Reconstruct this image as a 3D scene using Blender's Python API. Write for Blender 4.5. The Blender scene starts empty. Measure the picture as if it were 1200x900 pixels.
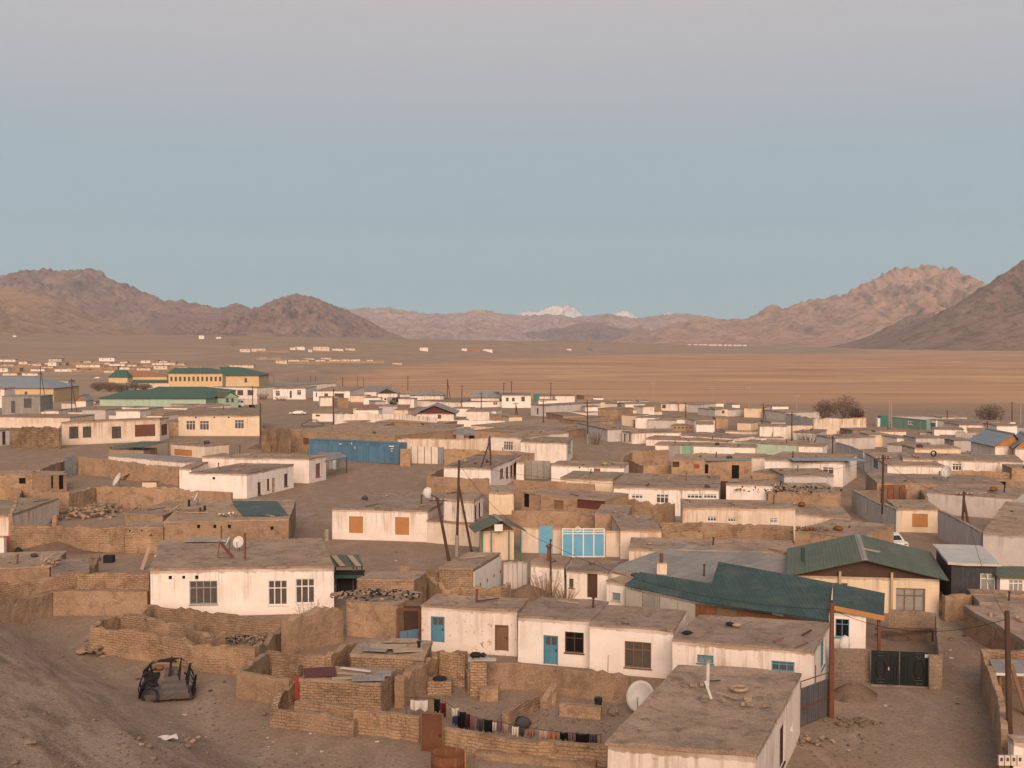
import bpy, math, random
from mathutils import Vector, noise
random.seed(7)
SC = bpy.context.scene
COL = SC.collection
# ---------------------------------------------------------------- camera, sky, sun, exposure
FPX, CAMZ, HOR = 1350.0, 18.5, 400.0          # focal length in photo pixels, eye height (m), horizon row
PITCH = math.atan((450 - HOR) / FPX)
cd = bpy.data.cameras.new('camera'); cam = bpy.data.objects.new('camera', cd); COL.objects.link(cam)
cam.location = (0, 0, CAMZ); cam.rotation_euler = (math.pi / 2 - PITCH, 0, 0)
cd.sensor_width = 36; cd.lens = FPX / 1200 * 36; cd.clip_start = 0.5; cd.clip_end = 60000
SC.camera = cam
SUN_EL, SUN_AZ = 24.0, 178.0                    # degrees; azimuth clockwise from +Y: behind the camera, nearly straight behind
w = bpy.data.worlds.new('World'); SC.world = w; w.use_nodes = True
nt = w.node_tree; nt.nodes.clear()
N = nt.nodes.new; LK = nt.links.new
sky = N('ShaderNodeTexSky'); sky.sky_type = 'NISHITA'; sky.sun_disc = False
sky.sun_elevation = math.radians(SUN_EL); sky.sun_rotation = math.radians(SUN_AZ); sky.altitude = 3600
sky.dust_density = 1.0; sky.ozone_density = 1.5
tc = N('ShaderNodeTexCoord'); sx = N('ShaderNodeSeparateXYZ'); LK(tc.outputs['Generated'], sx.inputs[0])
rmp = N('ShaderNodeValToRGB'); cr = rmp.color_ramp
SKY = [(0.00, (0.322, 0.470, 0.487)), (0.037, (0.308, 0.466, 0.495)), (0.075, (0.290, 0.452, 0.500)), (0.11, (0.293, 0.437, 0.497)), (0.146, (0.315, 0.430, 0.485)),
       (0.18, (0.365, 0.425, 0.465)), (0.215, (0.428, 0.437, 0.452)), (0.29, (0.500, 0.478, 0.466)), (0.5, (0.48, 0.45, 0.46)), (1.0, (0.38, 0.39, 0.44))]
cr.elements[0].position = 0; cr.elements[0].color = (*SKY[0][1], 1)
cr.elements[1].position = 1; cr.elements[1].color = (*SKY[-1][1], 1)
for p, c in SKY[1:-1]:
    e = cr.elements.new(p); e.color = (*c, 1)
LK(sx.outputs['Z'], rmp.inputs['Fac'])
mul = N('ShaderNodeMixRGB'); mul.blend_type = 'MULTIPLY'; mul.inputs['Fac'].default_value = 1
mul.inputs['Color2'].default_value = (0.030, 0.027, 0.026, 1); LK(sky.outputs[0], mul.inputs['Color1'])
# the twilight colours, in the background's own units (strength 0.1)
amp = N('ShaderNodeMixRGB'); amp.blend_type = 'MULTIPLY'; amp.inputs['Fac'].default_value = 1
amp.inputs['Color2'].default_value = (7.25, 7.15, 7.25, 1); LK(rmp.outputs[0], amp.inputs['Color1'])
add = N('ShaderNodeMixRGB'); add.blend_type = 'ADD'; add.inputs['Fac'].default_value = 1
LK(amp.outputs[0], add.inputs['Color1']); LK(mul.outputs[0], add.inputs['Color2'])
bg = N('ShaderNodeBackground'); bg.inputs['Strength'].default_value = 0.1; LK(add.outputs[0], bg.inputs['Color'])
wo = N('ShaderNodeOutputWorld'); LK(bg.outputs[0], wo.inputs['Surface'])
sd = bpy.data.lights.new('sun', 'SUN'); sun = bpy.data.objects.new('sun', sd); COL.objects.link(sun)
sd.energy = 2.95; sd.angle = math.radians(40); sd.color = (1.0, 0.725, 0.545)
az, el = math.radians(SUN_AZ), math.radians(SUN_EL)
sdir = Vector((math.sin(az) * math.cos(el), math.cos(az) * math.cos(el), math.sin(el)))
sun.rotation_euler = sdir.to_track_quat('Z', 'Y').to_euler(); sun.location = (0, -50, 80)
SC.view_settings.view_transform = 'Standard'; SC.view_settings.look = 'None'
SC.view_settings.exposure = 0.55; SC.view_settings.gamma = 1.0; SC.view_settings.use_curve_mapping = False
SC.cycles.volume_bounces = 0; SC.cycles.max_bounces = 6; SC.cycles.diffuse_bounces = 3

# ---------------------------------------------------------------- terrain and picture rays
def sstep(a, b, t):
    t = max(0.0, min(1.0, (t - a) / (b - a))); return t * t * (3 - 2 * t)
def lerp_list(pts, t):
    if t <= pts[0][0]: return pts[0][1]
    for (a, va), (b, vb) in zip(pts, pts[1:]):
        if t <= b: return va + (vb - va) * (t - a) / (b - a)
    return pts[-1][1]
def ray(px, py):
    a = Vector(((px - 600) / FPX, 1, (450 - py) / FPX))
    c, s = math.cos(PITCH), math.sin(PITCH)
    return Vector((a.x, a.y * c + a.z * s, -a.y * s + a.z * c))
MESA = [(-0.6, 31), (-0.44, 31), (-0.27, 31), (-0.1, 24), (0.09, 15), (0.19, 3), (0.26, -8), (0.34, -13)]
def ground_z(x, y):
    """height of the land: flat town, the viewpoint hill, the plain beyond and the terrace on its far bank"""
    z = 0.0
    if y > 330: z -= 12.5 * sstep(340, 900, y)
    if y > 380:
        t = x / max(y, 1)
        top = lerp_list(MESA, t)
        foot = 560 + 2300 * sstep(-0.3, 0.2, t)
        edge = max(2400, foot + 500)
        if top > -12.5:
            z += (top + 12.5) * sstep(foot, edge, y) ** 1.15
            z -= (top + 12.5) * 0.5 * sstep(edge + 150, edge + 2200, y)
            if foot < y < edge + 300:
                f = sstep(foot, foot + 250, y)
                z += f * 1.2 * noise.noise(Vector((x / 110, y / 160, 3)))
    # viewpoint hill
    d = math.hypot(x * 0.55, y) if y > 0 else abs(x) * 0.55
    if d < 44: z += 16.4 * (1 - d / 44) ** 2.2
    # gravel slope in the lower left corner
    ax, ay, bx, by = LA[0], LA[1], LB[0], LB[1]
    L = math.hypot(bx - ax, by - ay)
    s = ((x - ax) * (by - ay) - (y - ay) * (bx - ax)) / L
    if s > 0 and y < 110: z = max(z, min(14.0, 0.18 * s + 0.9 * sstep(0, 6, s)) * (1 - sstep(75, 110, y)) * sstep(-40, 10, y))
    return z
def flat(px, py, z=0.0):
    r = ray(px, py); t = (z - CAMZ) / r.z
    return Vector((r.x * t, r.y * t, z))
_a = flat(-20, 700); LA = (_a.x, _a.y); _b = flat(318, 900); LB = (_b.x, _b.y)
def P(px, py, z=None):
    """the point seen at a photo pixel: on the horizontal plane z, or on the land when z is None"""
    if z is not None: return flat(px, py, z)
    r = ray(px, py); t = 20.0; prev = t
    while t < 20000:
        p = r * t
        if CAMZ + p.z <= ground_z(p.x, p.y):
            lo, hi = prev, t
            for _ in range(30):
                m = (lo + hi) / 2; q = r * m
                if CAMZ + q.z <= ground_z(q.x, q.y): hi = m
                else: lo = m
            q = r * hi; return Vector((q.x, q.y, ground_z(q.x, q.y)))
        prev = t; t *= 1.01
    return Vector((r.x * t, r.y * t, 0))
def at_depth(px, py, y):
    r = ray(px, py); t = y / r.y
    return Vector((r.x * t, y, CAMZ + r.z * t))

# ---------------------------------------------------------------- object helpers
def tag(o, label=None, cat=None, group=None, kind=None):
    if label: o['label'] = label
    if cat: o['category'] = cat
    if group: o['group'] = group
    if kind or cat: o['kind'] = kind or 'thing'
    return o
def thing(name, label, cat, loc=(0, 0, 0), rz=0.0, group=None):
    o = bpy.data.objects.new(name, None); COL.objects.link(o)
    o.location = loc; o.rotation_euler = (0, 0, rz); o.empty_display_size = 0.2
    return tag(o, label, cat, group)
class MB:
    def __init__(s): s.v = []; s.f = []
    def quad(s, a, b, c, d):
        n = len(s.v); s.v += [Vector(a), Vector(b), Vector(c), Vector(d)]; s.f.append((n, n + 1, n + 2, n + 3)); return s
    def tri(s, a, b, c):
        n = len(s.v); s.v += [Vector(a), Vector(b), Vector(c)]; s.f.append((n, n + 1, n + 2)); return s
    def hexa(s, p):
        n = len(s.v); s.v += [Vector(q) for q in p]
        for f in ((0, 3, 2, 1), (4, 5, 6, 7), (0, 1, 5, 4), (1, 2, 6, 5), (2, 3, 7, 6), (3, 0, 4, 7)): s.f.append(tuple(n + i for i in f))
        return s
    def box(s, x0, y0, z0, x1, y1, z1):
        return s.hexa([(x0, y0, z0), (x1, y0, z0), (x1, y1, z0), (x0, y1, z0), (x0, y0, z1), (x1, y0, z1), (x1, y1, z1), (x0, y1, z1)])
    def bar(s, p, q, w, h=None, up=(0, 0, 1)):
        p, q = Vector(p), Vector(q); d = (q - p).normalized(); u = Vector(up)
        if abs(d.dot(u)) > 0.95: u = Vector((0, 1, 0))
        a = d.cross(u).normalized(); b = a.cross(d); h = h or w; a *= w / 2; b *= h / 2
        return s.hexa([p - a - b, p + a - b, p + a + b, p - a + b, q - a - b, q + a - b, q + a + b, q - a + b])
    def tube(s, p, q, r0, r1=None, n=8, cap=True):
        p, q = Vector(p), Vector(q); r1 = r0 if r1 is None else r1
        d = (q - p).normalized(); u = Vector((0, 0, 1)) if abs(d.z) < 0.9 else Vector((1, 0, 0))
        a = d.cross(u).normalized(); b = d.cross(a); k = len(s.v)
        for c, r in ((p, r0), (q, r1)):
            for i in range(n):
                t = 2 * math.pi * i / n; s.v.append(c + a * math.cos(t) * r + b * math.sin(t) * r)
        for i in range(n): j = (i + 1) % n; s.f.append((k + i, k + j, k + n + j, k + n + i))
        if cap: s.f.append(tuple(range(k + n - 1, k - 1, -1))); s.f.append(tuple(range(k + n, k + 2 * n)))
        return s
    def grid(s, rows):
        k = len(s.v); m = len(rows[0])
        for r in rows: s.v += [Vector(p) for p in r]
        for i in range(len(rows) - 1):
            for j in range(m - 1): s.f.append((k + i * m + j, k + i * m + j + 1, k + (i + 1) * m + j + 1, k + (i + 1) * m + j))
        return s
    def lump(s, c, rx, ry, rz, seed=0, n=6):
        """an uneven stone"""
        k = len(s.v); c = Vector(c); rg = random.Random(seed)
        rows = 4
        s.v.append(c + Vector((0, 0, rz)))
        for i in range(1, rows):
            th = math.pi * i / rows
            for j in range(n):
                ph = 2 * math.pi * (j + 0.5 * (i % 2)) / n; f = rg.uniform(0.75, 1.15)
                s.v.append(c + Vector((math.sin(th) * math.cos(ph) * rx * f, math.sin(th) * math.sin(ph) * ry * f, math.cos(th) * rz * f)))
        s.v.append(c - Vector((0, 0, rz)))
        for j in range(n): s.f.append((k, k + 1 + j, k + 1 + (j + 1) % n))
        for i in range(rows - 2):
            for j in range(n):
                a = k + 1 + i * n; b = a + n; s.f.append((a + j, b + j, b + (j + 1) % n, a + (j + 1) % n))
        e = len(s.v) - 1; a = k + 1 + (rows - 2) * n
        for j in range(n): s.f.append((a + j, e, a + (j + 1) % n))
        return s
    def build(s, name, mat, parent=None, smooth=False):
        me = bpy.data.meshes.new(name); me.from_pydata([tuple(q) for q in s.v], [], s.f); me.update()
        uv = me.uv_layers.new(name='metres')
        buf = [0.0] * (2 * len(me.loops))
        for p in me.polygons:
            n = p.normal
            if abs(n.z) > 0.75: tx, ty, top = 1.0, 0.0, True
            else:
                L = math.hypot(n.x, n.y) or 1; tx, ty, top = -n.y / L, n.x / L, False
            for li in p.loop_indices:
                q = me.vertices[me.loops[li].vertex_index].co
                buf[2 * li] = q.x * tx + q.y * ty; buf[2 * li + 1] = q.y if top else q.z
            p.use_smooth = smooth
        uv.data.foreach_set('uv', buf)
        if mat: me.materials.append(M[mat] if isinstance(mat, str) else mat)
        o = bpy.data.objects.new(name, me); COL.objects.link(o)
        if parent: o.parent = parent
        return o
def copy_tree(o, parent=None):
    c = o.copy(); COL.objects.link(c); c.parent = parent
    for ch in [k for k in bpy.data.objects if k.parent == o]: copy_tree(ch, c)
    return c

# ---------------------------------------------------------------- materials
M = {}
def new_mat(name):
    m = bpy.data.materials.new(name); m.use_nodes = True; t = m.node_tree
    b = t.nodes['Principled BSDF']; M[name] = m
    return m, t, b
class G:
    """small node-graph writer"""
    def __init__(s, t): s.t = t
    def n(s, kind, **kw):
        x = s.t.nodes.new(kind)
        for k, v in kw.items(): setattr(x, k, v)
        return x
    def l(s, a, b): s.t.links.new(a, b)
    def coord(s, scale=(1, 1, 1), uv=False):
        c = s.n('ShaderNodeTexCoord'); m = s.n('ShaderNodeMapping'); m.inputs['Scale'].default_value = scale
        s.l(c.outputs['UV' if uv else 'Object'], m.inputs['Vector'])
        oi = s.n('ShaderNodeObjectInfo'); vm = s.n('ShaderNodeVectorMath', operation='MULTIPLY_ADD')
        cx = s.n('ShaderNodeCombineXYZ'); s.l(oi.outputs['Random'], cx.inputs[0]); s.l(oi.outputs['Random'], cx.inputs[1])
        vm.inputs[1].default_value = (57, 31, 0) if not uv else (0, 0, 0); s.l(cx.outputs[0], vm.inputs[0]); s.l(m.outputs[0], vm.inputs[2])
        return vm.outputs[0]
    def noise(s, vec, scale, detail=6, rough=0.6, dist=0.0):
        x = s.n('ShaderNodeTexNoise'); x.inputs['Scale'].default_value = scale; x.inputs['Detail'].default_value = detail
        x.inputs['Roughness'].default_value = rough; x.inputs['Distortion'].default_value = dist; s.l(vec, x.inputs['Vector']); return x.outputs['Fac']
    def ramp(s, fac, a, b, ca=(0, 0, 0, 1), cb=(1, 1, 1, 1)):
        r = s.n('ShaderNodeValToRGB'); r.color_ramp.elements[0].position = a; r.color_ramp.elements[1].position = b
        r.color_ramp.elements[0].color = ca; r.color_ramp.elements[1].color = cb; s.l(fac, r.inputs[0]); return r.outputs[0]
    def mix(s, fac, a, b, mode='MIX'):
        x = s.n('ShaderNodeMixRGB', blend_type=mode)
        for k, v in (('Fac', fac), ('Color1', a), ('Color2', b)):
            if isinstance(v, (int, float)): x.inputs[k].default_value = v
            elif isinstance(v, tuple): x.inputs[k].default_value = v if len(v) == 4 else (*v, 1)
            else: s.l(v, x.inputs[k])
        return x.outputs[0]
    def math(s, op, a, b=0.0):
        x = s.n('ShaderNodeMath', operation=op)
        for i, v in enumerate((a, b)):
            if isinstance(v, (int, float)): x.inputs[i].default_value = v
            else: s.l(v, x.inputs[i])
        return x.outputs[0]
    def bump(s, b, h, strength, dist=0.05):
        x = s.n('ShaderNodeBump'); x.inputs['Strength'].default_value = strength; x.inputs['Distance'].default_value = dist
        s.l(h, x.inputs['Height']); s.l(x.outputs[0], b.inputs['Normal'])
def earth(name, c1, c2, c3, scale=1.0, bump=0.6, brick=None, rough=0.95, bdist=0.06):
    """unpainted mud, soil, stone: three tones mixed by noise at several sizes, with optional courses of brick (w, h)"""
    m, t, b = new_mat(name); g = G(t); v = g.coord()
    big = g.noise(v, 0.35 * scale, 4); mid = g.noise(v, 2.2 * scale, 8, 0.65); fine = g.noise(v, 14 * scale, 6, 0.7)
    c = g.mix(g.ramp(mid, 0.35, 0.68), (*c1, 1), (*c2, 1)); c = g.mix(g.ramp(big, 0.42, 0.62), c, (*c3, 1))
    oi = g.n('ShaderNodeObjectInfo'); c = g.mix(1.0, c, g.ramp(oi.outputs['Random'], 0.0, 1.0, (0.84, 0.84, 0.86, 1), (1.10, 1.06, 1.0, 1)), 'MULTIPLY')
    blot = g.ramp(g.noise(v, 1.1 * scale, 7, 0.7, 0.5), 0.52, 0.66); c = g.mix(g.math('MULTIPLY', blot, 0.75), c, tuple(q * 0.62 for q in c2))
    crack = g.ramp(g.noise(g.coord(scale=(0.5, 0.5, 5.0)), 2.0 * scale, 6, 0.65), 0.56, 0.64); c = g.mix(g.math('MULTIPLY', crack, 0.30), c, tuple(q * 0.55 for q in c2))
    spk = g.ramp(g.noise(v, 8 * scale, 3, 0.6), 0.63, 0.70); c = g.mix(g.math('MULTIPLY', spk, 0.45), c, tuple(min(1, q * 1.5) for q in c3))
    grit = g.noise(v, 26 * scale, 3, 0.7); c = g.mix(0.8, c, g.ramp(grit, 0.30, 0.72, (0.50, 0.49, 0.48, 1), (1.18, 1.16, 1.14, 1)), 'MULTIPLY')
    c = g.mix(0.8, c, g.ramp(fine, 0.28, 0.75, (0.45, 0.44, 0.43, 1), (1.15, 1.14, 1.12, 1)), 'MULTIPLY')
    h = g.math('ADD', g.math('MULTIPLY', mid, 1.0), g.math('MULTIPLY', fine, 0.35))
    if brick:
        u = g.coord(uv=True); bt = g.n('ShaderNodeTexBrick'); bt.inputs['Scale'].default_value = 1.0
        dn = g.n('ShaderNodeTexNoise'); dn.inputs['Scale'].default_value = 1.3; g.l(u, dn.inputs['Vector'])
        wv = g.n('ShaderNodeVectorMath', operation='MULTIPLY_ADD'); wv.inputs[1].default_value = (0.30, 0.22, 0); g.l(dn.outputs['Color'], wv.inputs[0]); g.l(u, wv.inputs[2])
        g.l(wv.outputs[0], bt.inputs['Vector'])
        bt.inputs['Brick Width'].default_value = brick[0]; bt.inputs['Row Height'].default_value = brick[1]; bt.inputs['Mortar Size'].default_value = brick[1] * 0.11
        bt.inputs['Mortar Smooth'].default_value = 0.6
        bt.inputs['Color1'].default_value = (1, 1, 1, 1); bt.inputs['Color2'].default_value = (0.80, 0.78, 0.76, 1); bt.inputs['Mortar'].default_value = (0.50, 0.48, 0.46, 1)
        patch = g.ramp(g.noise(v, 0.6, 5, 0.6), 0.36, 0.54)
        c = g.mix(g.math('MULTIPLY', patch, 0.62), c, bt.outputs['Color'], 'MULTIPLY')
        h = g.math('SUBTRACT', h, g.math('MULTIPLY', g.math('MULTIPLY', bt.outputs['Fac'], patch), 0.9))
    g.l(c, b.inputs['Base Color']); b.inputs['Roughness'].default_value = rough; b.inputs['Specular IOR Level'].default_value = 0.15
    g.bump(b, h, bump, bdist)
    return m
def plaster(name, base, stain, amount=0.5, bump=0.25, splash=0.5, chips=0.3):
    """limewashed wall: rain streaks running down from the mud roof edge, a splash zone at the foot, worn patches"""
    m, t, b = new_mat(name); g = G(t); v = g.coord()
    vs = g.coord(scale=(1.0, 1.0, 0.07))
    gen = g.n('ShaderNodeTexCoord'); sp = g.n('ShaderNodeSeparateXYZ'); g.l(gen.outputs['Generated'], sp.inputs[0]); z = sp.outputs['Z']
    tone = g.noise(v, 0.8, 5, 0.6)
    c = g.mix(g.ramp(tone, 0.3, 0.75), (*base, 1), tuple(q * f for q, f in zip(base, (0.84, 0.81, 0.77))))
    st = g.noise(vs, 1.7, 6, 0.65); st2 = g.noise(vs, 6.0, 4, 0.6)
    s1 = g.ramp(g.math('ADD', g.math('MULTIPLY', st, 0.6), g.math('MULTIPLY', st2, 0.4)), 0.56 - 0.10 * amount, 0.68 - 0.10 * amount)
    hgt = g.ramp(g.math('ADD', z, g.math('MULTIPLY', g.noise(vs, 2.3, 3), 0.6)), 0.62 - 0.1 * amount, 1.15)
    f = g.math('MULTIPLY', g.math('MULTIPLY', s1, hgt), min(1.0, 0.80 + 0.4 * amount))
    oi = g.n('ShaderNodeObjectInfo'); own = g.ramp(oi.outputs['Random'], 0.0, 1.0, (0.5, 0.5, 0.5, 1), (1, 1, 1, 1)); f = g.math('MULTIPLY', f, own)
    big = g.ramp(g.noise(v, 0.22, 3), 0.36, 0.58, (0.35, 0.35, 0.35, 1), (1, 1, 1, 1)); f = g.math('MULTIPLY', f, big)
    c = g.mix(f, c, (*stain, 1))
    edge = g.ramp(g.math('ADD', z, g.math('MULTIPLY', g.noise(v, 2.5, 4), 0.12)), 0.985, 1.06)
    c = g.mix(g.math('MULTIPLY', g.math('MULTIPLY', edge, big), 0.85), c, tuple(q * 0.9 for q in stain))
    low = g.ramp(g.math('ADD', z, g.math('MULTIPLY', g.noise(v, 1.6, 5), 0.34)), 0.17, 0.34, (1, 1, 1, 1), (0, 0, 0, 1))
    c = g.mix(g.math('MULTIPLY', g.math('MULTIPLY', low, big), splash), c, (0.30, 0.20, 0.125))
    ch = g.ramp(g.noise(v, 3.1, 9, 0.7, 0.4), 0.69 - 0.06 * chips, 0.72 - 0.06 * chips)
    c = g.mix(g.math('MULTIPLY', ch, 0.75 * chips + 0.1), c, (0.36, 0.25, 0.16))
    fine = g.noise(v, 22, 4, 0.6); c = g.mix(0.22, c, g.ramp(fine, 0.25, 0.8, (0.55, 0.53, 0.5, 1), (1, 1, 1, 1)), 'MULTIPLY')
    g.l(c, b.inputs['Base Color']); b.inputs['Roughness'].default_value = 0.9; b.inputs['Specular IOR Level'].default_value = 0.2
    g.bump(b, g.math('ADD', g.math('MULTIPLY', g.noise(v, 3, 6), 1.0), g.math('MULTIPLY', fine, 0.2)), bump, 0.05)
    return m
def paint(name, c, wear=(0.2, 0.12, 0.07), amount=0.3, rough=0.55, metal=0.0, corr=0.0, var=0.8, spec=0.3):
    """painted or bare sheet and wood: fading, rust or dirt patches, optional corrugation (waves per metre)"""
    m, t, b = new_mat(name); g = G(t); v = g.coord(); vs = g.coord(scale=(1, 1, 0.25))
    n1 = g.noise(v, 1.1, 6, 0.6); n2 = g.noise(vs, 5, 8, 0.7)
    k = g.mix(g.ramp(n1, 0.3, 0.7), (*c, 1), tuple(q * var for q in c))
    k = g.mix(g.math('MULTIPLY', g.ramp(n2, 0.60 - 0.1 * amount, 0.72), min(1, amount * 1.6)), k, (*wear, 1))
    fine = g.noise(v, 18, 3); k = g.mix(0.25, k, g.ramp(fine, 0.25, 0.8, (0.6, 0.6, 0.6, 1), (1, 1, 1, 1)), 'MULTIPLY')
    g.l(k, b.inputs['Base Color']); b.inputs['Roughness'].default_value = rough; b.inputs['Metallic'].default_value = metal
    b.inputs['Specular IOR Level'].default_value = spec
    h = g.math('MULTIPLY', fine, 0.15)
    if corr:
        u = g.coord(uv=True); wv = g.n('ShaderNodeTexWave'); wv.inputs['Scale'].default_value = corr / 6.28 * 2; g.l(u, wv.inputs['Vector'])
        h = g.math('ADD', h, wv.outputs['Fac'])
        bt = g.n('ShaderNodeTexBrick'); bt.inputs['Scale'].default_value = 1.0; bt.inputs['Brick Width'].default_value = 0.95; bt.inputs['Row Height'].default_value = 2.6; bt.inputs['Mortar Size'].default_value = 0.018; bt.offset = 0.35
        bt.inputs['Color1'].default_value = (1.12, 1.12, 1.10, 1); bt.inputs['Color2'].default_value = (0.80, 0.82, 0.82, 1); bt.inputs['Mortar'].default_value = (0.5, 0.5, 0.48, 1); g.l(u, bt.inputs['Vector'])
        k2 = g.mix(1.0, k, bt.outputs['Color'], 'MULTIPLY'); dust = g.ramp(g.noise(v, 0.7, 7, 0.7, 0.6), 0.48, 0.66); k2 = g.mix(g.math('MULTIPLY', dust, 0.18), k2, (0.22, 0.18, 0.135)); g.l(k2, b.inputs['Base Color'])
        h = g.math('ADD', h, g.math('MULTIPLY', g.noise(v, 1.2, 3), 0.7))
    g.bump(b, h, 0.5 if corr else 0.25, 0.04)
    return m
DIRT = (0.34, 0.225, 0.14)
plaster('white_plaster', (0.76, 0.675, 0.60), DIRT, 0.75, splash=0.6, chips=0.8)
plaster('peeling_plaster', (0.74, 0.655, 0.58), (0.40, 0.27, 0.17), 0.7, splash=0.8, chips=1.5)
plaster('clean_plaster', (0.80, 0.725, 0.66), DIRT, 0.40, splash=0.45, chips=0.4)
plaster('stained_plaster', (0.68, 0.575, 0.47), (0.40, 0.24, 0.12), 1.0, splash=0.6, chips=0.5)
plaster('cream_plaster', (0.68, 0.55, 0.40), DIRT, 0.4)
plaster('grey_plaster', (0.50, 0.46, 0.43), (0.28, 0.21, 0.15), 0.5)
plaster('mint_plaster', (0.38, 0.50, 0.39), DIRT, 0.5)
plaster('yellow_plaster', (0.60, 0.44, 0.25), DIRT, 0.15, splash=0.2, chips=0.05)
earth('mud_plaster', (0.46, 0.318, 0.208), (0.36, 0.248, 0.162), (0.51, 0.357, 0.236), bump=0.8)
earth('mud_brick', (0.47, 0.325, 0.212), (0.36, 0.248, 0.162), (0.53, 0.370, 0.245), brick=(0.46, 0.15), bump=0.8)
earth('rough_brick', (0.48, 0.336, 0.224), (0.345, 0.240, 0.160), (0.54, 0.382, 0.258), brick=(0.36, 0.14), bump=0.9, bdist=0.1)
earth('stone_wall', (0.36, 0.25, 0.16), (0.23, 0.16, 0.105), (0.40, 0.29, 0.19), brick=(0.5, 0.3), bump=1.0, bdist=0.12)
earth('block_wall', (0.34, 0.265, 0.20), (0.28, 0.215, 0.165), (0.38, 0.29, 0.215), brick=(0.4, 0.2), bump=0.4)
earth('dirt_roof', (0.40, 0.305, 0.235), (0.285, 0.216, 0.168), (0.45, 0.345, 0.268), bump=0.7)
earth('pale_roof', (0.44, 0.335, 0.248), (0.33, 0.25, 0.185), (0.48, 0.36, 0.265), bump=0.7)
earth('yard_earth', (0.24, 0.17, 0.12), (0.19, 0.135, 0.10), (0.27, 0.19, 0.13), bump=0.5)
earth('rock', (0.30, 0.235, 0.18), (0.21, 0.165, 0.13), (0.36, 0.28, 0.21), scale=3, bump=0.8)
earth('concrete', (0.40, 0.35, 0.30), (0.33, 0.29, 0.25), (0.44, 0.38, 0.32), bump=0.2)
paint('green_sheet', (0.078, 0.098, 0.048), (0.14, 0.12, 0.08), 0.4, 0.5, corr=4)
paint('dark_green_sheet', (0.028, 0.062, 0.051), (0.055, 0.075, 0.062), 0.4, 0.5, corr=4, var=0.9)
paint('far_green_sheet', (0.055, 0.115, 0.085), (0.12, 0.14, 0.11), 0.3, 0.6)
paint('grey_sheet', (0.29, 0.265, 0.235), (0.25, 0.16, 0.10), 0.6, 0.65, corr=6)
paint('silver_foil', (0.60, 0.54, 0.46), (0.40, 0.34, 0.27), 0.3, 0.35, metal=0.35)
paint('dark_grey_sheet', (0.085, 0.085, 0.09), (0.12, 0.10, 0.08), 0.3, 0.6, corr=5)
paint('rust_sheet', (0.20, 0.075, 0.032), (0.30, 0.15, 0.06), 0.7, 0.8, var=0.6)
paint('brown_metal', (0.16, 0.065, 0.035), (0.25, 0.12, 0.06), 0.4, 0.7, var=0.75)
paint('old_wood', (0.19, 0.11, 0.065), (0.11, 0.065, 0.04), 0.4, 0.85)
paint('dark_wood', (0.075, 0.042, 0.028), (0.12, 0.07, 0.045), 0.3, 0.85)
paint('pale_wood', (0.42, 0.31, 0.21), (0.27, 0.18, 0.11), 0.4, 0.85)
paint('orange_board', (0.42, 0.20, 0.075), (0.33, 0.15, 0.06), 0.2, 0.8)
paint('blue_paint', (0.085, 0.235, 0.32), (0.28, 0.33, 0.36), 0.45, 0.6, var=0.8)
paint('pale_blue_paint', (0.13, 0.36, 0.52), (0.40, 0.45, 0.46), 0.25, 0.6)
paint('container_blue', (0.078, 0.170, 0.26), (0.16, 0.17, 0.17), 0.25, 0.6, corr=3.6)
paint('teal_paint', (0.05, 0.17, 0.14), (0.10, 0.15, 0.12), 0.2, 0.6)
paint('mint_paint', (0.20, 0.33, 0.25), (0.30, 0.32, 0.26), 0.2, 0.6, corr=3)
paint('white_paint', (0.74, 0.69, 0.63), (0.50, 0.40, 0.30), 0.2, 0.5)
paint('pale_panel', (0.66, 0.57, 0.47), (0.42, 0.31, 0.21), 0.2, 0.6)
paint('black_paint', (0.012, 0.016, 0.015), (0.03, 0.035, 0.03), 0.2, 0.4)
paint('soot', (0.018, 0.016, 0.016), (0.07, 0.05, 0.04), 0.5, 0.85)
paint('burnt_metal', (0.135, 0.115, 0.10), (0.08, 0.055, 0.045), 0.5, 0.6)
paint('red_paint', (0.30, 0.05, 0.035), (0.2, 0.08, 0.05), 0.3, 0.6)
paint('maroon_sheet', (0.115, 0.032, 0.026), (0.16, 0.07, 0.05), 0.2, 0.7)
paint('orange_sheet', (0.33, 0.15, 0.075), (0.30, 0.13, 0.07), 0.2, 0.7)
paint('blue_sheet', (0.22, 0.25, 0.27), (0.25, 0.25, 0.25), 0.3, 0.5)
paint('dish_white', (0.60, 0.555, 0.50), (0.40, 0.33, 0.26), 0.2, 0.5)
paint('pole_wood', (0.085, 0.045, 0.03), (0.13, 0.075, 0.05), 0.4, 0.9)
paint('pale_pole', (0.36, 0.28, 0.22), (0.28, 0.2, 0.15), 0.3, 0.9)
paint('shingle', (0.042, 0.040, 0.043), (0.10, 0.09, 0.085), 0.8, 0.7)
paint('wire', (0.03, 0.025, 0.022), (0.05, 0.04, 0.03), 0.1, 0.7)
paint('rubber', (0.022, 0.021, 0.021), (0.06, 0.05, 0.04), 0.3, 0.9)
for nm, c in (('cloth_white', (0.66, 0.60, 0.55)), ('cloth_black', (0.013, 0.012, 0.014)), ('cloth_red', (0.13, 0.018, 0.02)), ('cloth_mauve', (0.22, 0.14, 0.14)),
              ('cloth_grey', (0.075, 0.07, 0.075)), ('cloth_orange', (0.36, 0.17, 0.09)), ('cloth_pink', (0.52, 0.36, 0.30)), ('cloth_blue', (0.05, 0.07, 0.14))):
    paint(nm, c, tuple(q * 0.6 for q in c), 0.3, 0.95, spec=0.1)
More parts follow.
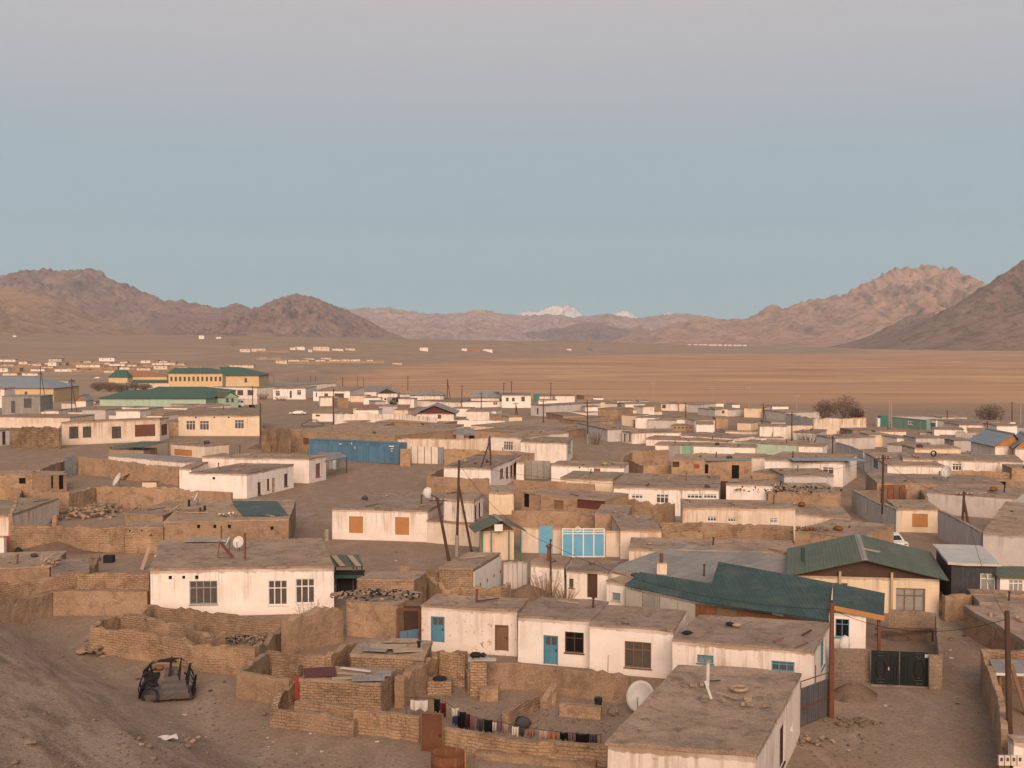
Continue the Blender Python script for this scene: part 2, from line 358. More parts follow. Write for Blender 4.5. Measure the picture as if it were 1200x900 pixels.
def glassy(name, c, rough, spec=0.6):
    m, t, b = new_mat(name); g = G(t); v = g.coord(); n1 = g.noise(v, 1.3, 3)
    g.l(g.mix(n1, tuple(q * 0.6 for q in c), tuple(q * 1.5 for q in c)), b.inputs['Base Color'])
    b.inputs['Roughness'].default_value = rough; b.inputs['Specular IOR Level'].default_value = spec
glassy('glass', (0.085, 0.072, 0.062), 0.12); glassy('pale_glass', (0.22, 0.22, 0.20), 0.2); glassy('glint_glass', (0.8, 0.78, 0.76), 0.1, 0.8)  # last one: pale base colour paints in a bright sky reflection
glassy('gloom', (0.012, 0.010, 0.009), 0.9, 0.05); glassy('car_glass', (0.02, 0.022, 0.025), 0.06)  # gloom: near-black colour stands in for the shade inside openings
# ---------------------------------------------------------------- builders
def wob(p, a, f=0.7, s=0):
    n = noise.noise_vector(Vector((p[0] * f + s, p[1] * f - s, p[2] * f + 2 * s)))
    return Vector((n.x * a, n.y * a, n.z * a * 0.4))
def cuts(a, b, step, extra):
    n = max(1, int(math.ceil((b - a) / step))); c = [a + (b - a) * i / n for i in range(n + 1)]
    e = sorted(set(round(x, 4) for x in extra if a < x < b))
    c = [x for x in c if all(abs(x - q) > step * 0.3 for q in e) or x in (a, b)]
    return sorted(set([round(x, 4) for x in c] + e))
def panel(mb, O, e, nrm, L, z0, z1, holes=(), amp=0.02, step=0.8, depth=0.16, seed=0):
    """one wall face with real openings (u0, u1, v0, v1) and their reveals"""
    O, e, nrm = Vector(O), Vector(e), Vector(nrm)
    us = cuts(0, L, step, [h[0] for h in holes] + [h[1] for h in holes]); vs = cuts(z0, z1, step, [h[2] for h in holes] + [h[3] for h in holes])
    idx = {}
    def inside(u, v, pad=0.0): return any(h[0] - pad <= u <= h[1] + pad and h[2] - pad <= v <= h[3] + pad for h in holes)
    for i, u in enumerate(us):
        for j, v in enumerate(vs):
            p = O + e * u; p = Vector((p.x, p.y, v))
            if not inside(u, v, 0.05): p += wob(p, amp, 0.7, seed)
            idx[i, j] = len(mb.v); mb.v.append(p)
    for i in range(len(us) - 1):
        for j in range(len(vs) - 1):
            if not inside((us[i] + us[i + 1]) / 2, (vs[j] + vs[j + 1]) / 2): mb.f.append((idx[i, j], idx[i + 1, j], idx[i + 1, j + 1], idx[i, j + 1]))
    for u0, u1, v0, v1 in [h[:4] for h in holes]:
        q = [(u0, v0), (u1, v0), (u1, v1), (u0, v1)]
        for k in range(4):
            (a, c), (b, d) = q[k], q[(k + 1) % 4]
            A, B = O + e * a, O + e * b; A.z, B.z = c, d
            mb.quad(A, B, B - nrm * depth, A - nrm * depth)
def roof_slab(c, h, t, ov, seed, step=0.9, rough=0.05, lip=0.05):
    """earth roof over four local corners (FL, FR, BR, BL): uneven top, ragged edge, slightly raised lip"""
    FL, FR, BR, BL = [Vector((p[0], p[1], 0)) for p in c]
    nx = max(2, int((FR - FL).length / step)); ny = max(2, int((BL - FL).length / step))
    cen = (FL + FR + BR + BL) / 4; mb = MB(); rows = []; under = []
    fx, fy = (FR - FL).normalized(), (BL - FL).normalized()
    for j in range(ny + 1):
        r = []
        for i in range(nx + 1):
            a, b = i / nx, j / ny
            p = (FL * (1 - a) + FR * a) * (1 - b) + (BL * (1 - a) + BR * a) * b
            ed = i in (0, nx) or j in (0, ny)
            if i == 0: p = p - fx * ov
            if i == nx: p = p + fx * ov
            if j == 0: p = p - fy * ov
            if j == ny: p = p + fy * ov
            n = noise.noise(Vector((p.x * 0.55 + seed, p.y * 0.55, seed * 1.7))); n2 = noise.noise(Vector((p.x * 2.1 + seed, p.y * 2.1, seed)))
            z = h + t + rough * (n + 0.5 * n2) - 0.10 * math.sin(math.pi * i / nx) * math.sin(math.pi * j / ny) + (lip if ed else -0.02)
            if ed: p = p + Vector((n2, n, 0)) * 0.07; z += 0.05 * noise.noise(Vector((p.x * 1.1, p.y * 1.1, seed + 7)))
            r.append(Vector((p.x, p.y, z)))
        rows.append(r)
    mb.grid(rows)
    ring = [rows[0][i] for i in range(nx + 1)] + [rows[j][nx] for j in range(1, ny + 1)] + [rows[ny][i] for i in range(nx - 1, -1, -1)] + [rows[j][0] for j in range(ny - 1, 0, -1)]
    k = len(mb.v); m = len(ring)
    for q in ring: mb.v += [q.copy(), Vector((q.x, q.y, h + 0.004 - 0.07 * max(0, noise.noise(q * 1.3) + .15)))]
    for i in range(m):
        j = (i + 1) % m; mb.f.append((k + 2 * i + 1, k + 2 * j + 1, k + 2 * j, k + 2 * i))
    mb.f.append(tuple(k + 2 * i + 1 for i in range(m - 1, -1, -1)))
    return mb
def window(parent, O, e, nrm, u0, u1, v0, v1, kind, depth=0.11):
    """fittings in an opening: kind = style[:frame material[:glass material]]"""
    st, *o = kind.split(':'); fm = o[0] if o else 'white_paint'; gm = o[1] if len(o) > 1 else 'glass'
    O, e, nrm = Vector(O), Vector(e), Vector(nrm)
    def at(u, v, d): p = O + e * u - nrm * d; return Vector((p.x, p.y, v))
    def rect(mb, a, b, c, d, near, far):
        mb.hexa([at(a, c, near), at(b, c, near), at(b, c, far), at(a, c, far), at(a, d, near), at(b, d, near), at(b, d, far), at(a, d, far)])
    W, Hh = u1 - u0, v1 - v0
    if st == 'open':
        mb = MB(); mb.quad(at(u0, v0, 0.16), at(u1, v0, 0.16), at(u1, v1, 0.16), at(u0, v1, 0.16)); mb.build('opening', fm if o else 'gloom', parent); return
    if st in ('board', 'door', 'gate'):
        mb = MB(); rect(mb, u0 + .02, u1 - .02, v0 + .02, v1 - .02, depth - .03, depth)
        nb = max(2, int(round(W / 0.28)))
        if st != 'board' or W > 1.2:
            for i in range(1, nb): u = u0 + W * i / nb; rect(mb, u - .012, u + .012, v0 + .05, v1 - .05, depth - .045, depth - .03)
        d = mb.build('board' if st == 'board' else 'door', fm, parent)
        if st == 'door':
            h = MB(); rect(h, u1 - .16, u1 - .10, v0 + Hh * .45, v0 + Hh * .53, depth - .10, depth - .03); h.build('handle', 'dark_wood', d)
            if len(o) > 1:
                gp = MB(); rect(gp, u0 + W * .15, u0 + W * .46, v1 - Hh * .33, v1 - Hh * .08, depth - .05, depth - .03); rect(gp, u0 + W * .54, u0 + W * .85, v1 - Hh * .33, v1 - Hh * .08, depth - .05, depth - .03)
                gp.build('pane', gm, d)
            fr = MB(); t = .06
            rect(fr, u0, u0 + t, v0, v1, -.02, depth); rect(fr, u1 - t, u1, v0, v1, -.02, depth); rect(fr, u0 + t, u1 - t, v1 - t, v1, -.02, depth); fr.build('door_frame', fm, d)
        return
    mb = MB(); mb.quad(at(u0, v0, depth), at(u1, v0, depth), at(u1, v1, depth), at(u0, v1, depth))
    pane = mb.build('window', gm, parent)
    fr = MB(); t = min(.07, W * .06); a, b = depth - .06, depth - .005
    rect(fr, u0, u0 + t, v0, v1, a, b); rect(fr, u1 - t, u1, v0, v1, a, b); rect(fr, u0 + t, u1 - t, v0, v0 + t, a, b); rect(fr, u0 + t, u1 - t, v1 - t, v1, a, b)
    if st == 'w4':   # four casements under a row of fanlights
        cols, tr = 4, .30
    elif st == 'w3': cols, tr = 3, .32
    elif st == 'w2': cols, tr = 2, .30
    else: cols, tr = 1, 0
    for i in range(1, cols): u = u0 + W * i / cols; rect(fr, u - t * .5, u + t * .5, v0 + t, v1 - t, a, b)
    if tr: vv = v1 - Hh * tr; rect(fr, u0 + t, u1 - t, vv - t * .5, vv + t * .5, a + .004, b - .004)
    fr.build('frame', fm, pane)
    sl = MB(); rect(sl, u0 - .05, u1 + .05, v0 - .07, v0 - .003, -.06, depth - .004); sl.build('sill', fm, pane)
RNG = random.Random(11); ROOFS = []
def house(label, x0, y0, x1, y1, yb=None, h=3.0, D=None, yback=None, rs=None, wall='white_plaster', roof='dirt_roof', win=(), rwin=(), lwin=(), name='house', cat='house', group=None, amp=None, ov=0.04, t=0.06, far=False, z0=None, pipes=(), extra=True):
    """flat-roofed house from the photo pixels of its front roof edge; yb = its foot below the first corner (gives the height)"""
    if yb is not None:
        base = P(x0, yb); gz = base.z
        A = at_depth(x0, y0, base.y); h = A.z - gz
    else:
        A = P(x0, y0, h); gz = ground_z(A.x, A.y)
    if z0 is not None: gz = z0; h = A.z - gz
    Bq = P(x1, y1, A.z)
    if Bq.y < 0 or abs(Bq.y - A.y) > 60 or A.z > CAMZ - 2: Bq = at_depth(x1, y1, A.y)
    h = A.z - gz; hw = h - t
    e = Vector((Bq.x - A.x, Bq.y - A.y, 0)); L = e.length; rz = math.atan2(e.y, e.x)
    dv = Vector((0, 1, 0))
    if rs is not None:
        q = P(rs[0], rs[1], A.z); dd = Vector((q.x - Bq.x, q.y - Bq.y, 0)); D = dd.length; dv = dd.normalized(); dv.rotate(__import__('mathutils').Euler((0, 0, -rz)))
    elif yback is not None:
        q = P((x0 + x1) / 2, yback, A.z); D = max(1.5, (q.y - (A.y + Bq.y) / 2) / max(0.3, math.cos(rz)))
    D = D or 5.0
    amp = (0.045 if 'mud' in wall or 'brick' in wall or 'stone' in wall else 0.02) if amp is None else amp
    r = thing(name, label, cat, (A.x, A.y, gz), rz, group)
    seed = RNG.random() * 20
    FLc, FRc, BRc, BLc = Vector((0, 0, 0)), Vector((L, 0, 0)), Vector((L, 0, 0)) + dv * D, dv * D
    mb = MB(); lowz = -0.35
    rot = -rz
    c_, s_ = math.cos(rot), math.sin(rot)
    eye = Vector((0, 0, CAMZ)) - Vector((A.x, A.y, gz)); eye = Vector((eye.x * c_ - eye.y * s_, eye.x * s_ + eye.y * c_, eye.z))
    def uv(px, py, O, e, n):
        d = ray(px, py); d = Vector((d.x * c_ - d.y * s_, d.x * s_ + d.y * c_, d.z))
        k = (O - eye).dot(n) / d.dot(n); q = eye + d * k; return (q - O).dot(e), q.z
    ln = Vector((-dv.y, dv.x, 0)); rn = Vector((dv.y, -dv.x, 0))
    faces = [(FLc, Vector((1, 0, 0)), Vector((0, -1, 0)), L, win), (FRc, dv, rn, D, rwin), (BRc, Vector((-1, 0, 0)), Vector((0, 1, 0)), L, ()), (BLc, -dv, ln, D, lwin)]
    fit = []
    for O, ee, nn, LL, ws in faces:
        holes = []
        for wd in ws:
            a, b = uv(wd[0], wd[1], O, ee, nn), uv(wd[2], wd[3], O, ee, nn)
            c = uv(wd[0], wd[3], O, ee, nn) if not ws is win else None
            u0, u1 = sorted((a[0], b[0])); v0, v1 = sorted((a[1], b[1]))
            if c: v1 = (a[1] + uv(wd[2], wd[1], O, ee, nn)[1]) / 2; v0 = (b[1] + c[1]) / 2
            if v1 < v0: v0, v1 = v1, v0
            u0, u1 = max(.08, u0), min(LL - .08, u1); v0, v1 = max(.03, v0), min(hw - .08, v1)
            if u1 - u0 < .12 or v1 - v0 < .12: continue
            holes.append((u0, u1, v0, v1)); fit.append((O, ee, nn, u0, u1, v0, v1, wd[4]))
        panel(mb, O, ee, nn, LL, lowz, hw, holes, 0.0 if far else amp, 3.0 if far else 0.75, seed=seed)
    mb.build('wall', wall, r)
    if far:
        m2 = MB(); k = ov
        m2.hexa([FLc + Vector((-k, -k, hw + .01)), FRc + Vector((k, -k, hw + .01)), BRc + Vector((k, k, hw + .01)), BLc + Vector((-k, k, hw + .01)), FLc + Vector((-k, -k, h)), FRc + Vector((k, -k, h)), BRc + Vector((k, k, h)), BLc + Vector((-k, k, h))])
        m2.build('roof', roof, r)
    else:
        roof_slab((FLc, FRc, BRc, BLc), hw, t, ov, seed).build('roof', roof, r, True if False else False)
    for f in fit: window(r, *f)
    if extra and not far and not pipes and L > 5 and D > 2.5 and roof in ('dirt_roof', 'pale_roof') and RNG.random() < .6:
        for _ in range(1):
            q = dv * D * RNG.uniform(.3, .8); x = L * RNG.uniform(.15, .85) + q.x; y = q.y; hh = RNG.uniform(.35, .8)
            pm = MB(); pm.tube((x, y, h - .15), (x + .03, y, h + hh), .07, .06, 8); pm.tube((x + .03, y, h + hh), (x + .03, y, h + hh + .07), .10, .10, 8); pm.build('stove_pipe', RNG.choice(['dark_wood', 'soot', 'brown_metal']), r)
    for px, py, hh in pipes:
        q = P(px, py, A.z) - Vector((A.x, A.y, gz)); q = Vector((q.x * c_ - q.y * s_, q.x * s_ + q.y * c_, 0))
        pm = MB(); pm.tube((q.x, q.y, h - .15), (q.x + .02, q.y, h + hh), .07, .06, 8); pm.tube((q.x + .02, q.y, h + hh), (q.x + .02, q.y, h + hh + .08), .10, .10, 8); pm.build('stove_pipe', 'dark_wood', r)
    if not far and extra and D > 2.5 and 'sheet' not in roof and roof != 'silver_foil': ROOFS.append((Vector((A.x, A.y, gz + h)), rz, L, D, dv.copy()))
    r['h'] = h; r['D'] = D; r['L'] = L; r['dv'] = [dv.x, dv.y]
    return r
def mud_wall(label, pts, h=1.6, yb=None, th=0.34, mat='mud_brick', name='mud_wall', cat='wall', ragged=0.10, group=None, step=0.3, hs=None, z0=None):
    """free-standing earth wall along photo pixels of its top edge; ragged top, thicker foot"""
    W = []
    for i, (px, py) in enumerate(pts):
        if yb is not None and i == 0:
            b = P(px, yb); tp = at_depth(px, py, b.y); h = tp.z - b.z
        hh = hs[i] if hs else h
        # find the point whose top is seen at the pixel, with the land under it
        q = P(px, py, hh)
        for _ in range(6): q = P(px, py, ground_z(q.x, q.y) + hh)
        W.append((Vector((q.x, q.y, 0)), hh))
    o = W[0][0]; gz0 = ground_z(o.x, o.y)
    line = []
    for (a, ha), (b, hb) in zip(W, W[1:]):
        n = max(1, int((b - a).length / step))
        for k in range(n): line.append((a.lerp(b, k / n), ha + (hb - ha) * k / n))
    line.append(W[-1])
    seed = RNG.random() * 30; mb = MB(); rows = []
    for i, (p, hh) in enumerate(line):
        a = line[max(0, i - 1)][0]; b = line[min(len(line) - 1, i + 1)][0]; d = (b - a).normalized(); n = Vector((d.y, -d.x, 0))
        g = ground_z(p.x, p.y)
        rg = noise.noise(Vector((p.x * .45 + seed, p.y * .45, 0))) * ragged * 1.6 + noise.noise(Vector((p.x * 2.3 + seed, p.y * 2.3, 5))) * ragged * 1.2 - max(0, noise.noise(Vector((p.x * .8 - seed, p.y * .8, 9))) - .25) * ragged * 3.5
        rg = math.floor(rg / .11 + .5) * .11 + rg * .25 if ragged > .04 else rg; top = g + max(.25, hh + rg); r = []
        for k, (sd, fz, w) in enumerate(((1, -.3, .62), (1, .0, .6), (1, .35, .54), (1, .7, .5), (1, .975, .5), (1, 1, .43), (-1, 1, .43), (-1, .975, .5), (-1, .7, .5), (-1, .35, .54), (-1, .0, .6), (-1, -.3, .62))):
            z = g + (top - g) * fz if fz >= 0 else g + fz
            q = p + n * sd * w * th; q = Vector((q.x, q.y, z)) + wob((q.x, q.y, z), .05, .8, seed) + wob((q.x, q.y, z), .03, 4.0, seed)
            r.append(q - Vector((o.x, o.y, gz0)))
        rows.append(r)
    mb.grid(rows)
    m = len(rows[0])
    mb.f.append(tuple(range(m))); k = (len(rows) - 1) * m; mb.f.append(tuple(k + i for i in range(m - 1, -1, -1)))
    ob = mb.build(name, mat); ob.location = (o.x, o.y, gz0)
    return tag(ob, label, cat, group)
def pole(label, bx, by, tx, ty, mat='pole_wood', r=.10, arms=1, strut=None, lamp=False, base=None, name='utility_pole', group=None, white=False):
    b = P(bx, by); tp = at_depth(tx, ty, b.y) - b
    o = thing(name, label, 'pole', b, 0, group)
    s = MB(); s.tube((0, 0, -.3), tp, r, r * .72, 8); s.build('pole', mat, o)
    if white:
        k = MB(); k.tube((0, 0, -.2), tp * .22, r * 1.35, r * 1.3, 8); k.build('footing', 'concrete', o)
    for a in range(arms):
        c = tp * (1 - (.05 + .10 * a)); m = MB(); m.bar(c + Vector((-.75, -.03, 0)), c + Vector((.75, -.03, 0)), .09); m.build('crossarm', mat, o)
        i = MB()
        for x in (-.65, -.3, .3, .65): i.tube(c + Vector((x, -.03, .04)), c + Vector((x, -.03, .20)), .035, .045, 6)
        i.build('insulator', 'dish_white', o)
    if strut:
        q = P(*strut[:2]); st = at_depth(strut[2], strut[3], b.y) - b; m = MB(); m.tube(Vector((q.x, q.y, q.z - .2)) - b, st, r * .85, r * .7, 8); m.build('strut', mat, o)
    if lamp:
        m = MB(); m.tube(tp, tp + Vector((-.55, -.3, .25)), .04, .04, 6); m.build('lamp_arm', mat, o)
        m = MB(); m.lump(tp + Vector((-.75, -.4, .42)), .42, .2, .55, 3, 8); m.build('lamp_head', 'dish_white', o, True)
    o['tp'] = [b.x + tp.x, b.y + tp.y, b.z + tp.z]
    return o
def dish(label, px, py, rad, z=0.0, az=200, el=25, mast=.5, depth=None):
    """satellite dish: bowl, arm with its receiver, mast; z = height of what it stands on, az = the way it faces"""
    b = P(px, py, z)
    o = thing('satellite_dish', label, 'satellite dish', b, math.radians(-az))
    n, k = 20, 5; rows = []; tl = math.radians(el)
    c = Vector((0, 0, mast + rad * .75))
    def tr(x, y, z_): # dish frame: faces +Y, tilted up
        return c + Vector((x, y * math.cos(tl) - z_ * math.sin(tl), y * math.sin(tl) + z_ * math.cos(tl)))
    for side in (0, 1):
        for j in range(k + 1):
            rr = rad * (j / k if side == 0 else 1 - j / k)
            rows.append([tr(rr * math.cos(2 * math.pi * i / n) * .93, .35 * rr * rr / rad - (.0 if side == 0 else .03) , rr * math.sin(2 * math.pi * i / n)) for i in range(n + 1)])
    MB().grid(rows).build('bowl', 'dish_white', o, True)
    m = MB(); f = tr(0, rad * .95, rad * -.15); m.bar(tr(0, .35 * rad, -rad), f, .03); m.build('feed_arm', 'dark_grey_sheet', o)
    m = MB(); m.tube(f, f + (tr(0, 0, 0) - f).normalized() * .14, .05, .04, 8); m.build('receiver', 'dish_white', o)
    m = MB(); m.tube((0, -.06, -.05), tr(0, -.1, 0), .035, .035, 8); m.build('mast', 'dark_grey_sheet', o)
    return o
def slab(mb, pts, t=.05):
    """a sheet of real thickness through top points (any number)"""
    pts = [Vector(p) for p in pts]; n = len(pts); k = len(mb.v); nn = (pts[1] - pts[0]).cross(pts[-1] - pts[0]).normalized()
    if nn.z < 0: nn = -nn
    mb.v += pts + [p - nn * t for p in pts]
    mb.f.append(tuple(range(k, k + n))); mb.f.append(tuple(range(k + 2 * n - 1, k + n - 1, -1)))
    for i in range(n): j = (i + 1) % n; mb.f.append((k + i, k + n + i, k + n + j, k + j))
    return mb
def rubble(name, label, cx, cy, rx, ry, n, size, mats, z=0.0, seed=1, cat='rubble', group=None, planks=0, mound=0.25, thing_=False):
    """a heap of broken pieces nobody would count; rx, ry in metres"""
    c = P(cx, cy, z); rg = random.Random(seed); o = None
    for mi, mt in enumerate(mats):
        mb = MB()
        for i in range(n // len(mats)):
            a, q = rg.uniform(0, 6.28), rg.random() ** .7
            x, y = rx * q * math.cos(a), ry * q * math.sin(a); zz = mound * (1 - q * q) * rg.uniform(.6, 1.1)
            s = size * rg.uniform(.5, 1.4); mb.lump((x, y, zz), s, s * rg.uniform(.6, 1), s * rg.uniform(.4, .8), rg.random())
        for i in range(planks if mi == 0 else 0):
            a, q = rg.uniform(0, 6.28), rg.random() ** .7; x, y = rx * q * math.cos(a), ry * q * math.sin(a); b = rg.uniform(0, 3.14); l = rg.uniform(.5, 1.3)
            mb.bar((x, y, mound * .6 + .05), (x + l * math.cos(b), y + l * math.sin(b), mound * .5 + rg.uniform(0, .5)), .10, .03)
        if o is None:
            o = mb.build(name, mt); o.location = c; tag(o, label, cat, group, 'stuff')
        else: mb.build('piece', mt, o)
    return o
def car(label, px, py, rz, paintm='white_paint', L=4.2, W=1.65, H=1.42, cat='car', name='parked_car', group=None):
    b = P(px, py); o = thing(name, label, cat, b, math.radians(rz), group)
    prof = [(-.5, .30), (-.5, .55), (-.47, .60), (-.31, .63), (-.17, .93), (-.10, .99), (.20, 1.0), (.30, .95), (.42, .66), (.495, .62), (.5, .32)]
    m = MB(); rows = []
    for s, ins in ((-.5, .06), (-.46, 0), (.46, 0), (.5, .06)):
        rows.append([Vector((x * L, s * W * (1 - (.14 if z > .7 else 0)), z * H)) for x, z in prof])
    m.grid(rows); m.f.append(tuple(range(len(prof)))); k = 3 * len(prof); m.f.append(tuple(k + i for i in range(len(prof) - 1, -1, -1)))
    m.quad((-.5 * L, -.46 * W, .3 * H), (.5 * L, -.46 * W, .3 * H), (.5 * L, .46 * W, .3 * H), (-.5 * L, .46 * W, .3 * H)); m.build('body', paintm, o)
    g = MB(); y = W * .435
    for s in (-1, 1):
        g.hexa([(-.27 * L, s * y - .02, .67 * H), (.36 * L, s * y - .02, .67 * H), (.36 * L, s * y + .02, .67 * H), (-.27 * L, s * y + .02, .67 * H), (-.15 * L, s * (y - .0) - .02, .92 * H), (.27 * L, s * y - .02, .92 * H), (.27 * L, s * y + .02, .92 * H), (-.15 * L, s * y + .02, .92 * H)])
    g.build('side_window', 'car_glass', o)
    g = MB(); g.quad((-.295 * L - .02, -.40 * W, .67 * H), (-.295 * L - .02, .40 * W, .67 * H), (-.18 * L - .02, .36 * W, .92 * H), (-.18 * L - .02, -.36 * W, .92 * H)); g.build('windscreen', 'car_glass', o)
    g = MB(); g.quad((.41 * L + .02, .40 * W, .69 * H), (.41 * L + .02, -.40 * W, .69 * H), (.31 * L + .02, -.36 * W, .94 * H), (.31 * L + .02, .36 * W, .94 * H)); g.build('rear_window', 'car_glass', o)
    for x in (-.31, .31):
        for s in (-1, 1):
            q = MB(); q.tube((x * L, s * W * .5 - s * .18, .30), (x * L, s * W * .5, .30), .31, .31, 14); tw = q.build('wheel', 'rubber', o)
            q = MB(); q.tube((x * L, s * W * .5 - s * .01, .30), (x * L, s * W * .5 + s * .012, .30), .18, .17, 10); q.build('rim', 'silver_foil', tw)
    for s in (-1, 1):
        q = MB(); q.box(-.505 * L, s * .36 * W - .16, .44 * H, -.495 * L, s * .36 * W + .16, .54 * H); q.build('headlight', 'pale_glass', o)
    return o
def cable(label, a, b, sag=.6, r=.012, group=None):
    a, b = Vector(a), Vector(b); m = MB(); n = 14; pts = []
    for i in range(n + 1):
        t = i / n; q = a.lerp(b, t); q.z -= sag * 4 * t * (1 - t); pts.append(q - a)
    for p, q in zip(pts, pts[1:]): m.tube(p, q, r, r, 5, False)
    o = m.build('power_line', 'wire'); o.location = a
    return tag(o, label, 'cable', group)
def gable(label, fl, fr, apex, back, h, roof='green_sheet', wall='white_plaster', gab='dark_wood', over=.4, rise=None, name='house', cat='house', win=(), group=None, D=None):
    """house under a two-slope sheet roof, gable end to the viewer: eaves fl, fr and apex in photo pixels at eave height h"""
    A, B = P(*fl, h), P(*fr, h); e = Vector((B.x - A.x, B.y - A.y, 0)); L = e.length; rz = math.atan2(e.y, e.x)
    gz = ground_z(A.x, A.y); ym = (A.y + B.y) / 2; ap = at_depth(*apex, ym); rise = ap.z - h
    if D is None: q = P(back[0], back[1], h + rise); D = q.y - ym
    c_, s_ = math.cos(-rz), math.sin(-rz)
    au = (ap - A).dot(e.normalized())
    o = thing(name, label, cat, (A.x, A.y, gz), rz, group); k = over
    w_ = MB(); x0, x1, y0, y1 = k, L - k, k, D - k
    holes = []; fit = []
    eye = Vector((0, 0, CAMZ)) - Vector((A.x, A.y, gz)); eye = Vector((eye.x * c_ - eye.y * s_, eye.x * s_ + eye.y * c_, eye.z))
    for wd in win:
        pr = []
        for px, py in ((wd[0], wd[1]), (wd[2], wd[3])):
            d = ray(px, py); d = Vector((d.x * c_ - d.y * s_, d.x * s_ + d.y * c_, d.z)); t = (y0 - eye.y) / d.y; q = eye + d * t; pr.append((q.x - x0, q.z))
        u0, u1 = sorted((pr[0][0], pr[1][0])); v0, v1 = sorted((pr[0][1], pr[1][1])); v0 = max(.04, v0); v1 = min(v1, h - .1)
        u0, u1 = max(.1, u0), min(x1 - x0 - .1, u1)
        if u1 - u0 < .15 or v1 - v0 < .15: continue
        holes.append((u0, u1, v0, v1)); fit.append((Vector((x0, y0, 0)), Vector((1, 0, 0)), Vector((0, -1, 0)), u0, u1, v0, v1, wd[4]))
    hh = h - gz - .05
    panel(w_, (x0, y0, 0), (1, 0, 0), (0, -1, 0), x1 - x0, -.3, hh, holes); panel(w_, (x1, y0, 0), (0, 1, 0), (1, 0, 0), y1 - y0, -.3, hh)
    panel(w_, (x1, y1, 0), (-1, 0, 0), (0, 1, 0), x1 - x0, -.3, hh); panel(w_, (x0, y1, 0), (0, -1, 0), (-1, 0, 0), y1 - y0, -.3, hh)
    w_.build('wall', wall, o)
    f = lambda x: (h - gz) + rise * (x / au if x < au else (L - x) / (L - au))
    for yy, nm in ((y0 + .03, 'gable'), (y1 - .03, 'gable')):
        m = MB(); z_ = hh
        m.f.append((0, 1, 2)); m.f.append((5, 4, 3)); m.f += [(0, 3, 4, 1), (1, 4, 5, 2), (2, 5, 3, 0)]
        for dy in (0, .06): m.v += [Vector((x0, yy + dy, z_)), Vector((x1, yy + dy, z_)), Vector((au, yy + dy, f(au) - .10))]
        m.build(nm, gab, o)
    for nm, a, b in (('roof', 0, au), ('roof', au, L)):
        m = MB(); slab(m, [(a, 0, f(a)), (b, 0, f(b)), (b, D, f(b)), (a, D, f(a))], .06); m.build(nm, roof, o)
    m = MB(); m.hexa([(au - .22, -.02, f(au) - .02), (au + .22, -.02, f(au) - .02), (au + .22, D + .02, f(au) - .02), (au - .22, D + .02, f(au) - .02), (au - .04, -.02, f(au) + .06), (au + .04, -.02, f(au) + .06), (au + .04, D + .02, f(au) + .06), (au - .04, D + .02, f(au) + .06)])
    m.build('ridge_cap', 'grey_sheet', o)
    for q in fit: window(o, *q)
    o['L'] = L; o['D'] = D; o['au'] = au; o['h'] = h - gz; o['rise'] = rise
    return o
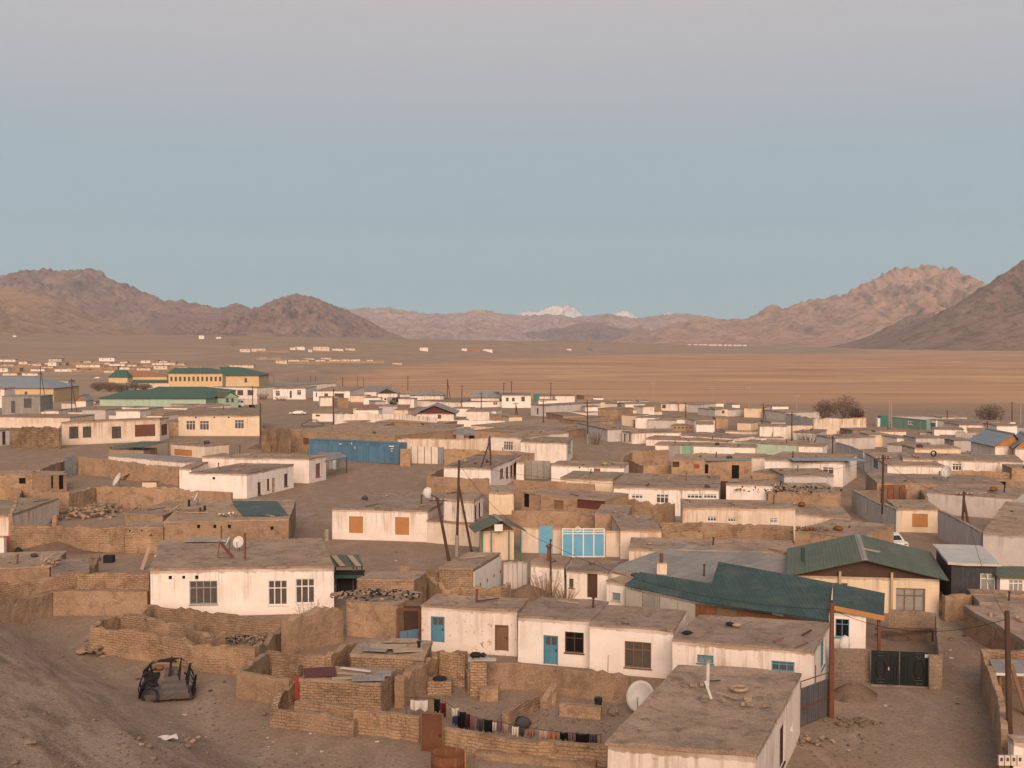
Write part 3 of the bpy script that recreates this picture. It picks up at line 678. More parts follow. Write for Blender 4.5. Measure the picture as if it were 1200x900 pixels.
# ---------------------------------------------------------------- the land
def build_ground():
    ys = []; y = -60.0
    while y < 16200:
        ys.append(y)
        y += 4.0 if y < 20 else max(0.8, (y / 60) ** 2 * .9) if y < 160 else y * .022
    nx = 330; xs = []
    for i in range(nx + 1):
        s = 2 * i / nx - 1; xs.append(s * (.55 + .45 * abs(s)))
    v = []; zone = []
    for y in ys:
        half = 70 + max(0, y) * .62
        for s in xs:
            x = s * half
            z = ground_z(x, y)
            if 0 < y < 260:
                z += .10 * noise.noise(Vector((x * .12, y * .12, 9))) * sstep(20, 40, y) * (1 if y < 200 else 0)
            v.append((x, y, z))
            t = x / max(y, 1); mesa = lerp_list(MESA, t)
            a = sstep(300, 380, y) * (1 if t > -.12 else sstep(-.20, -.12, t))
            foot = 560 + 2300 * sstep(-.3, .2, t)
            c = sstep(foot - 120, foot + 260, y + 90 * noise.noise(Vector((x / 300, y / 300, 0)))) * sstep(-13, -6, mesa)
            if t < -.17: c = max(c, sstep(250, 420, y) * sstep(-.17, -.22, t))
            sd = 0.0
            if y < 120:
                ax, ay, bx, by = LA[0], LA[1], LB[0], LB[1]
                q = ((x - ax) * (by - ay) - (y - ay) * (bx - ax)) / math.hypot(bx - ax, by - ay)
                sd = sstep(-1.0, 5.0, q + 2.0 * noise.noise(Vector((x * .2, y * .2, 4))))
            zone.append((a * (1 - c), c, sd, 1))
    m = nx + 1; f = [(j * m + i, j * m + i + 1, (j + 1) * m + i + 1, (j + 1) * m + i) for j in range(len(ys) - 1) for i in range(nx)]
    me = bpy.data.meshes.new('ground'); me.from_pydata(v, [], f); me.update()
    at = me.color_attributes.new('zone', 'FLOAT_COLOR', 'POINT')
    at.data.foreach_set('color', [q for z in zone for q in z])
    me.polygons.foreach_set('use_smooth', [True] * len(f))
    o = bpy.data.objects.new('ground', me); COL.objects.link(o); tag(o, 'bare brown earth of the town, the plain and the terrace beyond', None, None, 'structure')
    mt, t, b = new_mat('ground'); g = G(t)
    geo = g.n('ShaderNodeNewGeometry'); pos = geo.outputs['Position']
    def mp(sx, sy, rot=0.0): k = g.n('ShaderNodeMapping', vector_type='TEXTURE' if rot else 'POINT'); k.inputs['Rotation'].default_value = (0, 0, rot); k.inputs['Scale'].default_value = (sx, sy, 1); g.l(pos, k.inputs['Vector']); return k.outputs[0]
    p1 = mp(1, 1)
    n1 = g.noise(p1, .09, 5); n2 = g.noise(p1, .7, 8, .65); n3 = g.noise(p1, 5, 6, .7)
    tr = g.noise(mp(.10, .035), 4.0, 5, .6, 1.2)      # wheel-worn paler strips
    town = g.mix(g.ramp(n2, .35, .66), (.275, .200, .142, 1), (.375, .276, .198, 1))
    town = g.mix(g.ramp(n1, .38, .62), town, (.32, .232, .165, 1)); town = g.mix(g.math('MULTIPLY', g.ramp(tr, .50, .68), .55), town, (.43, .325, .245, 1))
    # gravel slope
    vo = g.n('ShaderNodeTexVoronoi'); vo.inputs['Scale'].default_value = 6.5; g.l(p1, vo.inputs['Vector'])
    vo2 = g.n('ShaderNodeTexVoronoi'); vo2.inputs['Scale'].default_value = 2.6; g.l(p1, vo2.inputs['Vector'])
    sl = g.noise(mp(4.0, .9, -.96), .8, 7, .62, .7)
    grav = g.mix(g.ramp(sl, .36, .62), (.21, .152, .110, 1), (.39, .288, .210, 1))
    spk = g.ramp(vo.outputs['Distance'], .10, .24, (1, 1, 1, 1), (0, 0, 0, 1)); msk = g.ramp(g.noise(p1, .5, 5), .42, .62)
    grav = g.mix(g.math('MULTIPLY', g.math('MULTIPLY', spk, msk), .55), grav, (.38, .29, .215, 1))
    spk2 = g.ramp(vo2.outputs['Distance'], .07, .13, (1, 1, 1, 1), (0, 0, 0, 1)); grav = g.mix(g.math('MULTIPLY', g.math('MULTIPLY', spk2, g.ramp(n2, .5, .6)), .6), grav, (.10, .075, .06, 1))
    at = g.n('ShaderNodeVertexColor', layer_name='zone'); sp = g.n('ShaderNodeSeparateColor'); g.l(at.outputs[0], sp.inputs[0])
    c = g.mix(sp.outputs[2], town, grav)
    town = g.mix(g.math('MULTIPLY', g.math('MULTIPLY', spk, g.ramp(g.noise(p1, .35, 5), .48, .64)), .40), town, (.40, .31, .23, 1))
    rut = g.noise(mp(7.0, .55, 1.25), .9, 6, .6, .8); town = g.mix(g.math('MULTIPLY', g.ramp(rut, .50, .62), .55), town, (.205, .150, .108, 1)); pt = g.noise(p1, .28, 7, .68, .8); town = g.mix(g.math('MULTIPLY', g.ramp(pt, .50, .60), .55), town, (.20, .148, .110, 1))
    # plain: banded dry grass
    pb = g.noise(mp(.0034, .0075), 1.0, 9, .72, 1.6); pb2 = g.noise(mp(.011, .030), 1.0, 8, .72, 1.3)
    pl = g.mix(g.ramp(pb, .36, .62), (.44, .245, .145, 1), (.70, .44, .26, 1))
    pl = g.mix(g.ramp(pb2, .40, .66), pl, g.mix(g.ramp(pb, .3, .65), (.34, .20, .13, 1), (.64, .42, .26, 1)))
    pl = g.mix(g.math('MULTIPLY', g.ramp(g.noise(mp(.0010, .009), 1.3, 8, .75, .8), .63, .70), .6), pl, (.58, .43, .30, 1))
    c = g.mix(sp.outputs[0], c, pl)
    ms = g.noise(mp(.006, .012), 1.0, 8, .65, .5); me_ = g.mix(g.ramp(ms, .36, .64), (.335, .240, .170, 1), (.465, .340, .242, 1))
    me_ = g.mix(g.math('MULTIPLY', g.ramp(g.noise(mp(.02, .06), 1, 6, .7), .62, .7), .5), me_, (.56, .43, .31, 1))
    c = g.mix(sp.outputs[1], c, me_)
    n4 = g.noise(p1, 11, 4, .7); c = g.mix(.75, c, g.ramp(n3, .28, .75, (.55, .54, .53, 1), (1.12, 1.11, 1.1, 1)), 'MULTIPLY'); c = g.mix(.7, c, g.ramp(n4, .30, .72, (.6, .59, .58, 1), (1.15, 1.14, 1.13, 1)), 'MULTIPLY')
    g.l(c, b.inputs['Base Color']); b.inputs['Roughness'].default_value = 1.0; b.inputs['Specular IOR Level'].default_value = .08
    h = g.math('ADD', g.math('MULTIPLY', n2, .8), g.math('MULTIPLY', n3, .25)); h = g.math('SUBTRACT', h, g.math('MULTIPLY', g.math('MULTIPLY', vo.outputs['Distance'], sp.outputs[2]), .5))
    g.bump(b, h, .55, .12); me.materials.append(mt)
build_ground()

def rock_mat(name, c1, c2, c3, scale):
    m, t, b = new_mat(name); g = G(t); geo = g.n('ShaderNodeNewGeometry')
    k = g.n('ShaderNodeMapping'); k.inputs['Scale'].default_value = (scale, scale, scale * 1.6); g.l(geo.outputs['Position'], k.inputs['Vector']); v = k.outputs[0]
    a = g.noise(v, 1.4, 9, .62, .6); d = g.noise(v, 5.5, 8, .7, .4)
    rr = g.noise(v, 3.2, 9, .7, 1.0); c = g.mix(g.ramp(a, .40, .60), (*c1, 1), (*c2, 1)); c = g.mix(g.ramp(d, .50, .62), c, (*c3, 1))
    c = g.mix(g.math('MULTIPLY', g.ramp(rr, .50, .56), .9), c, tuple(q * .50 for q in c1)); c = g.mix(g.math('MULTIPLY', g.ramp(g.noise(v, 9, 6, .7), .60, .68), .6), c, tuple(min(1, q * 1.4) for q in c2))
    sp = g.n('ShaderNodeSeparateXYZ'); g.l(geo.outputs['Normal'], sp.inputs[0])
    c = g.mix(g.math('MULTIPLY', g.ramp(sp.outputs[2], .40, .80), .4), c, tuple(min(1, (p + q) / 2 * 1.12) for p, q in zip(c2, c3)))  # scree lies where it is less steep
    g.l(c, b.inputs['Base Color']); b.inputs['Roughness'].default_value = 1.0; b.inputs['Specular IOR Level'].default_value = .05
    g.bump(b, g.math('ADD', a, g.math('MULTIPLY', d, .6)), .8, .06 / scale * 1.6)
rock_mat('brown_rock', (.185, .122, .098), (.33, .208, .155), (.27, .165, .125), .0022)
rock_mat('ochre_rock', (.33, .205, .128), (.39, .240, .145), (.28, .175, .115), .0022)
rock_mat('pink_rock', (.33, .195, .140), (.50, .310, .215), (.42, .250, .175), .0020)
rock_mat('dark_rock', (.195, .132, .098), (.295, .195, .138), (.24, .155, .108), .0030)
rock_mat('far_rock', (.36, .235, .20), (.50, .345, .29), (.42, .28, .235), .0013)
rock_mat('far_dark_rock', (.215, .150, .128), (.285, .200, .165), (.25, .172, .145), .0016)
rock_mat('snow', (.74, .71, .69), (.80, .77, .75), (.70, .66, .64), .0010)
def mountains(name, label, prof, D, front, back, mat, seed, rough=.22, spurs=1.0, step=None, base=-22, pw=1.15, nt=84, foot=None):
    """a range from its skyline (photo pixels) standing D metres away; front/back = depth of its slopes"""
    pts = []
    for px, py in prof: q = at_depth(px, py, D); pts.append((q.x, q.z))
    x0, x1 = pts[0][0], pts[-1][0]; step = step or D / 1100; n = int((x1 - x0) / step); rows = []
    ts = [-1 + 1.0 * (k / nt) for k in range(nt + 1)] + [(k / (nt // 3)) for k in range(1, nt // 3 + 1)]
    wl = (x1 - x0) / 7.0 if spurs else 1; wl = min(wl, front * .75)
    for t in ts:
        r = []
        for i in range(n + 1):
            x = x0 + (x1 - x0) * i / n; hp = lerp_list(pts, x) - base
            endf = sstep(0, .06, i / n) * sstep(1, .94, i / n)
            y = D + (t * front if t < 0 else t * back)
            k = abs(t)
            # spurs and gullies bend the slope in and out, growing away from the crest
            w = noise.noise(Vector((x / wl, t * .55, seed))) ; rg = 1 - abs(noise.noise(Vector((x / wl * 1.9 + .4 * w, t * .8, seed + 5)))) * 2
            rg2 = 1 - abs(noise.noise(Vector((x / wl * 4.7 + .5 * w + .6 * t, t * 1.9, seed + 9)))) * 2
            rg3 = noise.fractal(Vector((x / wl * 9, t * 7, seed)), .8, 2.1, 4)
            kk = k - (.28 * rg + .13 * rg2 + .05 * w) * spurs * rough * 2.2 * (k ** .7) * (1 - k) * 2.0
            kk = max(.45 * k, min(1.0, kk))
            f = (1 - kk) ** pw
            q3 = Vector((x / wl * 1.7 + .35 * w, y / wl * 1.3, seed)); rm = noise.ridged_multi_fractal(q3, .85, 2.15, 6, 1.0, 2.0) - 1.15
            bell = min(1, k * 7) * (1 - k) ** .7
            z = base + hp * f + hp * rough * (.60 * (min(rm, .6) - .55) + .16 * (rg2 - 1.0)) * bell + hp * .16 * rough * noise.fractal(Vector((x / wl * 17, t * 12, seed)), .8, 2.1, 5) * (1 - k)
            x_ = x + (w * wl * .10) * k
            r.append((x_, y, z if k < 1 else base))
        rows.append(r)
    mb = MB(); mb.grid(rows); o = mb.build(name, mat, None, False)
    o.data.polygons.foreach_set('use_smooth', [True] * len(o.data.polygons))
    return tag(o, label, None, None, 'structure')
mountains('mountains', 'brown craggy mountain range with a long falling crest', [(-330, 352), (-240, 340), (-150, 338), (-60, 330), (0, 324), (30, 318), (48, 316), (60, 318), (80, 317), (108, 315), (118, 318), (135, 329), (152, 335), (175, 346), (195, 353), (204, 351), (215, 352), (240, 358), (258, 361), (268, 359), (275, 355), (285, 358), (300, 364), (330, 376), (400, 392), (470, 399)], 8200, 2300, 1600, 'brown_rock', 1.3, .30)
mountains('mountains', 'rounded brown peak at the end of the left range', [(235, 398), (258, 384), (285, 366), (300, 362), (312, 357), (325, 350), (338, 346), (347, 345), (356, 346), (368, 348), (380, 353), (392, 358), (410, 365), (425, 372), (440, 380), (456, 389), (485, 399)], 7200, 1900, 1300, 'brown_rock', 4.1, .30)
mountains('hill', 'smooth orange foothill standing before the brown range', [(-330, 345), (-200, 336), (-100, 332), (-20, 336), (0, 337), (30, 338), (48, 341), (70, 350), (88, 360), (110, 371), (135, 378), (165, 386), (200, 396), (225, 401)], 5600, 1500, 1300, 'ochre_rock', 7.7, .12)
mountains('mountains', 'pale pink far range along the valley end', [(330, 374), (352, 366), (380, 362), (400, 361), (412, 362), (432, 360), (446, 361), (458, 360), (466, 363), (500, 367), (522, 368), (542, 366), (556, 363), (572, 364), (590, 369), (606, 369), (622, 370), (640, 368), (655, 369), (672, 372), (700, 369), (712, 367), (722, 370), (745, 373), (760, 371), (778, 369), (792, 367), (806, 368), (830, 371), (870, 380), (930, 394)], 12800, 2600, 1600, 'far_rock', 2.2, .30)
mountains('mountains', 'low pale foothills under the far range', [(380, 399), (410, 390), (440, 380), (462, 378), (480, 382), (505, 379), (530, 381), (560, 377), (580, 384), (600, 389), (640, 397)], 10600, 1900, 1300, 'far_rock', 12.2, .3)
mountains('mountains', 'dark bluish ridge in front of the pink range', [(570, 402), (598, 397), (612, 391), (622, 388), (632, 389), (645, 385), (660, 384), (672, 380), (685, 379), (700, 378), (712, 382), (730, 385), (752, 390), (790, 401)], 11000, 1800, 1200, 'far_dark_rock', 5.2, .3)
mountains('mountains', 'craggy pinkish mountain with a broken summit', [(715, 401), (732, 394), (744, 386), (752, 384), (760, 388), (776, 384), (800, 377), (822, 373), (846, 374), (872, 374), (884, 369), (896, 361), (904, 357), (911, 358), (916, 362), (932, 356), (948, 351), (960, 349), (972, 348), (980, 346), (986, 348), (1000, 338), (1018, 329), (1036, 320), (1048, 315), (1062, 313), (1070, 315), (1080, 310), (1087, 309), (1096, 314), (1104, 314), (1114, 315), (1124, 319), (1132, 328), (1137, 335), (1150, 337), (1175, 350), (1230, 372), (1300, 398)], 9200, 2700, 1900, 'pink_rock', 8.4, .30)
mountains('hill', 'small dark hill between the big mountains', [(985, 407), (1008, 401), (1024, 394), (1040, 386), (1054, 376), (1066, 370), (1080, 368), (1100, 368), (1120, 372), (1160, 385), (1220, 404)], 6200, 900, 900, 'dark_rock', 3.3, .18)
mountains('hill', 'big bare dark slope rising out of the frame', [(1012, 408), (1040, 401), (1062, 392), (1088, 379), (1110, 366), (1128, 356), (1142, 347), (1160, 334), (1176, 322), (1200, 304), (1230, 284), (1270, 262), (1330, 246), (1400, 262), (1500, 300), (1620, 350)], 4700, 1150, 1400, 'dark_rock', 6.1, .16)
mountains('mountains', 'distant snow peak with a flat dome', [(585, 386), (604, 370), (614, 365), (622, 364), (630, 366), (637, 362), (644, 359), (652, 358), (664, 357), (672, 359), (676, 364), (684, 370), (700, 384)], 15200, 700, 500, 'snow', 2.9, .25, nt=24)
mountains('mountains', 'small distant snow peak beside the larger one', [(700, 380), (716, 369), (724, 366), (732, 363), (738, 366), (744, 370), (756, 380)], 15300, 700, 500, 'snow', 9.3, .25, nt=20)
mountains('mountains', 'tip of a third snow peak behind the pink range', [(766, 378), (776, 369), (784, 366), (791, 369), (802, 378)], 15400, 700, 500, 'snow', 9.9, .25, nt=20)
# ---------------------------------------------------------------- air
def haze():
    mb = MB(); mb.box(-10900, -420, -60, 10900, 17400, 1500); o = mb.build('haze', None)
    m = bpy.data.materials.new('haze'); m.use_nodes = True; t = m.node_tree; t.nodes.clear(); M['haze'] = m
    v = t.nodes.new('ShaderNodeVolumePrincipled'); v.inputs['Density'].default_value = 4.6e-5; v.inputs['Color'].default_value = (.78, .88, .95, 1); v.inputs['Anisotropy'].default_value = 0.0
    u = t.nodes.new('ShaderNodeOutputMaterial'); t.links.new(v.outputs[0], u.inputs['Volume']); o.data.materials.append(m)
    o.display_type = 'WIRE'; tag(o, 'thin evening haze over the valley', None, None, 'stuff')
haze()
# ================================================================ nearest block
# the white houses in the middle of the near block
house('long white house, its peeling front holding a blue double door and a brown door', 494, 710, 606, 716, h=2.7, yback=700, wall='peeling_plaster', win=[(505, 722, 521, 753, 'door:blue_paint:glass'), (580, 732, 596, 763, 'door:old_wood')])
house('white house with a narrow blue door beside a dark half-boarded window', 607, 722, 692, 728, yb=776, yback=703, wall='clean_plaster', win=[(637, 744, 654, 781, 'door:blue_paint:glass'), (662, 740, 684, 766, 'w2:dark_wood:gloom')], pipes=[(695, 712, .55)])
house('bright white house whose only window has a thick brown wooden frame', 691, 732, 789, 739, yb=788, yback=713, wall='clean_plaster', win=[(732, 751, 763, 784, 'w3:old_wood:glass')])
house('long white house with a streaked roof edge and two small blue-framed windows', 788, 750, 954, 762, h=2.7, rs=(972, 731), wall='white_plaster', win=[(817, 767, 836, 778, 'w2:blue_paint:pale_glass'), (904, 774, 931, 788, 'w3:blue_paint:glass')], rwin=[(962, 750, 966, 782, 'w2:blue_paint')])
house('nearest white house, its broad grey earth roof carrying a leaning white pipe', 712, 870, 886, 884, h=3.0, rs=(938, 789), wall='white_plaster', rwin=[(914, 850, 919, 897, 'w2:dark_wood'), (926, 850, 929, 860, 'open')], ov=.05, t=.10, extra=False)
zR = 3.02
def on_roof(name, label, px, py, z=zR): return thing(name, label, name.replace('_', ' '), P(px, py, z), 0)
t = on_roof('chimney_pipe', 'leaning white chimney pipe on the nearest grey earth roof', 829, 804); m = MB(); m.tube((0, 0, -.1), (.02, 0, 1.05), .085, .08, 10); m.build('pipe', 'dish_white', t); m = MB(); m.tube((.02, 0, 1.05), (.02, 0, 1.16), .10, .10, 10); m.build('cowl', 'pale_pole', t)
for nm, lb, px, py, l, a, tl, mt in (('plank', 'white board fallen at the foot of the leaning white pipe', 830, 817, .8, 100, .55, 'dish_white'), ('plank', 'grey plank lying slanted across bricks on the nearest roof', 852, 818, .95, 152, .16, 'pale_wood'),
    ('plank', 'short pale board by the bricks on the nearest roof', 874, 824, .5, 20, .05, 'pale_wood'), ('plank', 'dark stick lying flat on the nearest roof', 838, 799, .5, 5, .02, 'dark_wood')):
    o = thing(nm, lb, 'plank', P(px, py, zR), math.radians(a)); m = MB(); m.bar((-l / 2, 0, .04), (l / 2, 0, .04 + tl), .11, .03); m.build('board', mt, o)
o = MB().lump((0, 0, .12), .2, .16, .17, 4).build('rock', 'rock'); o.location = P(826, 821, zR); tag(o, 'round stone holding down the fallen board on the nearest roof', 'stone')
for i, (px, py) in enumerate(((876, 820), (871, 826), (880, 827), (861, 818), (846, 821), (812, 804), (822, 803), (899, 828))):
    o = MB().box(-.16, -.08, 0, .16, .08, .12).build('mud_block', 'pale_roof'); o.location = P(px, py, zR); o.rotation_euler = (0, .05, i * 1.3); tag(o, 'loose mud block lying on the nearest grey earth roof', 'brick', 'loose blocks on the nearest roof')
m = MB(); n = 18
m.grid([[Vector(((.34 + .09 * math.cos(b)) * math.cos(2 * math.pi * i / n), (.34 + .09 * math.cos(b)) * math.sin(2 * math.pi * i / n), .09 + .09 * math.sin(b))) for b in [2 * math.pi * j / 7 for j in range(8)]] for i in range(n + 1)])
o = m.build('tyre', 'pale_roof', None, True); o.location = P(866, 809, zR - .05); tag(o, 'dusty old tyre half sunk into the nearest earth roof', 'tyre')
# roof oddments of the long house
for px, py, lb in ((856, 733, 'dark scrap of metal lying on the long white roof'), (864, 734, 'pale broken box on the long white roof'), (805, 743, 'black stone at the step between two white roofs')):
    o = MB().lump((0, 0, .08), .34, .22, .12, px).build('scrap', 'soot' if 'pale' not in lb else 'pale_wood'); o.location = P(px, py, 2.72); tag(o, lb, 'scrap')

# the dark green lean-to over foil and rusty panels
o = thing('lean_to', 'dark green sheet lean-to roofing a wall of foil and rusty panels', 'shed', P(830, 706, 0))
def W(px, py, d): return at_depth(px, py, d) - o.location
m = MB(); slab(m, [W(827, 706, 72), W(971, 727, 68.0), W(976, 683, 73.5), W(842, 658, 79)], .06); m.build('roof', 'dark_green_sheet', o)
m = MB(); slab(m, [W(976, 709, 68.6), W(1036, 721, 68.2), W(1037, 695, 71), W(976.3, 683, 73.5)], .06); m.build('roof', 'dark_green_sheet', o)
m = MB(); slab(m, [W(732, 686, 76.4), W(828, 707, 72.1), W(836, 684, 75), W(750, 670, 78.4)], .06); m.build('roof', 'dark_green_sheet', o)
m = MB(); a, b = W(977, 710, 68.55), W(1036, 722, 68.15); m.bar(a + Vector((0, -.06, -.12)), b + Vector((0, -.06, -.12)), .05, .30); m.build('fascia', 'orange_board', o)
def sheet_wall(px0, py0, d0, px1, py1, d1, mats, n, par, nm, dz=0.06):
    a, b = at_depth(px0, py0, d0) - par.location, at_depth(px1, py1, d1) - par.location
    for i in range(n):
        p, q = a.lerp(b, i / n), a.lerp(b, (i + 1) / n); m = MB(); k = Vector((0, .05, 0)); j = (q - p) * .01
        g = -par.location.z
        m.hexa([(p + j).xy.to_3d() + Vector((0, 0, g)), (q - j).xy.to_3d() + Vector((0, 0, g)), (q - j).xy.to_3d() + Vector((0, .05, g)), (p + j).xy.to_3d() + Vector((0, .05, g)), p + j - Vector((0, 0, dz)), q - j - Vector((0, 0, dz)), q - j + k - Vector((0, 0, dz)), p + j + k - Vector((0, 0, dz))])
        m.build(nm, mats[i % len(mats)], par)
sheet_wall(733, 689, 76.6, 815, 707, 72.9, ['silver_foil', 'grey_sheet', 'silver_foil', 'silver_foil'], 4, o, 'foil_panel')
sheet_wall(815, 707, 72.9, 970, 729, 68.6, ['rust_sheet', 'old_wood', 'rust_sheet', 'brown_metal'], 6, o, 'rusty_panel')
h_ = house('small white house tucked under the right end of the dark green lean-to', 972, 717, 1015, 719, yb=760, D=3, wall='clean_plaster', win=[(979, 725, 995, 747, 'w2:blue_paint:gloom')], t=.06, ov=.0)
pb = P(1030, 762); m = MB(); m.bar((0, 0, -.1), at_depth(1030, 720, pb.y - .0) - pb, .16); q = m.build('post', 'brown_metal', o); q.location = pb - o.location
o = MB().lump((0, 0, .55), .36, .3, .62, 3, 8).build('sack', 'cloth_white', None, True); o.location = P(990, 767); tag(o, 'tall white sack standing below the dark window of the small white house', 'sack')

# green gabled house and the walled yard with the black gate
g2 = gable('white house under a broad green sheet gable roof with a grey ridge strip', (921, 675), (1112, 680), (1014, 656), (1003, 625), 2.5, wall='cream_plaster', gab='dark_wood', over=.55, win=[(1049, 689, 1083, 717, 'w3:old_wood:pale_glass'), (976, 683, 992, 687, 'w2:old_wood')])
for c_ in g2.children:
    for v_ in c_.data.vertices: v_.co.x += v_.co.y * .11
for x, nm in ((.34, 'post'), (.66, 'post')):
    m = MB(); m.bar((g2['L'] * x, .35, 0), (g2['L'] * x, .35, g2['h'] + .35), .16); m.build(nm, 'pale_wood', g2)
rf = [c for c in g2.children if c.name.startswith('roof')]
m = MB(); m.tube((1.6, 4.2, g2['h'] + .3), (1.6, 4.2, g2['h'] + 1.25), .13, .13, 10); m.build('stove_pipe', 'dark_green_sheet', g2)
m = MB(); m.bar((g2['au'] + .5, 4.0, g2['h'] + g2['rise'] + .05), (g2['au'] + 1.5, 3.2, g2['h'] + g2['rise'] + .0), .22, .08); m.build('roof_board', 'pale_wood', g2)
mud_wall('grey block wall on the left of the black ornamental gate', [(974, 760), (1019, 761)], yb=798, mat='block_wall', th=.22, ragged=.01)
mud_wall('narrow block pier on the right of the black ornamental gate', [(1089, 767), (1104, 768)], yb=808, mat='block_wall', th=.24, ragged=.01)
mud_wall('long grey block wall running back from the right pier of the black gate', [(1102, 767), (1098, 720)], h=1.9, mat='block_wall', th=.22, ragged=.02)
mud_wall('block wall closing the back of the yard behind the black gate', [(1042, 714), (1097, 719)], h=1.7, mat='block_wall', th=.22, ragged=.02)
o = thing('gate', 'black double gate with raised ovals and a small white number plate', 'gate', P(1020, 803)); a = Vector((0, 0, 0)); b = P(1088, 806) - o.location; Hg = 1.9; e = b.normalized(); Lg = b.length; nn = Vector((e.y, -e.x, 0))
for k in range(2):
    m = MB(); p = e * (Lg * k / 2 + .03); q = e * (Lg * (k + 1) / 2 - .03); m.hexa([p, q, q - nn * .05, p - nn * .05, p + Vector((0, 0, Hg)), q + Vector((0, 0, Hg)), q - nn * .05 + Vector((0, 0, Hg)), p - nn * .05 + Vector((0, 0, Hg))]); lf = m.build('gate_leaf', 'black_paint', o)
    m = MB(); c0 = e * (Lg * (k + .5 + (.16 if k else -.16)) / 2) + Vector((0, 0, Hg * .52)) + nn * .02
    pts = [c0 + e * (.24 * math.cos(t)) + Vector((0, 0, .52 * math.sin(t))) for t in [2 * math.pi * i / 20 for i in range(21)]]
    for p, q in zip(pts, pts[1:]): m.tube(p, q, .035, .035, 6)
    for dz in (-.72, .72):
        pts = [c0 + e * (.26 * math.cos(t)) + Vector((0, 0, dz + .10 * math.sin(t))) for t in [2 * math.pi * i / 12 for i in range(13)]]
        for p, q in zip(pts, pts[1:]): m.tube(p, q, .03, .03, 6)
    for uu in (.70, .82, .92) if not k else (.08, .18, .30):
        p = e * (Lg * (k + uu) / 2) + nn * .02; m.bar(p + Vector((0, 0, .25)), p + Vector((0, 0, Hg - .25)), .07, .04)
    m.build('ornament', 'black_paint', lf)
m = MB(); p = e * (Lg * .93) + nn * .02 + Vector((0, 0, Hg - .28)); m.hexa([p, p + e * .2, p + e * .2 + nn * .02, p + nn * .02] + [x + Vector((0, 0, .18)) for x in (p, p + e * .2, p + e * .2 + nn * .02, p + nn * .02)]); m.build('number_plate', 'dish_white', o)
m = MB(); p = e * (Lg * .30) + nn * .03 + Vector((0, 0, Hg * .46)); m.hexa([p, p + e * .06, p + e * .06 + nn * .05, p + nn * .05] + [x + Vector((0, 0, .16)) for x in (p, p + e * .06, p + e * .06 + nn * .05, p + nn * .05)]); m.build('handle', 'silver_foil', o)
m = MB(); m.hexa([nn * .25, b + nn * .25, b - nn * .1, -nn * .1] + [x + Vector((0, 0, .07)) for x in (nn * .25, b + nn * .25, b - nn * .1, -nn * .1)]); m.build('sill', 'concrete', o)
# inside the yard: a raised plank bench and a table frame
o = thing('trestle', 'plank trestle standing in the yard behind the black gate', 'trestle', P(1068, 752)); m = MB(); m.box(-2.2, -.2, .75, 1.6, .2, .82); m.build('top', 'old_wood', o)
for x in (-2.0, 1.4):
    m = MB(); m.bar((x, 0, 0), (x, 0, .75), .10); m.build('leg', 'old_wood', o)
def heap(name, label, px, py, rx, ry, h, mat, seed, kind=None, cat='heap'):
    c = P(px, py); rows = []
    for j in range(7):
        q = j / 6; r = []
        for i in range(19):
            a = 2 * math.pi * i / 18; f = 1 + .22 * noise.noise(Vector((math.cos(a) * 1.5, math.sin(a) * 1.5, seed)))
            x, y = rx * q * f * math.cos(a), ry * q * f * math.sin(a); r.append(Vector((x, y, h * (1 - q) ** 1.1 + .09 * noise.noise(Vector((x * 2, y * 2, seed))) * (1 - q) - .05 * q)))
        rows.append(r)
    o = MB().grid(rows[::-1]).build(name, mat, None, True); o.location = c; return tag(o, label, cat, None, kind)
heap('soil_heap', 'heap of grey soil thrown up against the block wall by the black gate', 1000, 816, 1.5, 1.3, .85, 'yard_earth', 2)
heap('soil_heap', 'low brown soil mound inside the yard behind the black gate', 1048, 745, 1.3, 1.2, .6, 'yard_earth', 6)
rubble('rubble', 'stones and clods strewn below the soil heap in the lane', 1002, 846, 1.5, .8, 40, .10, ['rock', 'yard_earth'], seed=5, mound=.08)
rubble('rubble', 'crumbled mud along the foot of the white house in the lane', 948, 868, 1.3, .7, 30, .12, ['rock', 'pale_roof'], seed=6, mound=.1)
o = thing('gate', 'dark grey corrugated gate leaf between the white house and the rusty pole', 'gate', P(938, 852)); b = P(972, 838) - o.location; Hg = 1.85
m = MB(); k = Vector((0, .06, 0)); m.hexa([a, b, b + k, a + k] + [x + Vector((0, 0, Hg)) for x in (a, b, b + k, a + k)]); m.build('gate_leaf', 'dark_grey_sheet', o)
m = MB(); m.bar((0, -.04, Hg * .5), b + Vector((0, -.04, Hg * .5)), .06); m.bar((0, 0, Hg + .35), b + Vector((0, 0, Hg + .3)), .04)
for u in (0, .5, 1): m.bar(b * u + Vector((0, 0, Hg - .05)), b * u + Vector((0, 0, Hg + (.9 if u == .5 else .36))), .04)
m.build('rail', 'brown_metal', o)
pole('rusty brown pole at the corner of the dark grey gate', 974, 840, 975, 706, mat='brown_metal', r=.15, arms=0)
pole('dark wooden pole rising beside the meter boxes in the lane', 1184, 897, 1180, 716, r=.16, arms=0)
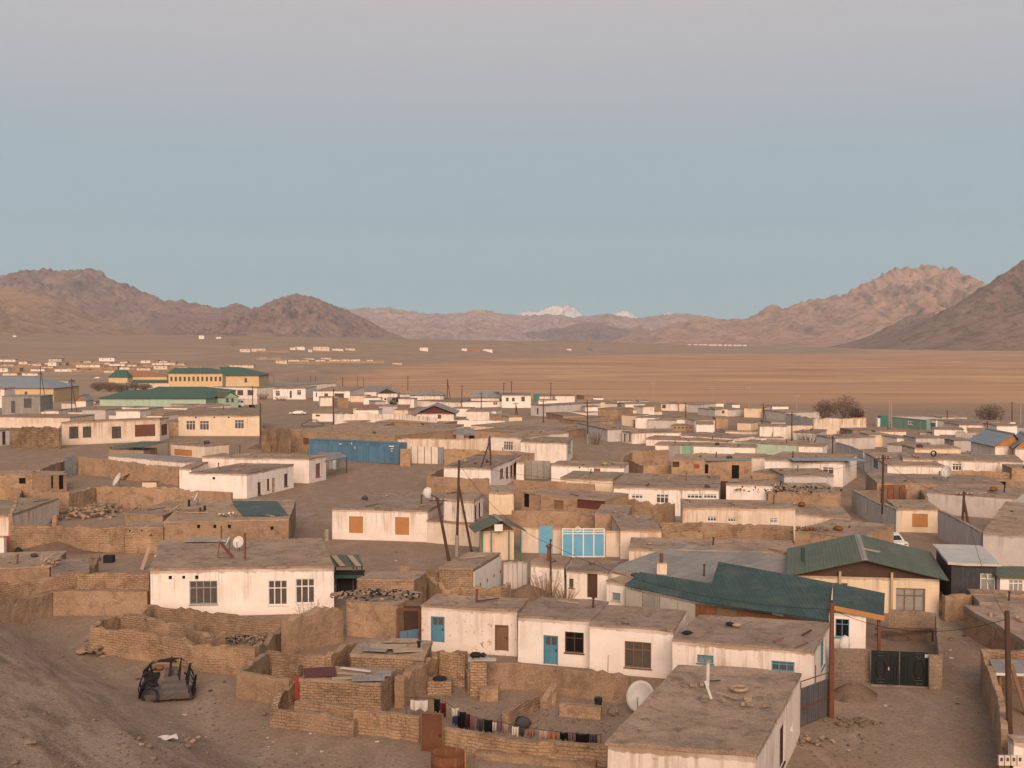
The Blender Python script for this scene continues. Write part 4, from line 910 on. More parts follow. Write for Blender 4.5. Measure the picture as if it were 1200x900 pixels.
# right of the lane
house('low mud house with a grey flat roof along the right of the lane', 1204, 754, 1330, 754, h=1.7, D=9, wall='mud_plaster', t=.2)
house('low mud store behind the grey-roofed house beside the lane', 1148, 706, 1290, 712, h=1.6, D=4, wall='mud_plaster', t=.2)
mud_wall('mud wall following the right edge of the lane down to the meter boxes', [(1153, 760), (1162, 786), (1171, 812), (1176, 834), (1178, 860)], h=2.0, mat='mud_plaster', th=.3, ragged=.08)
mud_wall('mud wall closing the far end of the shed beside the lane', [(1154, 760), (1230, 767)], h=2.0, mat='mud_brick', th=.3)
o = thing('shed', 'open shed with a corrugated grey roof and white fascia beside the lane', 'shed', P(1170, 800, 0))
m = MB(); slab(m, [P(1166, 788, 1.9) - o.location, P(1240, 790, 1.9) - o.location, P(1236, 774, 2.1) - o.location, P(1159, 772, 2.1) - o.location], .05); m.build('roof', 'grey_sheet', o)
m = MB(); m.bar(P(1167, 790, 1.82) - o.location, P(1240, 792, 1.82) - o.location, .05, .12); m.build('fascia', 'dish_white', o)
m = MB(); q = P(1172, 789, 1.8) - o.location; m.bar(q.xy.to_3d(), q, .12); m.build('post', 'old_wood', o)
m = MB(); q = P(1210, 790, 1.8) - o.location; m.bar(q.xy.to_3d(), q, .12); m.build('post', 'old_wood', o)
o = thing('plank', 'long brown plank leaning against the shed roof beside the lane', 'plank', P(1203, 838)); m = MB(); m.bar((0, 0, 0), at_depth(1185, 778, o.location.y + .8) - o.location, .26, .06); m.build('board', 'old_wood', o)
house('white plastered corner of a house cut by the frame below the lane wall', 1188, 868, 1290, 870, h=2.3, D=.6, wall='white_plaster', extra=False)
bx = at_depth(1172, 884, 46.2)
for i in range(4):
    o = thing('meter_box', ('%s of the four pale meter boxes on the wall end' % ('leftmost', 'second from left', 'third from left', 'rightmost')[i]), 'meter box', at_depth(1172 + 7.2 * i, 896, 46.2), 0, 'electricity meter boxes')
    m = MB(); m.box(-.10, -.12, 0, .11, .0, .40); m.build('box', 'pale_panel', o); m = MB(); m.box(-.05, -.128, .18, .06, -.12, .33); m.build('dial_window', 'glass', o)
o = thing('post', 'short post carrying the row of pale meter boxes', 'post', at_depth(1184, 915, 46.35)); m = MB(); m.bar((0, 0, -1.2), (0, 0, .9), .12); m.bar((-.5, -.02, .6), (.5, -.02, .6), .08); m.build('frame_bar', 'old_wood', o)

# white house on the left with three windows, and what is on its roof
house('large white house on the left with three lattice windows and round vent holes', 176, 667, 391, 664, yb=723, rs=(376, 631), wall='clean_plaster', win=[(222, 681, 255, 708, 'w4:pale_glass:glass'), (314, 680, 337, 709, 'w3:white_paint'), (346, 678, 369, 707, 'w3:white_paint'), (197.5, 674.8, 201.5, 679, 'open'), (213.5, 674.8, 217, 678.5, 'open'), (228.5, 674.4, 232.5, 679, 'open')], ov=.04, t=.08, extra=False)
zW = 3.35
hw_ = P(176, 723); zW = at_depth(176, 667, hw_.y).z + .02
dish('small satellite dish turned edge-on near the brown post on the white house roof', 268, 644, .42, zW, az=255, mast=.25)
dish('round satellite dish facing out beside the brown post on the white house roof', 280, 645, .44, zW, az=190, mast=.25)
for lb, px, py, hh in (('square brown post standing on the roof of the large white house', 287, 654, 1.75), ('thin dark post at the back of the large white house roof', 259.5, 634, 1.15)):
    o = MB().bar((0, 0, -.05), (0, 0, hh), .14 if hh > 1.5 else .10).build('post', 'brown_metal'); o.location = P(px, py, zW); tag(o, lb, 'post')
o = thing('trestle', 'triangular brown metal frame leaning on the white house roof', 'frame', P(263, 654, zW)); m = MB(); m.bar((-.5, 0, 0), (-.42, .3, 1.1), .07); m.bar((-.42, .3, 1.1), (.5, 0, .05), .10); m.bar((-.3, .35, 1.0), (.62, .1, .05), .10); m.bar((-.5, 0, .04), (.5, 0, .04), .07); m.build('bar', 'brown_metal', o)
o = MB().box(-1.7, -.35, 0, 1.7, .35, .05).build('roof_sheet', 'grey_sheet'); o.location = P(243, 633, zW + .1); o.rotation_euler = (.25, 0, 0); tag(o, 'loose grey corrugated sheet along the rear of the white house roof', 'sheet')
o = thing('plank', 'pale board leaning at the left end of the large white house', 'plank', P(171, 676, 2.0)); m = MB(); m.bar((0, 0, -1.6), (.45, .8, 1.4), .16, .05); m.build('board', 'pale_wood', o)

# long wall and yards on the far left
mud_wall('long mud-brick wall running to the left end of the large white house', [(-60, 668), (90, 671), (175, 671)], h=2.45, mat='mud_brick', ragged=.06)
house('low mud room with a flat pale roof just behind the long left wall', -60, 668, 58, 664, h=2.0, yback=648, wall='mud_plaster', roof='pale_roof')
house('low brown-roofed store behind the long left wall, beside the white junk post', 60, 672, 104, 669, h=1.9, yback=656, wall='mud_plaster')
rubble('rubble', 'white and grey junk stacked between two low roofs on the left', 57, 662, .7, .8, 24, .11, ['pale_wood', 'rock'], z=2.0, seed=3, planks=5, mound=.5)
o = thing('tarpaulin', 'white torn sheeting hung on a crooked post at the left edge', 'sheet', P(5, 716)); m = MB(); m.bar((-.3, 0, -.1), (-.15, .1, 1.5), .12); m.build('post', 'pale_wood', o)
m = MB(); m.grid([[Vector((-.9 + .35 * i, -.3 + .4 * j + .1 * math.sin(i * 2), 1.55 + .18 * math.sin(i * 1.7 + j) - .12 * j)) for i in range(6)] for j in range(3)]); m.grid([[Vector((.1 + .25 * i, -.5 + .4 * j, .25 - .05 * i + .08 * math.sin(3 * i + j))) for i in range(5)] for j in range(3)]); m.build('sheeting', 'cloth_white', o)

mud_wall('thicker plastered lower course along the long left mud-brick wall', [(-60, 690), (60, 692), (174, 692)], h=1.6, mat='mud_plaster', th=.75, ragged=.04)
# mud compound in front of the white house
mud_wall('front mud-brick wall of the nearest ruined compound below the white house', [(108, 733), (175, 742), (242, 754), (300, 758)], yb=764, mat='mud_brick', ragged=.09)
mud_wall('side mud-brick wall of the ruined compound climbing to the white house', [(108, 733), (140, 721), (174, 710)], h=1.5, mat='rough_brick', ragged=.10)
mud_wall('broken middle wall inside the ruined compound below the white house', [(143, 722), (180, 727), (217, 732), (246, 747)], h=1.5, mat='rough_brick', ragged=.14)
mud_wall('rear wall of the ruined compound just under the white house front', [(173, 711), (235, 716), (300, 723), (334, 726)], h=1.2, mat='mud_brick', ragged=.12)
mud_wall('thick crumbling mud wall right of the white house, beside the bare twigs', [(334, 728), (362, 721), (398, 713)], h=2.0, mat='mud_plaster', th=.6, ragged=.25)
mud_wall('mud wall closing the right of the ruined compound', [(300, 758), (322, 742), (340, 728)], h=1.3, mat='rough_brick', ragged=.2)
rubble('rubble', 'grey stones and rubbish inside the ruined compound', 285, 752, 3.0, 1.0, 240, .09, ['rock', 'pale_roof', 'soot'], seed=8, planks=5, mound=.3)
rubble('rubble', 'tumbled stones at the outer corner of the ruined compound', 108, 767, 1.2, .9, 26, .26, ['mud_plaster', 'rock'], seed=9, mound=.45)
mud_wall('left wall of the small square mud pen', [(280, 787), (312, 764)], h=1.3, mat='mud_plaster', ragged=.08)
mud_wall('front wall of the small square mud pen', [(280, 787), (308, 791), (341, 796)], h=1.3, mat='mud_plaster', ragged=.06)
mud_wall('back wall of the small square mud pen', [(312, 763), (350, 766), (387, 768)], h=1.25, mat='mud_brick', ragged=.06)
mud_wall('short broken stub of mud wall beside the dark red plank door', [(322, 816), (334, 806), (345, 799)], h=.95, mat='rough_brick', ragged=.25)
o = thing('door', 'narrow dark red plank door at the corner of the tin-roofed mud shed', 'door', P(344, 823)); m = MB(); m.box(0, 0, 0, .34, .05, 1.35); m.build('panel', 'red_paint', o); m = MB(); m.box(.26, -.04, .6, .30, 0, .72); m.build('handle', 'dark_wood', o)
house('mud-brick shed roofed with loose tin sheets and planks', 351, 796, 446, 801, h=1.7, rs=(464, 786), wall='rough_brick', roof='pale_roof', t=.1)
for i, (px, py, l, w_, a, mt, lb) in enumerate(((375, 788, 1.6, 1.5, 12, 'maroon_sheet', 'faded purple sheet on the mud shed roof'), (402, 795, 1.1, .35, 8, 'pale_wood', 'short pale board lying flat on the mud shed roof'), (412, 790, 1.5, .22, -14, 'pale_wood', 'whitish board laid slanting over the mud shed roof'), (417, 785, 1.7, .2, -22, 'dish_white', 'white plank lying highest on the mud shed roof'),
    (432, 795, 1.6, .9, 4, 'grey_sheet', 'grey tin sheet at the front edge of the mud shed roof'), (448, 790, .9, .8, 6, 'grey_sheet', 'square tin sheet at the right corner of the mud shed roof'))):
    o = MB().box(-l / 2, -w_ / 2, 0, l / 2, w_ / 2, .04).build('roof_sheet' if 'sheet' in lb else 'plank', mt); o.location = P(px, py, 1.75 + .02 * i); o.rotation_euler = (0.02, 0, math.radians(a)); tag(o, lb, 'sheet' if 'sheet' in lb else 'plank')
mud_wall('low outer mud wall of long flat courses in front of the tin-roofed shed', [(318, 831), (366, 836), (416, 843)], h=.85, mat='mud_brick', ragged=.05)
mud_wall('second higher course of mud wall just below the tin-roofed shed', [(346, 821), (380, 824), (416, 829)], h=1.15, mat='mud_brick', ragged=.06)
mud_wall('mud wall running up to the left of the rusty brown yard door', [(416, 831), (455, 835), (493, 840)], h=1.15, mat='mud_brick', ragged=.08)
o = MB().bar((0, 0, 0), (.45, .3, .62), .28, .12).build('stone_slab', 'mud_plaster'); o.location = P(361, 848); tag(o, 'flat slab leaning on the low outer mud wall', 'stone')
o = thing('yard_gate', 'rusty brown sheet door standing in the near mud wall', 'door', P(494, 880)); b = P(519, 882) - o.location; m = MB(); a = Vector((0, 0, 0)); k = Vector((0, .06, 0)); m.hexa([a, b, b + k, a + k] + [x + Vector((0, 0, 1.75)) for x in (a, b, b + k, a + k)]); d_ = m.build('panel', 'brown_metal', o)
m = MB(); m.bar((.0, -.03, .0), (0, -.03, 1.78), .07); m.bar(b + Vector((0, -.03, 0)), b + Vector((0, -.03, 1.78)), .07); m.bar((0, -.03, 1.76), b + Vector((0, -.03, 1.76)), .06); m.build('door_frame', 'old_wood', o); m = MB(); m.lump(b * .86 + Vector((0, -.05, .8)), .06, .05, .09, 2); m.build('handle', 'dark_wood', o)
mud_wall('near mud wall stretching from the rusty yard door under the washing line', [(520, 852), (560, 859), (600, 865), (655, 869), (712, 873)], h=.95, mat='mud_brick', ragged=.05)
mud_wall('low outer step of mud at the foot of the wall under the washing line', [(560, 876), (640, 884), (700, 890)], h=.35, mat='mud_plaster', th=.8, ragged=.1)
o = thing('metal_tank', 'rusty open-topped round metal tank at the bottom edge', 'tank', P(525, 915)); m = MB(); n = 28; R_ = .72; Ht = 1.2
prof = [(R_, 0), (R_, .4), (R_ * 1.015, .42), (R_, .44), (R_, .8), (R_ * 1.015, .82), (R_, .84), (R_, Ht), (R_ - .03, Ht), (R_ - .03, .05)]
m.grid([[Vector((r * math.cos(2 * math.pi * i / n), r * math.sin(2 * math.pi * i / n), z)) for i in range(n + 1)] for r, z in prof]); m.build('shell', 'rust_sheet', o, True)
m = MB(); m.f.append(tuple(range(n))); m.v += [Vector(((R_ - .03) * math.cos(2 * math.pi * i / n), (R_ - .03) * math.sin(2 * math.pi * i / n), .62)) for i in range(n)]; m.build('inner_plate', 'old_wood', o)
m = MB(); m.bar((R_, -.1, .0), (R_ + .02, -.1, Ht + .05), .07); m.build('side_bar', 'orange_board', o)

# yard behind the wall: store, pillar, oven, low walls, big dish, washing
house('flat-topped mud-brick store patched with boards, in the middle of the near yards', 411, 767, 497, 771, h=1.75, rs=(506, 752), wall='rough_brick', roof='pale_roof', t=.12)
for i, (px, py, l, w_, a, mt) in enumerate(((455, 758, 2.0, .8, 5, 'pale_wood'), (478, 762, 1.6, .7, 12, 'pale_wood'), (440, 762, 1.3, .5, -8, 'grey_sheet'), (470, 751, 1.9, .7, 3, 'pale_roof'))):
    o = MB().box(-l / 2, -w_ / 2, 0, l / 2, w_ / 2, .05).build('roof_board', mt); o.location = P(px, py, 1.82); o.rotation_euler = (0.02, .01, math.radians(a)); tag(o, 'weathered board laid on the roof of the mud-brick store', 'board', 'boards on the store roof')
o = thing('stove_pipe', 'short black stove pipe on the boarded store roof', 'pipe', P(491, 760, 1.8)); m = MB(); m.tube((0, 0, 0), (0, 0, .34), .09, .09, 10); m.build('pipe', 'soot', o); m = MB(); m.tube((0, 0, .34), (0, 0, .40), .13, .13, 10); m.build('cowl', 'soot', o)
mud_wall('broken mud-brick wall left of the boarded store', [(385, 768), (405, 757), (426, 748)], h=1.4, mat='rough_brick', ragged=.18)
mud_wall('thick leaning mud wall at the right end of the tin-roofed shed', [(468, 790), (482, 780), (496, 773)], h=1.75, mat='mud_plaster', th=.5, ragged=.12)
mud_wall('ragged wall between the boarded store and the clay oven', [(498, 772), (512, 764), (528, 768), (546, 770)], h=1.6, mat='rough_brick', ragged=.2)
o = thing('brick_pillar', 'square mud-brick pillar topped with tin sheets beside the yard wall', 'pillar', P(551, 817)); m = MB(); m.box(0, 0, -.2, .85, .85, 1.9); m.build('shaft', 'rough_brick', o)
m = MB(); m.box(-.1, -.1, 1.9, 1.0, .5, 1.95); m.box(.2, -.25, 1.96, 1.35, .25, 2.0); m.build('roof_sheet', 'silver_foil', o); m = MB(); m.lump((.3, .4, 2.1), .35, .25, .18, 5); m.lump((.65, .5, 2.08), .2, .2, .13, 8); m.build('scrap', 'soot', o)
o = thing('clay_oven', 'low square clay oven with a black rim in the near yard', 'oven', P(501, 815)); m = MB(); m.box(0, 0, -.1, 1.25, .9, .72); m.build('body', 'rough_brick', o); m = MB(); m.tube((.62, .45, .72), (.62, .45, .80), .40, .36, 14); m.build('rim', 'soot', o)
mud_wall('yard wall below the white houses with a patch of bare brick', [(570, 777), (600, 776), (645, 781), (692, 787), (738, 793)], h=1.4, mat='mud_plaster', ragged=.07)
o = MB().box(0, 0, -.1, .95, .7, .62).build('clay_bench', 'mud_plaster'); o.location = P(562, 822); tag(o, 'clay bench built against the foot of the mud-brick pillar', 'bench')
mud_wall('low thick wall crossing the near yard towards the washing line', [(592, 834), (610, 822), (629, 811)], h=.8, mat='rough_brick', ragged=.08)
mud_wall('short sloping buttress against the yard wall', [(636, 822), (644, 808), (650, 798)], h=.8, hs=[.35, .8, 1.2], mat='mud_plaster', ragged=.05)
mud_wall('low free-standing bench of mud in the middle of the near yard', [(657, 824), (680, 826), (705, 828)], h=.55, mat='mud_plaster', th=.5, ragged=.04)
o = thing('bucket', 'black bucket standing on the low mud bench', 'bucket', P(701, 826, .5)); m = MB(); m.tube((0, 0, 0), (0, 0, .36), .17, .21, 14, True); m.build('pail', 'soot', o); m = MB(); m.tube((-.21, 0, .36), (.21, 0, .36), .012, .012, 6); m.build('handle', 'dark_grey_sheet', o)
o = MB().lump((0, 0, .2), .34, .3, .28, 7, 8).build('rock', 'rock'); o.location = P(719, 838); tag(o, 'pale boulder beside the foot of the big dish', 'stone')
o = thing('bundle', 'dark lumpy bundle lying beside the low wall near the washing', 'bundle', P(613, 853)); m = MB(); m.lump((0, 0, .25), .42, .3, .34, 9, 9); m.build('cover', 'cloth_grey', o, True)
dish('biggest satellite dish, dusty white, at the edge of the nearest roof', 752, 838, .78, 0, az=205, el=22, mast=.32)
o = thing('stick', 'thin upright stick standing at the yard wall', 'stick', P(712, 800)); m = MB(); m.tube((0, 0, 0), (.03, 0, 1.5), .03, .025, 6); m.build('rod', 'pale_wood', o)
def wd(x): return 55.4 - (x - 480) / 220 * 3.5
WASH = [(481, 820, 501, 831, 'cloth_white', 'white sheet bunched at the left end of the washing line'), (508.5, 818.5, 515.5, 834, 'cloth_black', 'black shirt hung beside the dark red cloth, highest on the washing line'), (515.8, 823, 522.6, 841, 'cloth_red', 'dark red cloth hung beside the black shirt'),
    (529, 829, 538, 838, 'cloth_white', 'short white cloth hung left of the long black trousers'), (530, 838.2, 536.5, 848, 'cloth_blue', 'dark blue cloth hung under the short white cloth'), (536.5, 833.5, 546, 854, 'cloth_black', 'long black trousers in the left half of the washing line'), (546.2, 836, 551, 854, 'cloth_red', 'narrow dark red garment hung right of the long black trousers'), (551.4, 839, 558.5, 854.5, 'cloth_mauve', 'mauve garment on the washing line'),
    (559, 842, 567, 856, 'cloth_grey', 'charcoal garment in the middle of the washing line'), (567.2, 843, 577, 857, 'cloth_black', 'black vest in the middle of the washing line'), (577.2, 846, 582, 855, 'cloth_white', 'tiny white cloth beside the black vest'), (582.5, 840, 589, 856, 'cloth_mauve', 'dusky patterned towel right of the middle of the washing line'), (589.2, 848, 595, 857, 'cloth_pink', 'pale pink cloth beside the dusky towel'),
    (600, 851, 608, 861, 'cloth_white', 'white shirt hung where two mud walls meet'), (608.3, 852, 615, 861.5, 'cloth_grey', 'grey shirt hung beside the white shirt'), (619, 853.5, 627, 862.5, 'cloth_orange', 'orange-brown cloth on the washing line'), (632, 855.5, 642, 864, 'cloth_pink', 'pink towel on the right half of the washing line'), (642.3, 856.5, 655, 865.5, 'cloth_orange', 'reddish patterned towel beside the pink towel'),
    (656, 858, 666, 866.5, 'cloth_black', 'black sock-like garment beside the reddish towel'), (667, 858.5, 673.5, 867.5, 'cloth_mauve', 'grey-mauve cloth near the right end of the washing line'), (674.5, 859.5, 691, 871, 'cloth_black', 'wide black sheet near the right end of the washing line'), (691.4, 860.5, 700, 871.5, 'cloth_grey', 'dark grey cloth at the right end of the washing line')]
for i, (x0, y0, x1, y1, mt, lb) in enumerate(WASH):
    d0, d1 = wd(x0), wd(x1); A_, B_ = at_depth(x0, y0, d0), at_depth(x1, y0 + .4, d1); C_ = at_depth(x0, y1, d0); hh = A_.z - C_.z; o_ = A_; m = MB(); rg = random.Random(i); rows = []
    for side in (0, 1):
        for j in (range(5) if side == 0 else range(4, -1, -1)):
            rows.append([(A_.lerp(B_, u / 7) - o_) + Vector((0, .11 * math.sin(u * 1.9 + i) * (.3 + j / 5) + side * .012, -hh * j / 4 * (1 + .14 * math.sin(u * 1.3 + i * 2)) - .04 * math.sin(math.pi * u / 7))) for u in range(8)])
    rows.append(rows[0]); ob = m.grid(rows).build('garment', mt); ob.location = o_; tag(ob, lb, 'laundry', 'washing on the line')
a_, b_ = at_depth(478, 818, wd(478)), at_depth(703, 860.2, wd(703)); m = MB(); pts = [at_depth(x, y, wd(x) - .01) for x, y in ((476, 817), (508, 818.4), (523, 823), (537, 833.5), (560, 841.5), (590, 847), (612, 851.8), (640, 855.8), (674, 859.3), (704, 861))]
for p, q in zip(pts, pts[1:]): m.tube(p - pts[0], q - pts[0], .012, .012, 5, False)
o = m.build('washing_line', 'wire'); o.location = pts[0]; tag(o, 'thin washing line strung across the near yard', 'line')
for lb, q in (('short stick holding the left end of the washing line', pts[0]), ('short stick holding the right end of the washing line', pts[-1])):
    m = MB(); m.tube((0, 0, -q.z - .1), (0, 0, .05), .035, .03, 6); o = m.build('stick', 'old_wood'); o.location = q; tag(o, lb, 'stick')
# bits and pieces in the yards
for i, (px, py, r_) in enumerate(((548, 788, .2), (640, 838, .15), (672, 846, .12), (560, 830, .14), (590, 838, .18), (455, 842, .12), (745, 834, .2), (392, 842, .12), (310, 838, .16), (330, 846, .2), (292, 770, .16), (262, 800, .14))):
    o = MB().lump((0, 0, r_ * .4), r_, r_ * .8, r_ * .6, i).build('rock', 'rock'); o.location = P(px, py); o.rotation_euler = (0, 0, i); tag(o, 'loose stone lying on the trodden ground of the near yards', 'stone', 'loose stones in the near yards')
# burnt-out car shell on the slope: open end to the viewer, torn ribs arching over crushed seats
wr = P(190, 822); o = thing('car_wreck', 'burnt-out car shell lying stripped on the gravel slope', 'wreck', wr + Vector((0, 1.0, .12)), math.radians(12))
rg = random.Random(21)
def crumple(p, a): return p + noise.noise_vector(p * 2.3 + Vector((3, 1, 7))) * a
def sheet(rows, nm, mt, off=(0, .03, -.05)):
    m = MB(); m.grid(rows); m.grid([[p + Vector(off) for p in r_] for r_ in rows]); return m.build(nm, mt, o)
sheet([[crumple(Vector((x, -1.35 + 2.7 * i / 8, z)), .10) for x, z in ((-1.35, .32), (-1.3, .02), (-.5, .10), (.5, .08), (1.3, .02), (1.35, .36))] for i in range(9)], 'floor_pan', 'burnt_metal')
sheet([[crumple(Vector((-1.1 + 2.3 * i / 8, -1.38 - .05 * j, .12 + .13 * j)), .05) for i in range(9)] for j in range(3)], 'bumper', 'burnt_metal')
for y, z, x0, x1 in ((-1.05, .42, -.35, 1.05), (-.6, .66, -.30, .95), (-.15, .90, -.2, .55), (.35, 1.12, -.15, .45)):
    sheet([[crumple(Vector((x0 + (x1 - x0) * i / 5, y + dy, z + dz)), .06) for dy, dz in ((0, -.36), (0, 0), (.40, .04), (.42, -.2))] for i in range(6)], 'seat_frame', 'burnt_metal')
for k_, (y, h_, w0, t0, t1) in enumerate(((-1.2, .95, 1.28, 0, .28), (-.9, 1.2, 1.34, 0, .40), (-.45, 1.45, 1.38, 0, .46), (.1, 1.7, 1.36, 0, .55), (.75, 1.62, 1.26, 0, 1), (-1.15, 1.0, 1.28, .76, 1), (-.7, 1.35, 1.35, .68, 1), (-.2, 1.55, 1.38, .60, 1))):
    rows = []
    for i in range(13):
        a_ = math.pi * (t0 + (t1 - t0) * i / 12); x = -w0 * math.copysign(abs(math.cos(a_)) ** .6, math.cos(a_)); z = .15 + (h_ - .15) * math.sin(a_) ** .75; wd_ = .05 + .07 * rg.random()
        rows.append([crumple(Vector((x, y + s_ * wd_, z)), .16) for s_ in (-1, 0, 1)])
    sheet(rows, 'body_rib', 'soot', (0, 0, -.06))
for s_ in (-1, 1):
    sheet([[crumple(Vector((s_ * (1.33 - .03 * j), -1.3 + 2.6 * i / 9, .12 + .15 * j + (.22 * rg.random() if j == 2 else 0))), .14) for i in range(10)] for j in range(3)], 'side_panel', 'soot', (.04, 0, 0))
for x, h_, ln_ in ((.06, 1.95, .22), (.50, 1.8, .30), (.95, 1.45, .4), (-.75, 1.5, -.2)):
    sheet([[crumple(Vector((x + .15 * s_ * (1 - z / 2.4) + ln_ * (z - .5) * .5, -.2 + .15 * z, z)), .06) for s_ in (-1, 1)] for z in (.4, .8, 1.2, 1.5, h_)], 'torn_strut', 'soot', (0, .05, 0))
sheet([[crumple(Vector((-1.2 + .8 * i / 5, -.9 + .35 * j, .70 + .16 * j)), .22) for i in range(6)] for j in range(4)], 'bonnet', 'soot')
m = MB(); m.lump((-.45, .0, 1.35), .34, .22, .16, 6); m.build('rag', 'rust_sheet', o)
m = MB(); q = [Vector((-.75 + .38 * math.cos(t), -1.5, .34 + .38 * math.sin(t))) for t in [2 * math.pi * i / 16 for i in range(17)]]
for p1, p2 in zip(q, q[1:]): m.bar(p1, p2, .13, .09)
m.build('wheel', 'soot', o)
# litter and stones on the gravel slope
o = MB(); o.grid([[Vector((-.5 + .2 * i, -.28 + .19 * j, .06 + .05 * math.sin(i * 2.1 + j * 3))) for i in range(6)] for j in range(4)]); o.grid([[Vector((-.5 + .2 * i, -.28 + .19 * j, .045 + .05 * math.sin(i * 2.1 + j * 3))) for i in range(6)] for j in range(4)])
o = o.build('plastic_sheet', 'cloth_white'); o.location = P(194, 866); o.rotation_euler = (0, 0, .4); tag(o, 'crumpled white plastic sheet lying on the gravel slope', 'litter')
mb = MB(); rg = random.Random(4)
for i in range(2600):
    px = rg.uniform(-30, 470); py = rg.uniform(712, 905)
    if py < 712 + (px) * .40 or (px > 260 and py < 850): continue
    q = P(px, py); s = .02 + .07 * rg.random() ** 3; mb.lump(q + Vector((0, 0, s * .3)), s, s * .8, s * .6, i, 5)
ob = mb.build('gravel', 'rock'); tag(ob, 'loose gravel scattered over the slope', None, None, 'stuff')
for i, (px, py, r_) in enumerate(((73, 770, .16), (48, 764, .14), (100, 752, .18), (148, 806, .12), (110, 845, .13), (163, 867, .16), (175, 876, .2), (35, 873, .3), (18, 895, .2), (85, 842, .12), (122, 796, .15), (62, 800, .1), (220, 876, .18), (228, 868, .14), (215, 863, .12), (140, 860, .12), (250, 850, .1), (95, 812, .1), (30, 840, .14), (180, 890, .18))):
    o = MB().lump((0, 0, r_ * .35), r_, r_ * .8, r_ * .6, i + 40).build('rock', 'rock'); o.location = P(px, py); o.rotation_euler = (0, 0, i); tag(o, 'fist-sized to head-sized stone lying on the gravel slope', 'stone', 'stones on the gravel slope')
rubble('rubble', 'pale rubble scattered at the lower edge of the gravel slope', 222, 868, 1.0, .7, 30, .09, ['rock', 'pale_roof'], z=P(222, 868).z, seed=12, mound=.06)
# ================================================================ middle of the town
WB, WD = 'w3:white_paint', 'w2:dark_wood'
# --- left yards
house('brown mud house whose flat roof carries a dish, pipes and loose boards', 192, 612, 338, 609, h=2.7, yback=587, wall='mud_plaster', roof='pale_roof', win=[(231, 615, 234.5, 619, 'open'), (250, 615, 253.5, 619, 'open'), (267, 615, 270.5, 619, 'open'), (317, 617, 320.5, 621, 'open')])
house('low orange mud shed whose earth roof joins the dish-bearing mud house', 147, 603, 191, 604, h=2.5, yback=588, wall='mud_plaster', roof='pale_roof')
o = thing('roof', 'flat dark green sheet canopy beside the brown mud house', 'canopy', P(272, 601, 0), 0); m = MB(); slab(m, [P(285, 604, 2.75) - o.location, P(338, 604, 2.75) - o.location, P(325, 587, 2.9) - o.location, P(272, 587, 2.9) - o.location], .06); m.build('canopy_sheet', 'dark_green_sheet', o); o.name = 'sheet_canopy'
for q in ((287, 603), (336, 603), (323, 588), (274, 588)):
    p = P(*q, 2.7) - o.location; m = MB(); m.bar(p.xy.to_3d(), p, .12); m.build('post', 'old_wood', o)
o = MB().box(-2.0, -.3, 0, 2.0, .3, .06).build('roof_sheet', 'blue_sheet'); o.location = P(345, 603, 0); tag(o, 'pale blue sheet lying on the ground beside the green canopy', 'sheet')
zE = 2.72
dish('thin satellite dish seen edge-on over the brown mud house', 231, 592, .55, zE, az=250, mast=.3)
for lb, px, py, hh, mt in (('short dark stove pipe beside the dish on the brown mud house', 221.5, 593, .6, 'soot'), ('blackened stub of pipe at the rear of the brown mud house', 240, 597, .35, 'soot')):
    o = MB().tube((0, 0, -.1), (0, 0, hh), .12, .12, 8).build('pipe', mt); o.location = P(px, py, zE); tag(o, lb, 'pipe')
for lb, px, py, a, l, tl, mt in (('grey board propped like a ridge on the brown mud house', 205, 600, 20, 1.1, .7, 'pale_wood'), ('long pale board slanting down on the brown mud house', 213, 602, -35, 1.7, .5, 'pale_wood'), ('flat pale plank beside the dish on the brown mud house', 230, 601, 6, 2.2, .0, 'pale_wood'), ('dark twisted branch at the left of the mud house roof', 184, 598, 12, 1.6, .2, 'dark_wood'), ('dark board lying between the pipes on the mud house roof', 222, 598, 3, 2.4, .0, 'old_wood')):
    o = MB().bar((-l / 2, 0, .05), (l / 2, 0, .05 + tl), .16, .05).build('plank', mt); o.location = P(px, py, zE); o.rotation_euler = (0, 0, math.radians(a)); tag(o, lb, 'plank')
rubble('rubble', 'pile of stones and pale scraps on the mud house roof edge', 270, 603, 1.2, .5, 16, .14, ['rock', 'cloth_white'], z=zE, seed=31, mound=.15)
mud_wall('stained mud-brick wall left of the pale brick hut', [(12, 616), (60, 616), (100, 618), (146, 617)], h=2.2, mat='mud_brick', ragged=.1)
house('pale brick hut at the end of the stained mud-brick wall', 146, 618, 191, 618, h=2.3, D=3, wall='rough_brick', roof='pale_roof', win=[(151, 621, 153, 623, 'open'), (165, 621, 167, 623, 'open'), (176, 626, 178, 628, 'open')])
o = thing('door', 'small dark red door in the stained mud wall at the far left', 'door', P(7, 645)); m = MB(); m.box(0, -.12, 0, 1.1, -.06, 1.3); m.build('panel', 'red_paint', o)
o = MB().lump((0, 0, .35), .45, .4, .42, 4, 8).build('barrel_heap', 'soot'); o.location = P(21, 651); tag(o, 'black sooty lump beside the red door on the far left', 'scrap'); o.name = 'scrap'
o = thing('plaster_pillar', 'patterned white pillar at the left edge beside the red door', 'pillar', P(-2, 652)); m = MB(); m.box(-.6, 0, 0, .5, .5, 1.7); m.build('shaft', 'clean_plaster', o)
mud_wall('long mud wall crossing behind the rubble yard on the left', [(24, 574), (80, 578), (112, 571), (190, 573), (272, 577)], h=2.2, mat='mud_plaster', ragged=.1)
mud_wall('short mud wall at the far left of the rubble yard', [(24, 574), (17, 592), (12, 604)], h=2.2, mat='mud_plaster', ragged=.1)
rubble('rubble', 'large heap of reddish stones and broken boards in the left yard', 98, 604, 4.2, 3.6, 150, .25, ['rock', 'mud_plaster', 'pale_roof'], seed=14, planks=8, mound=.8)
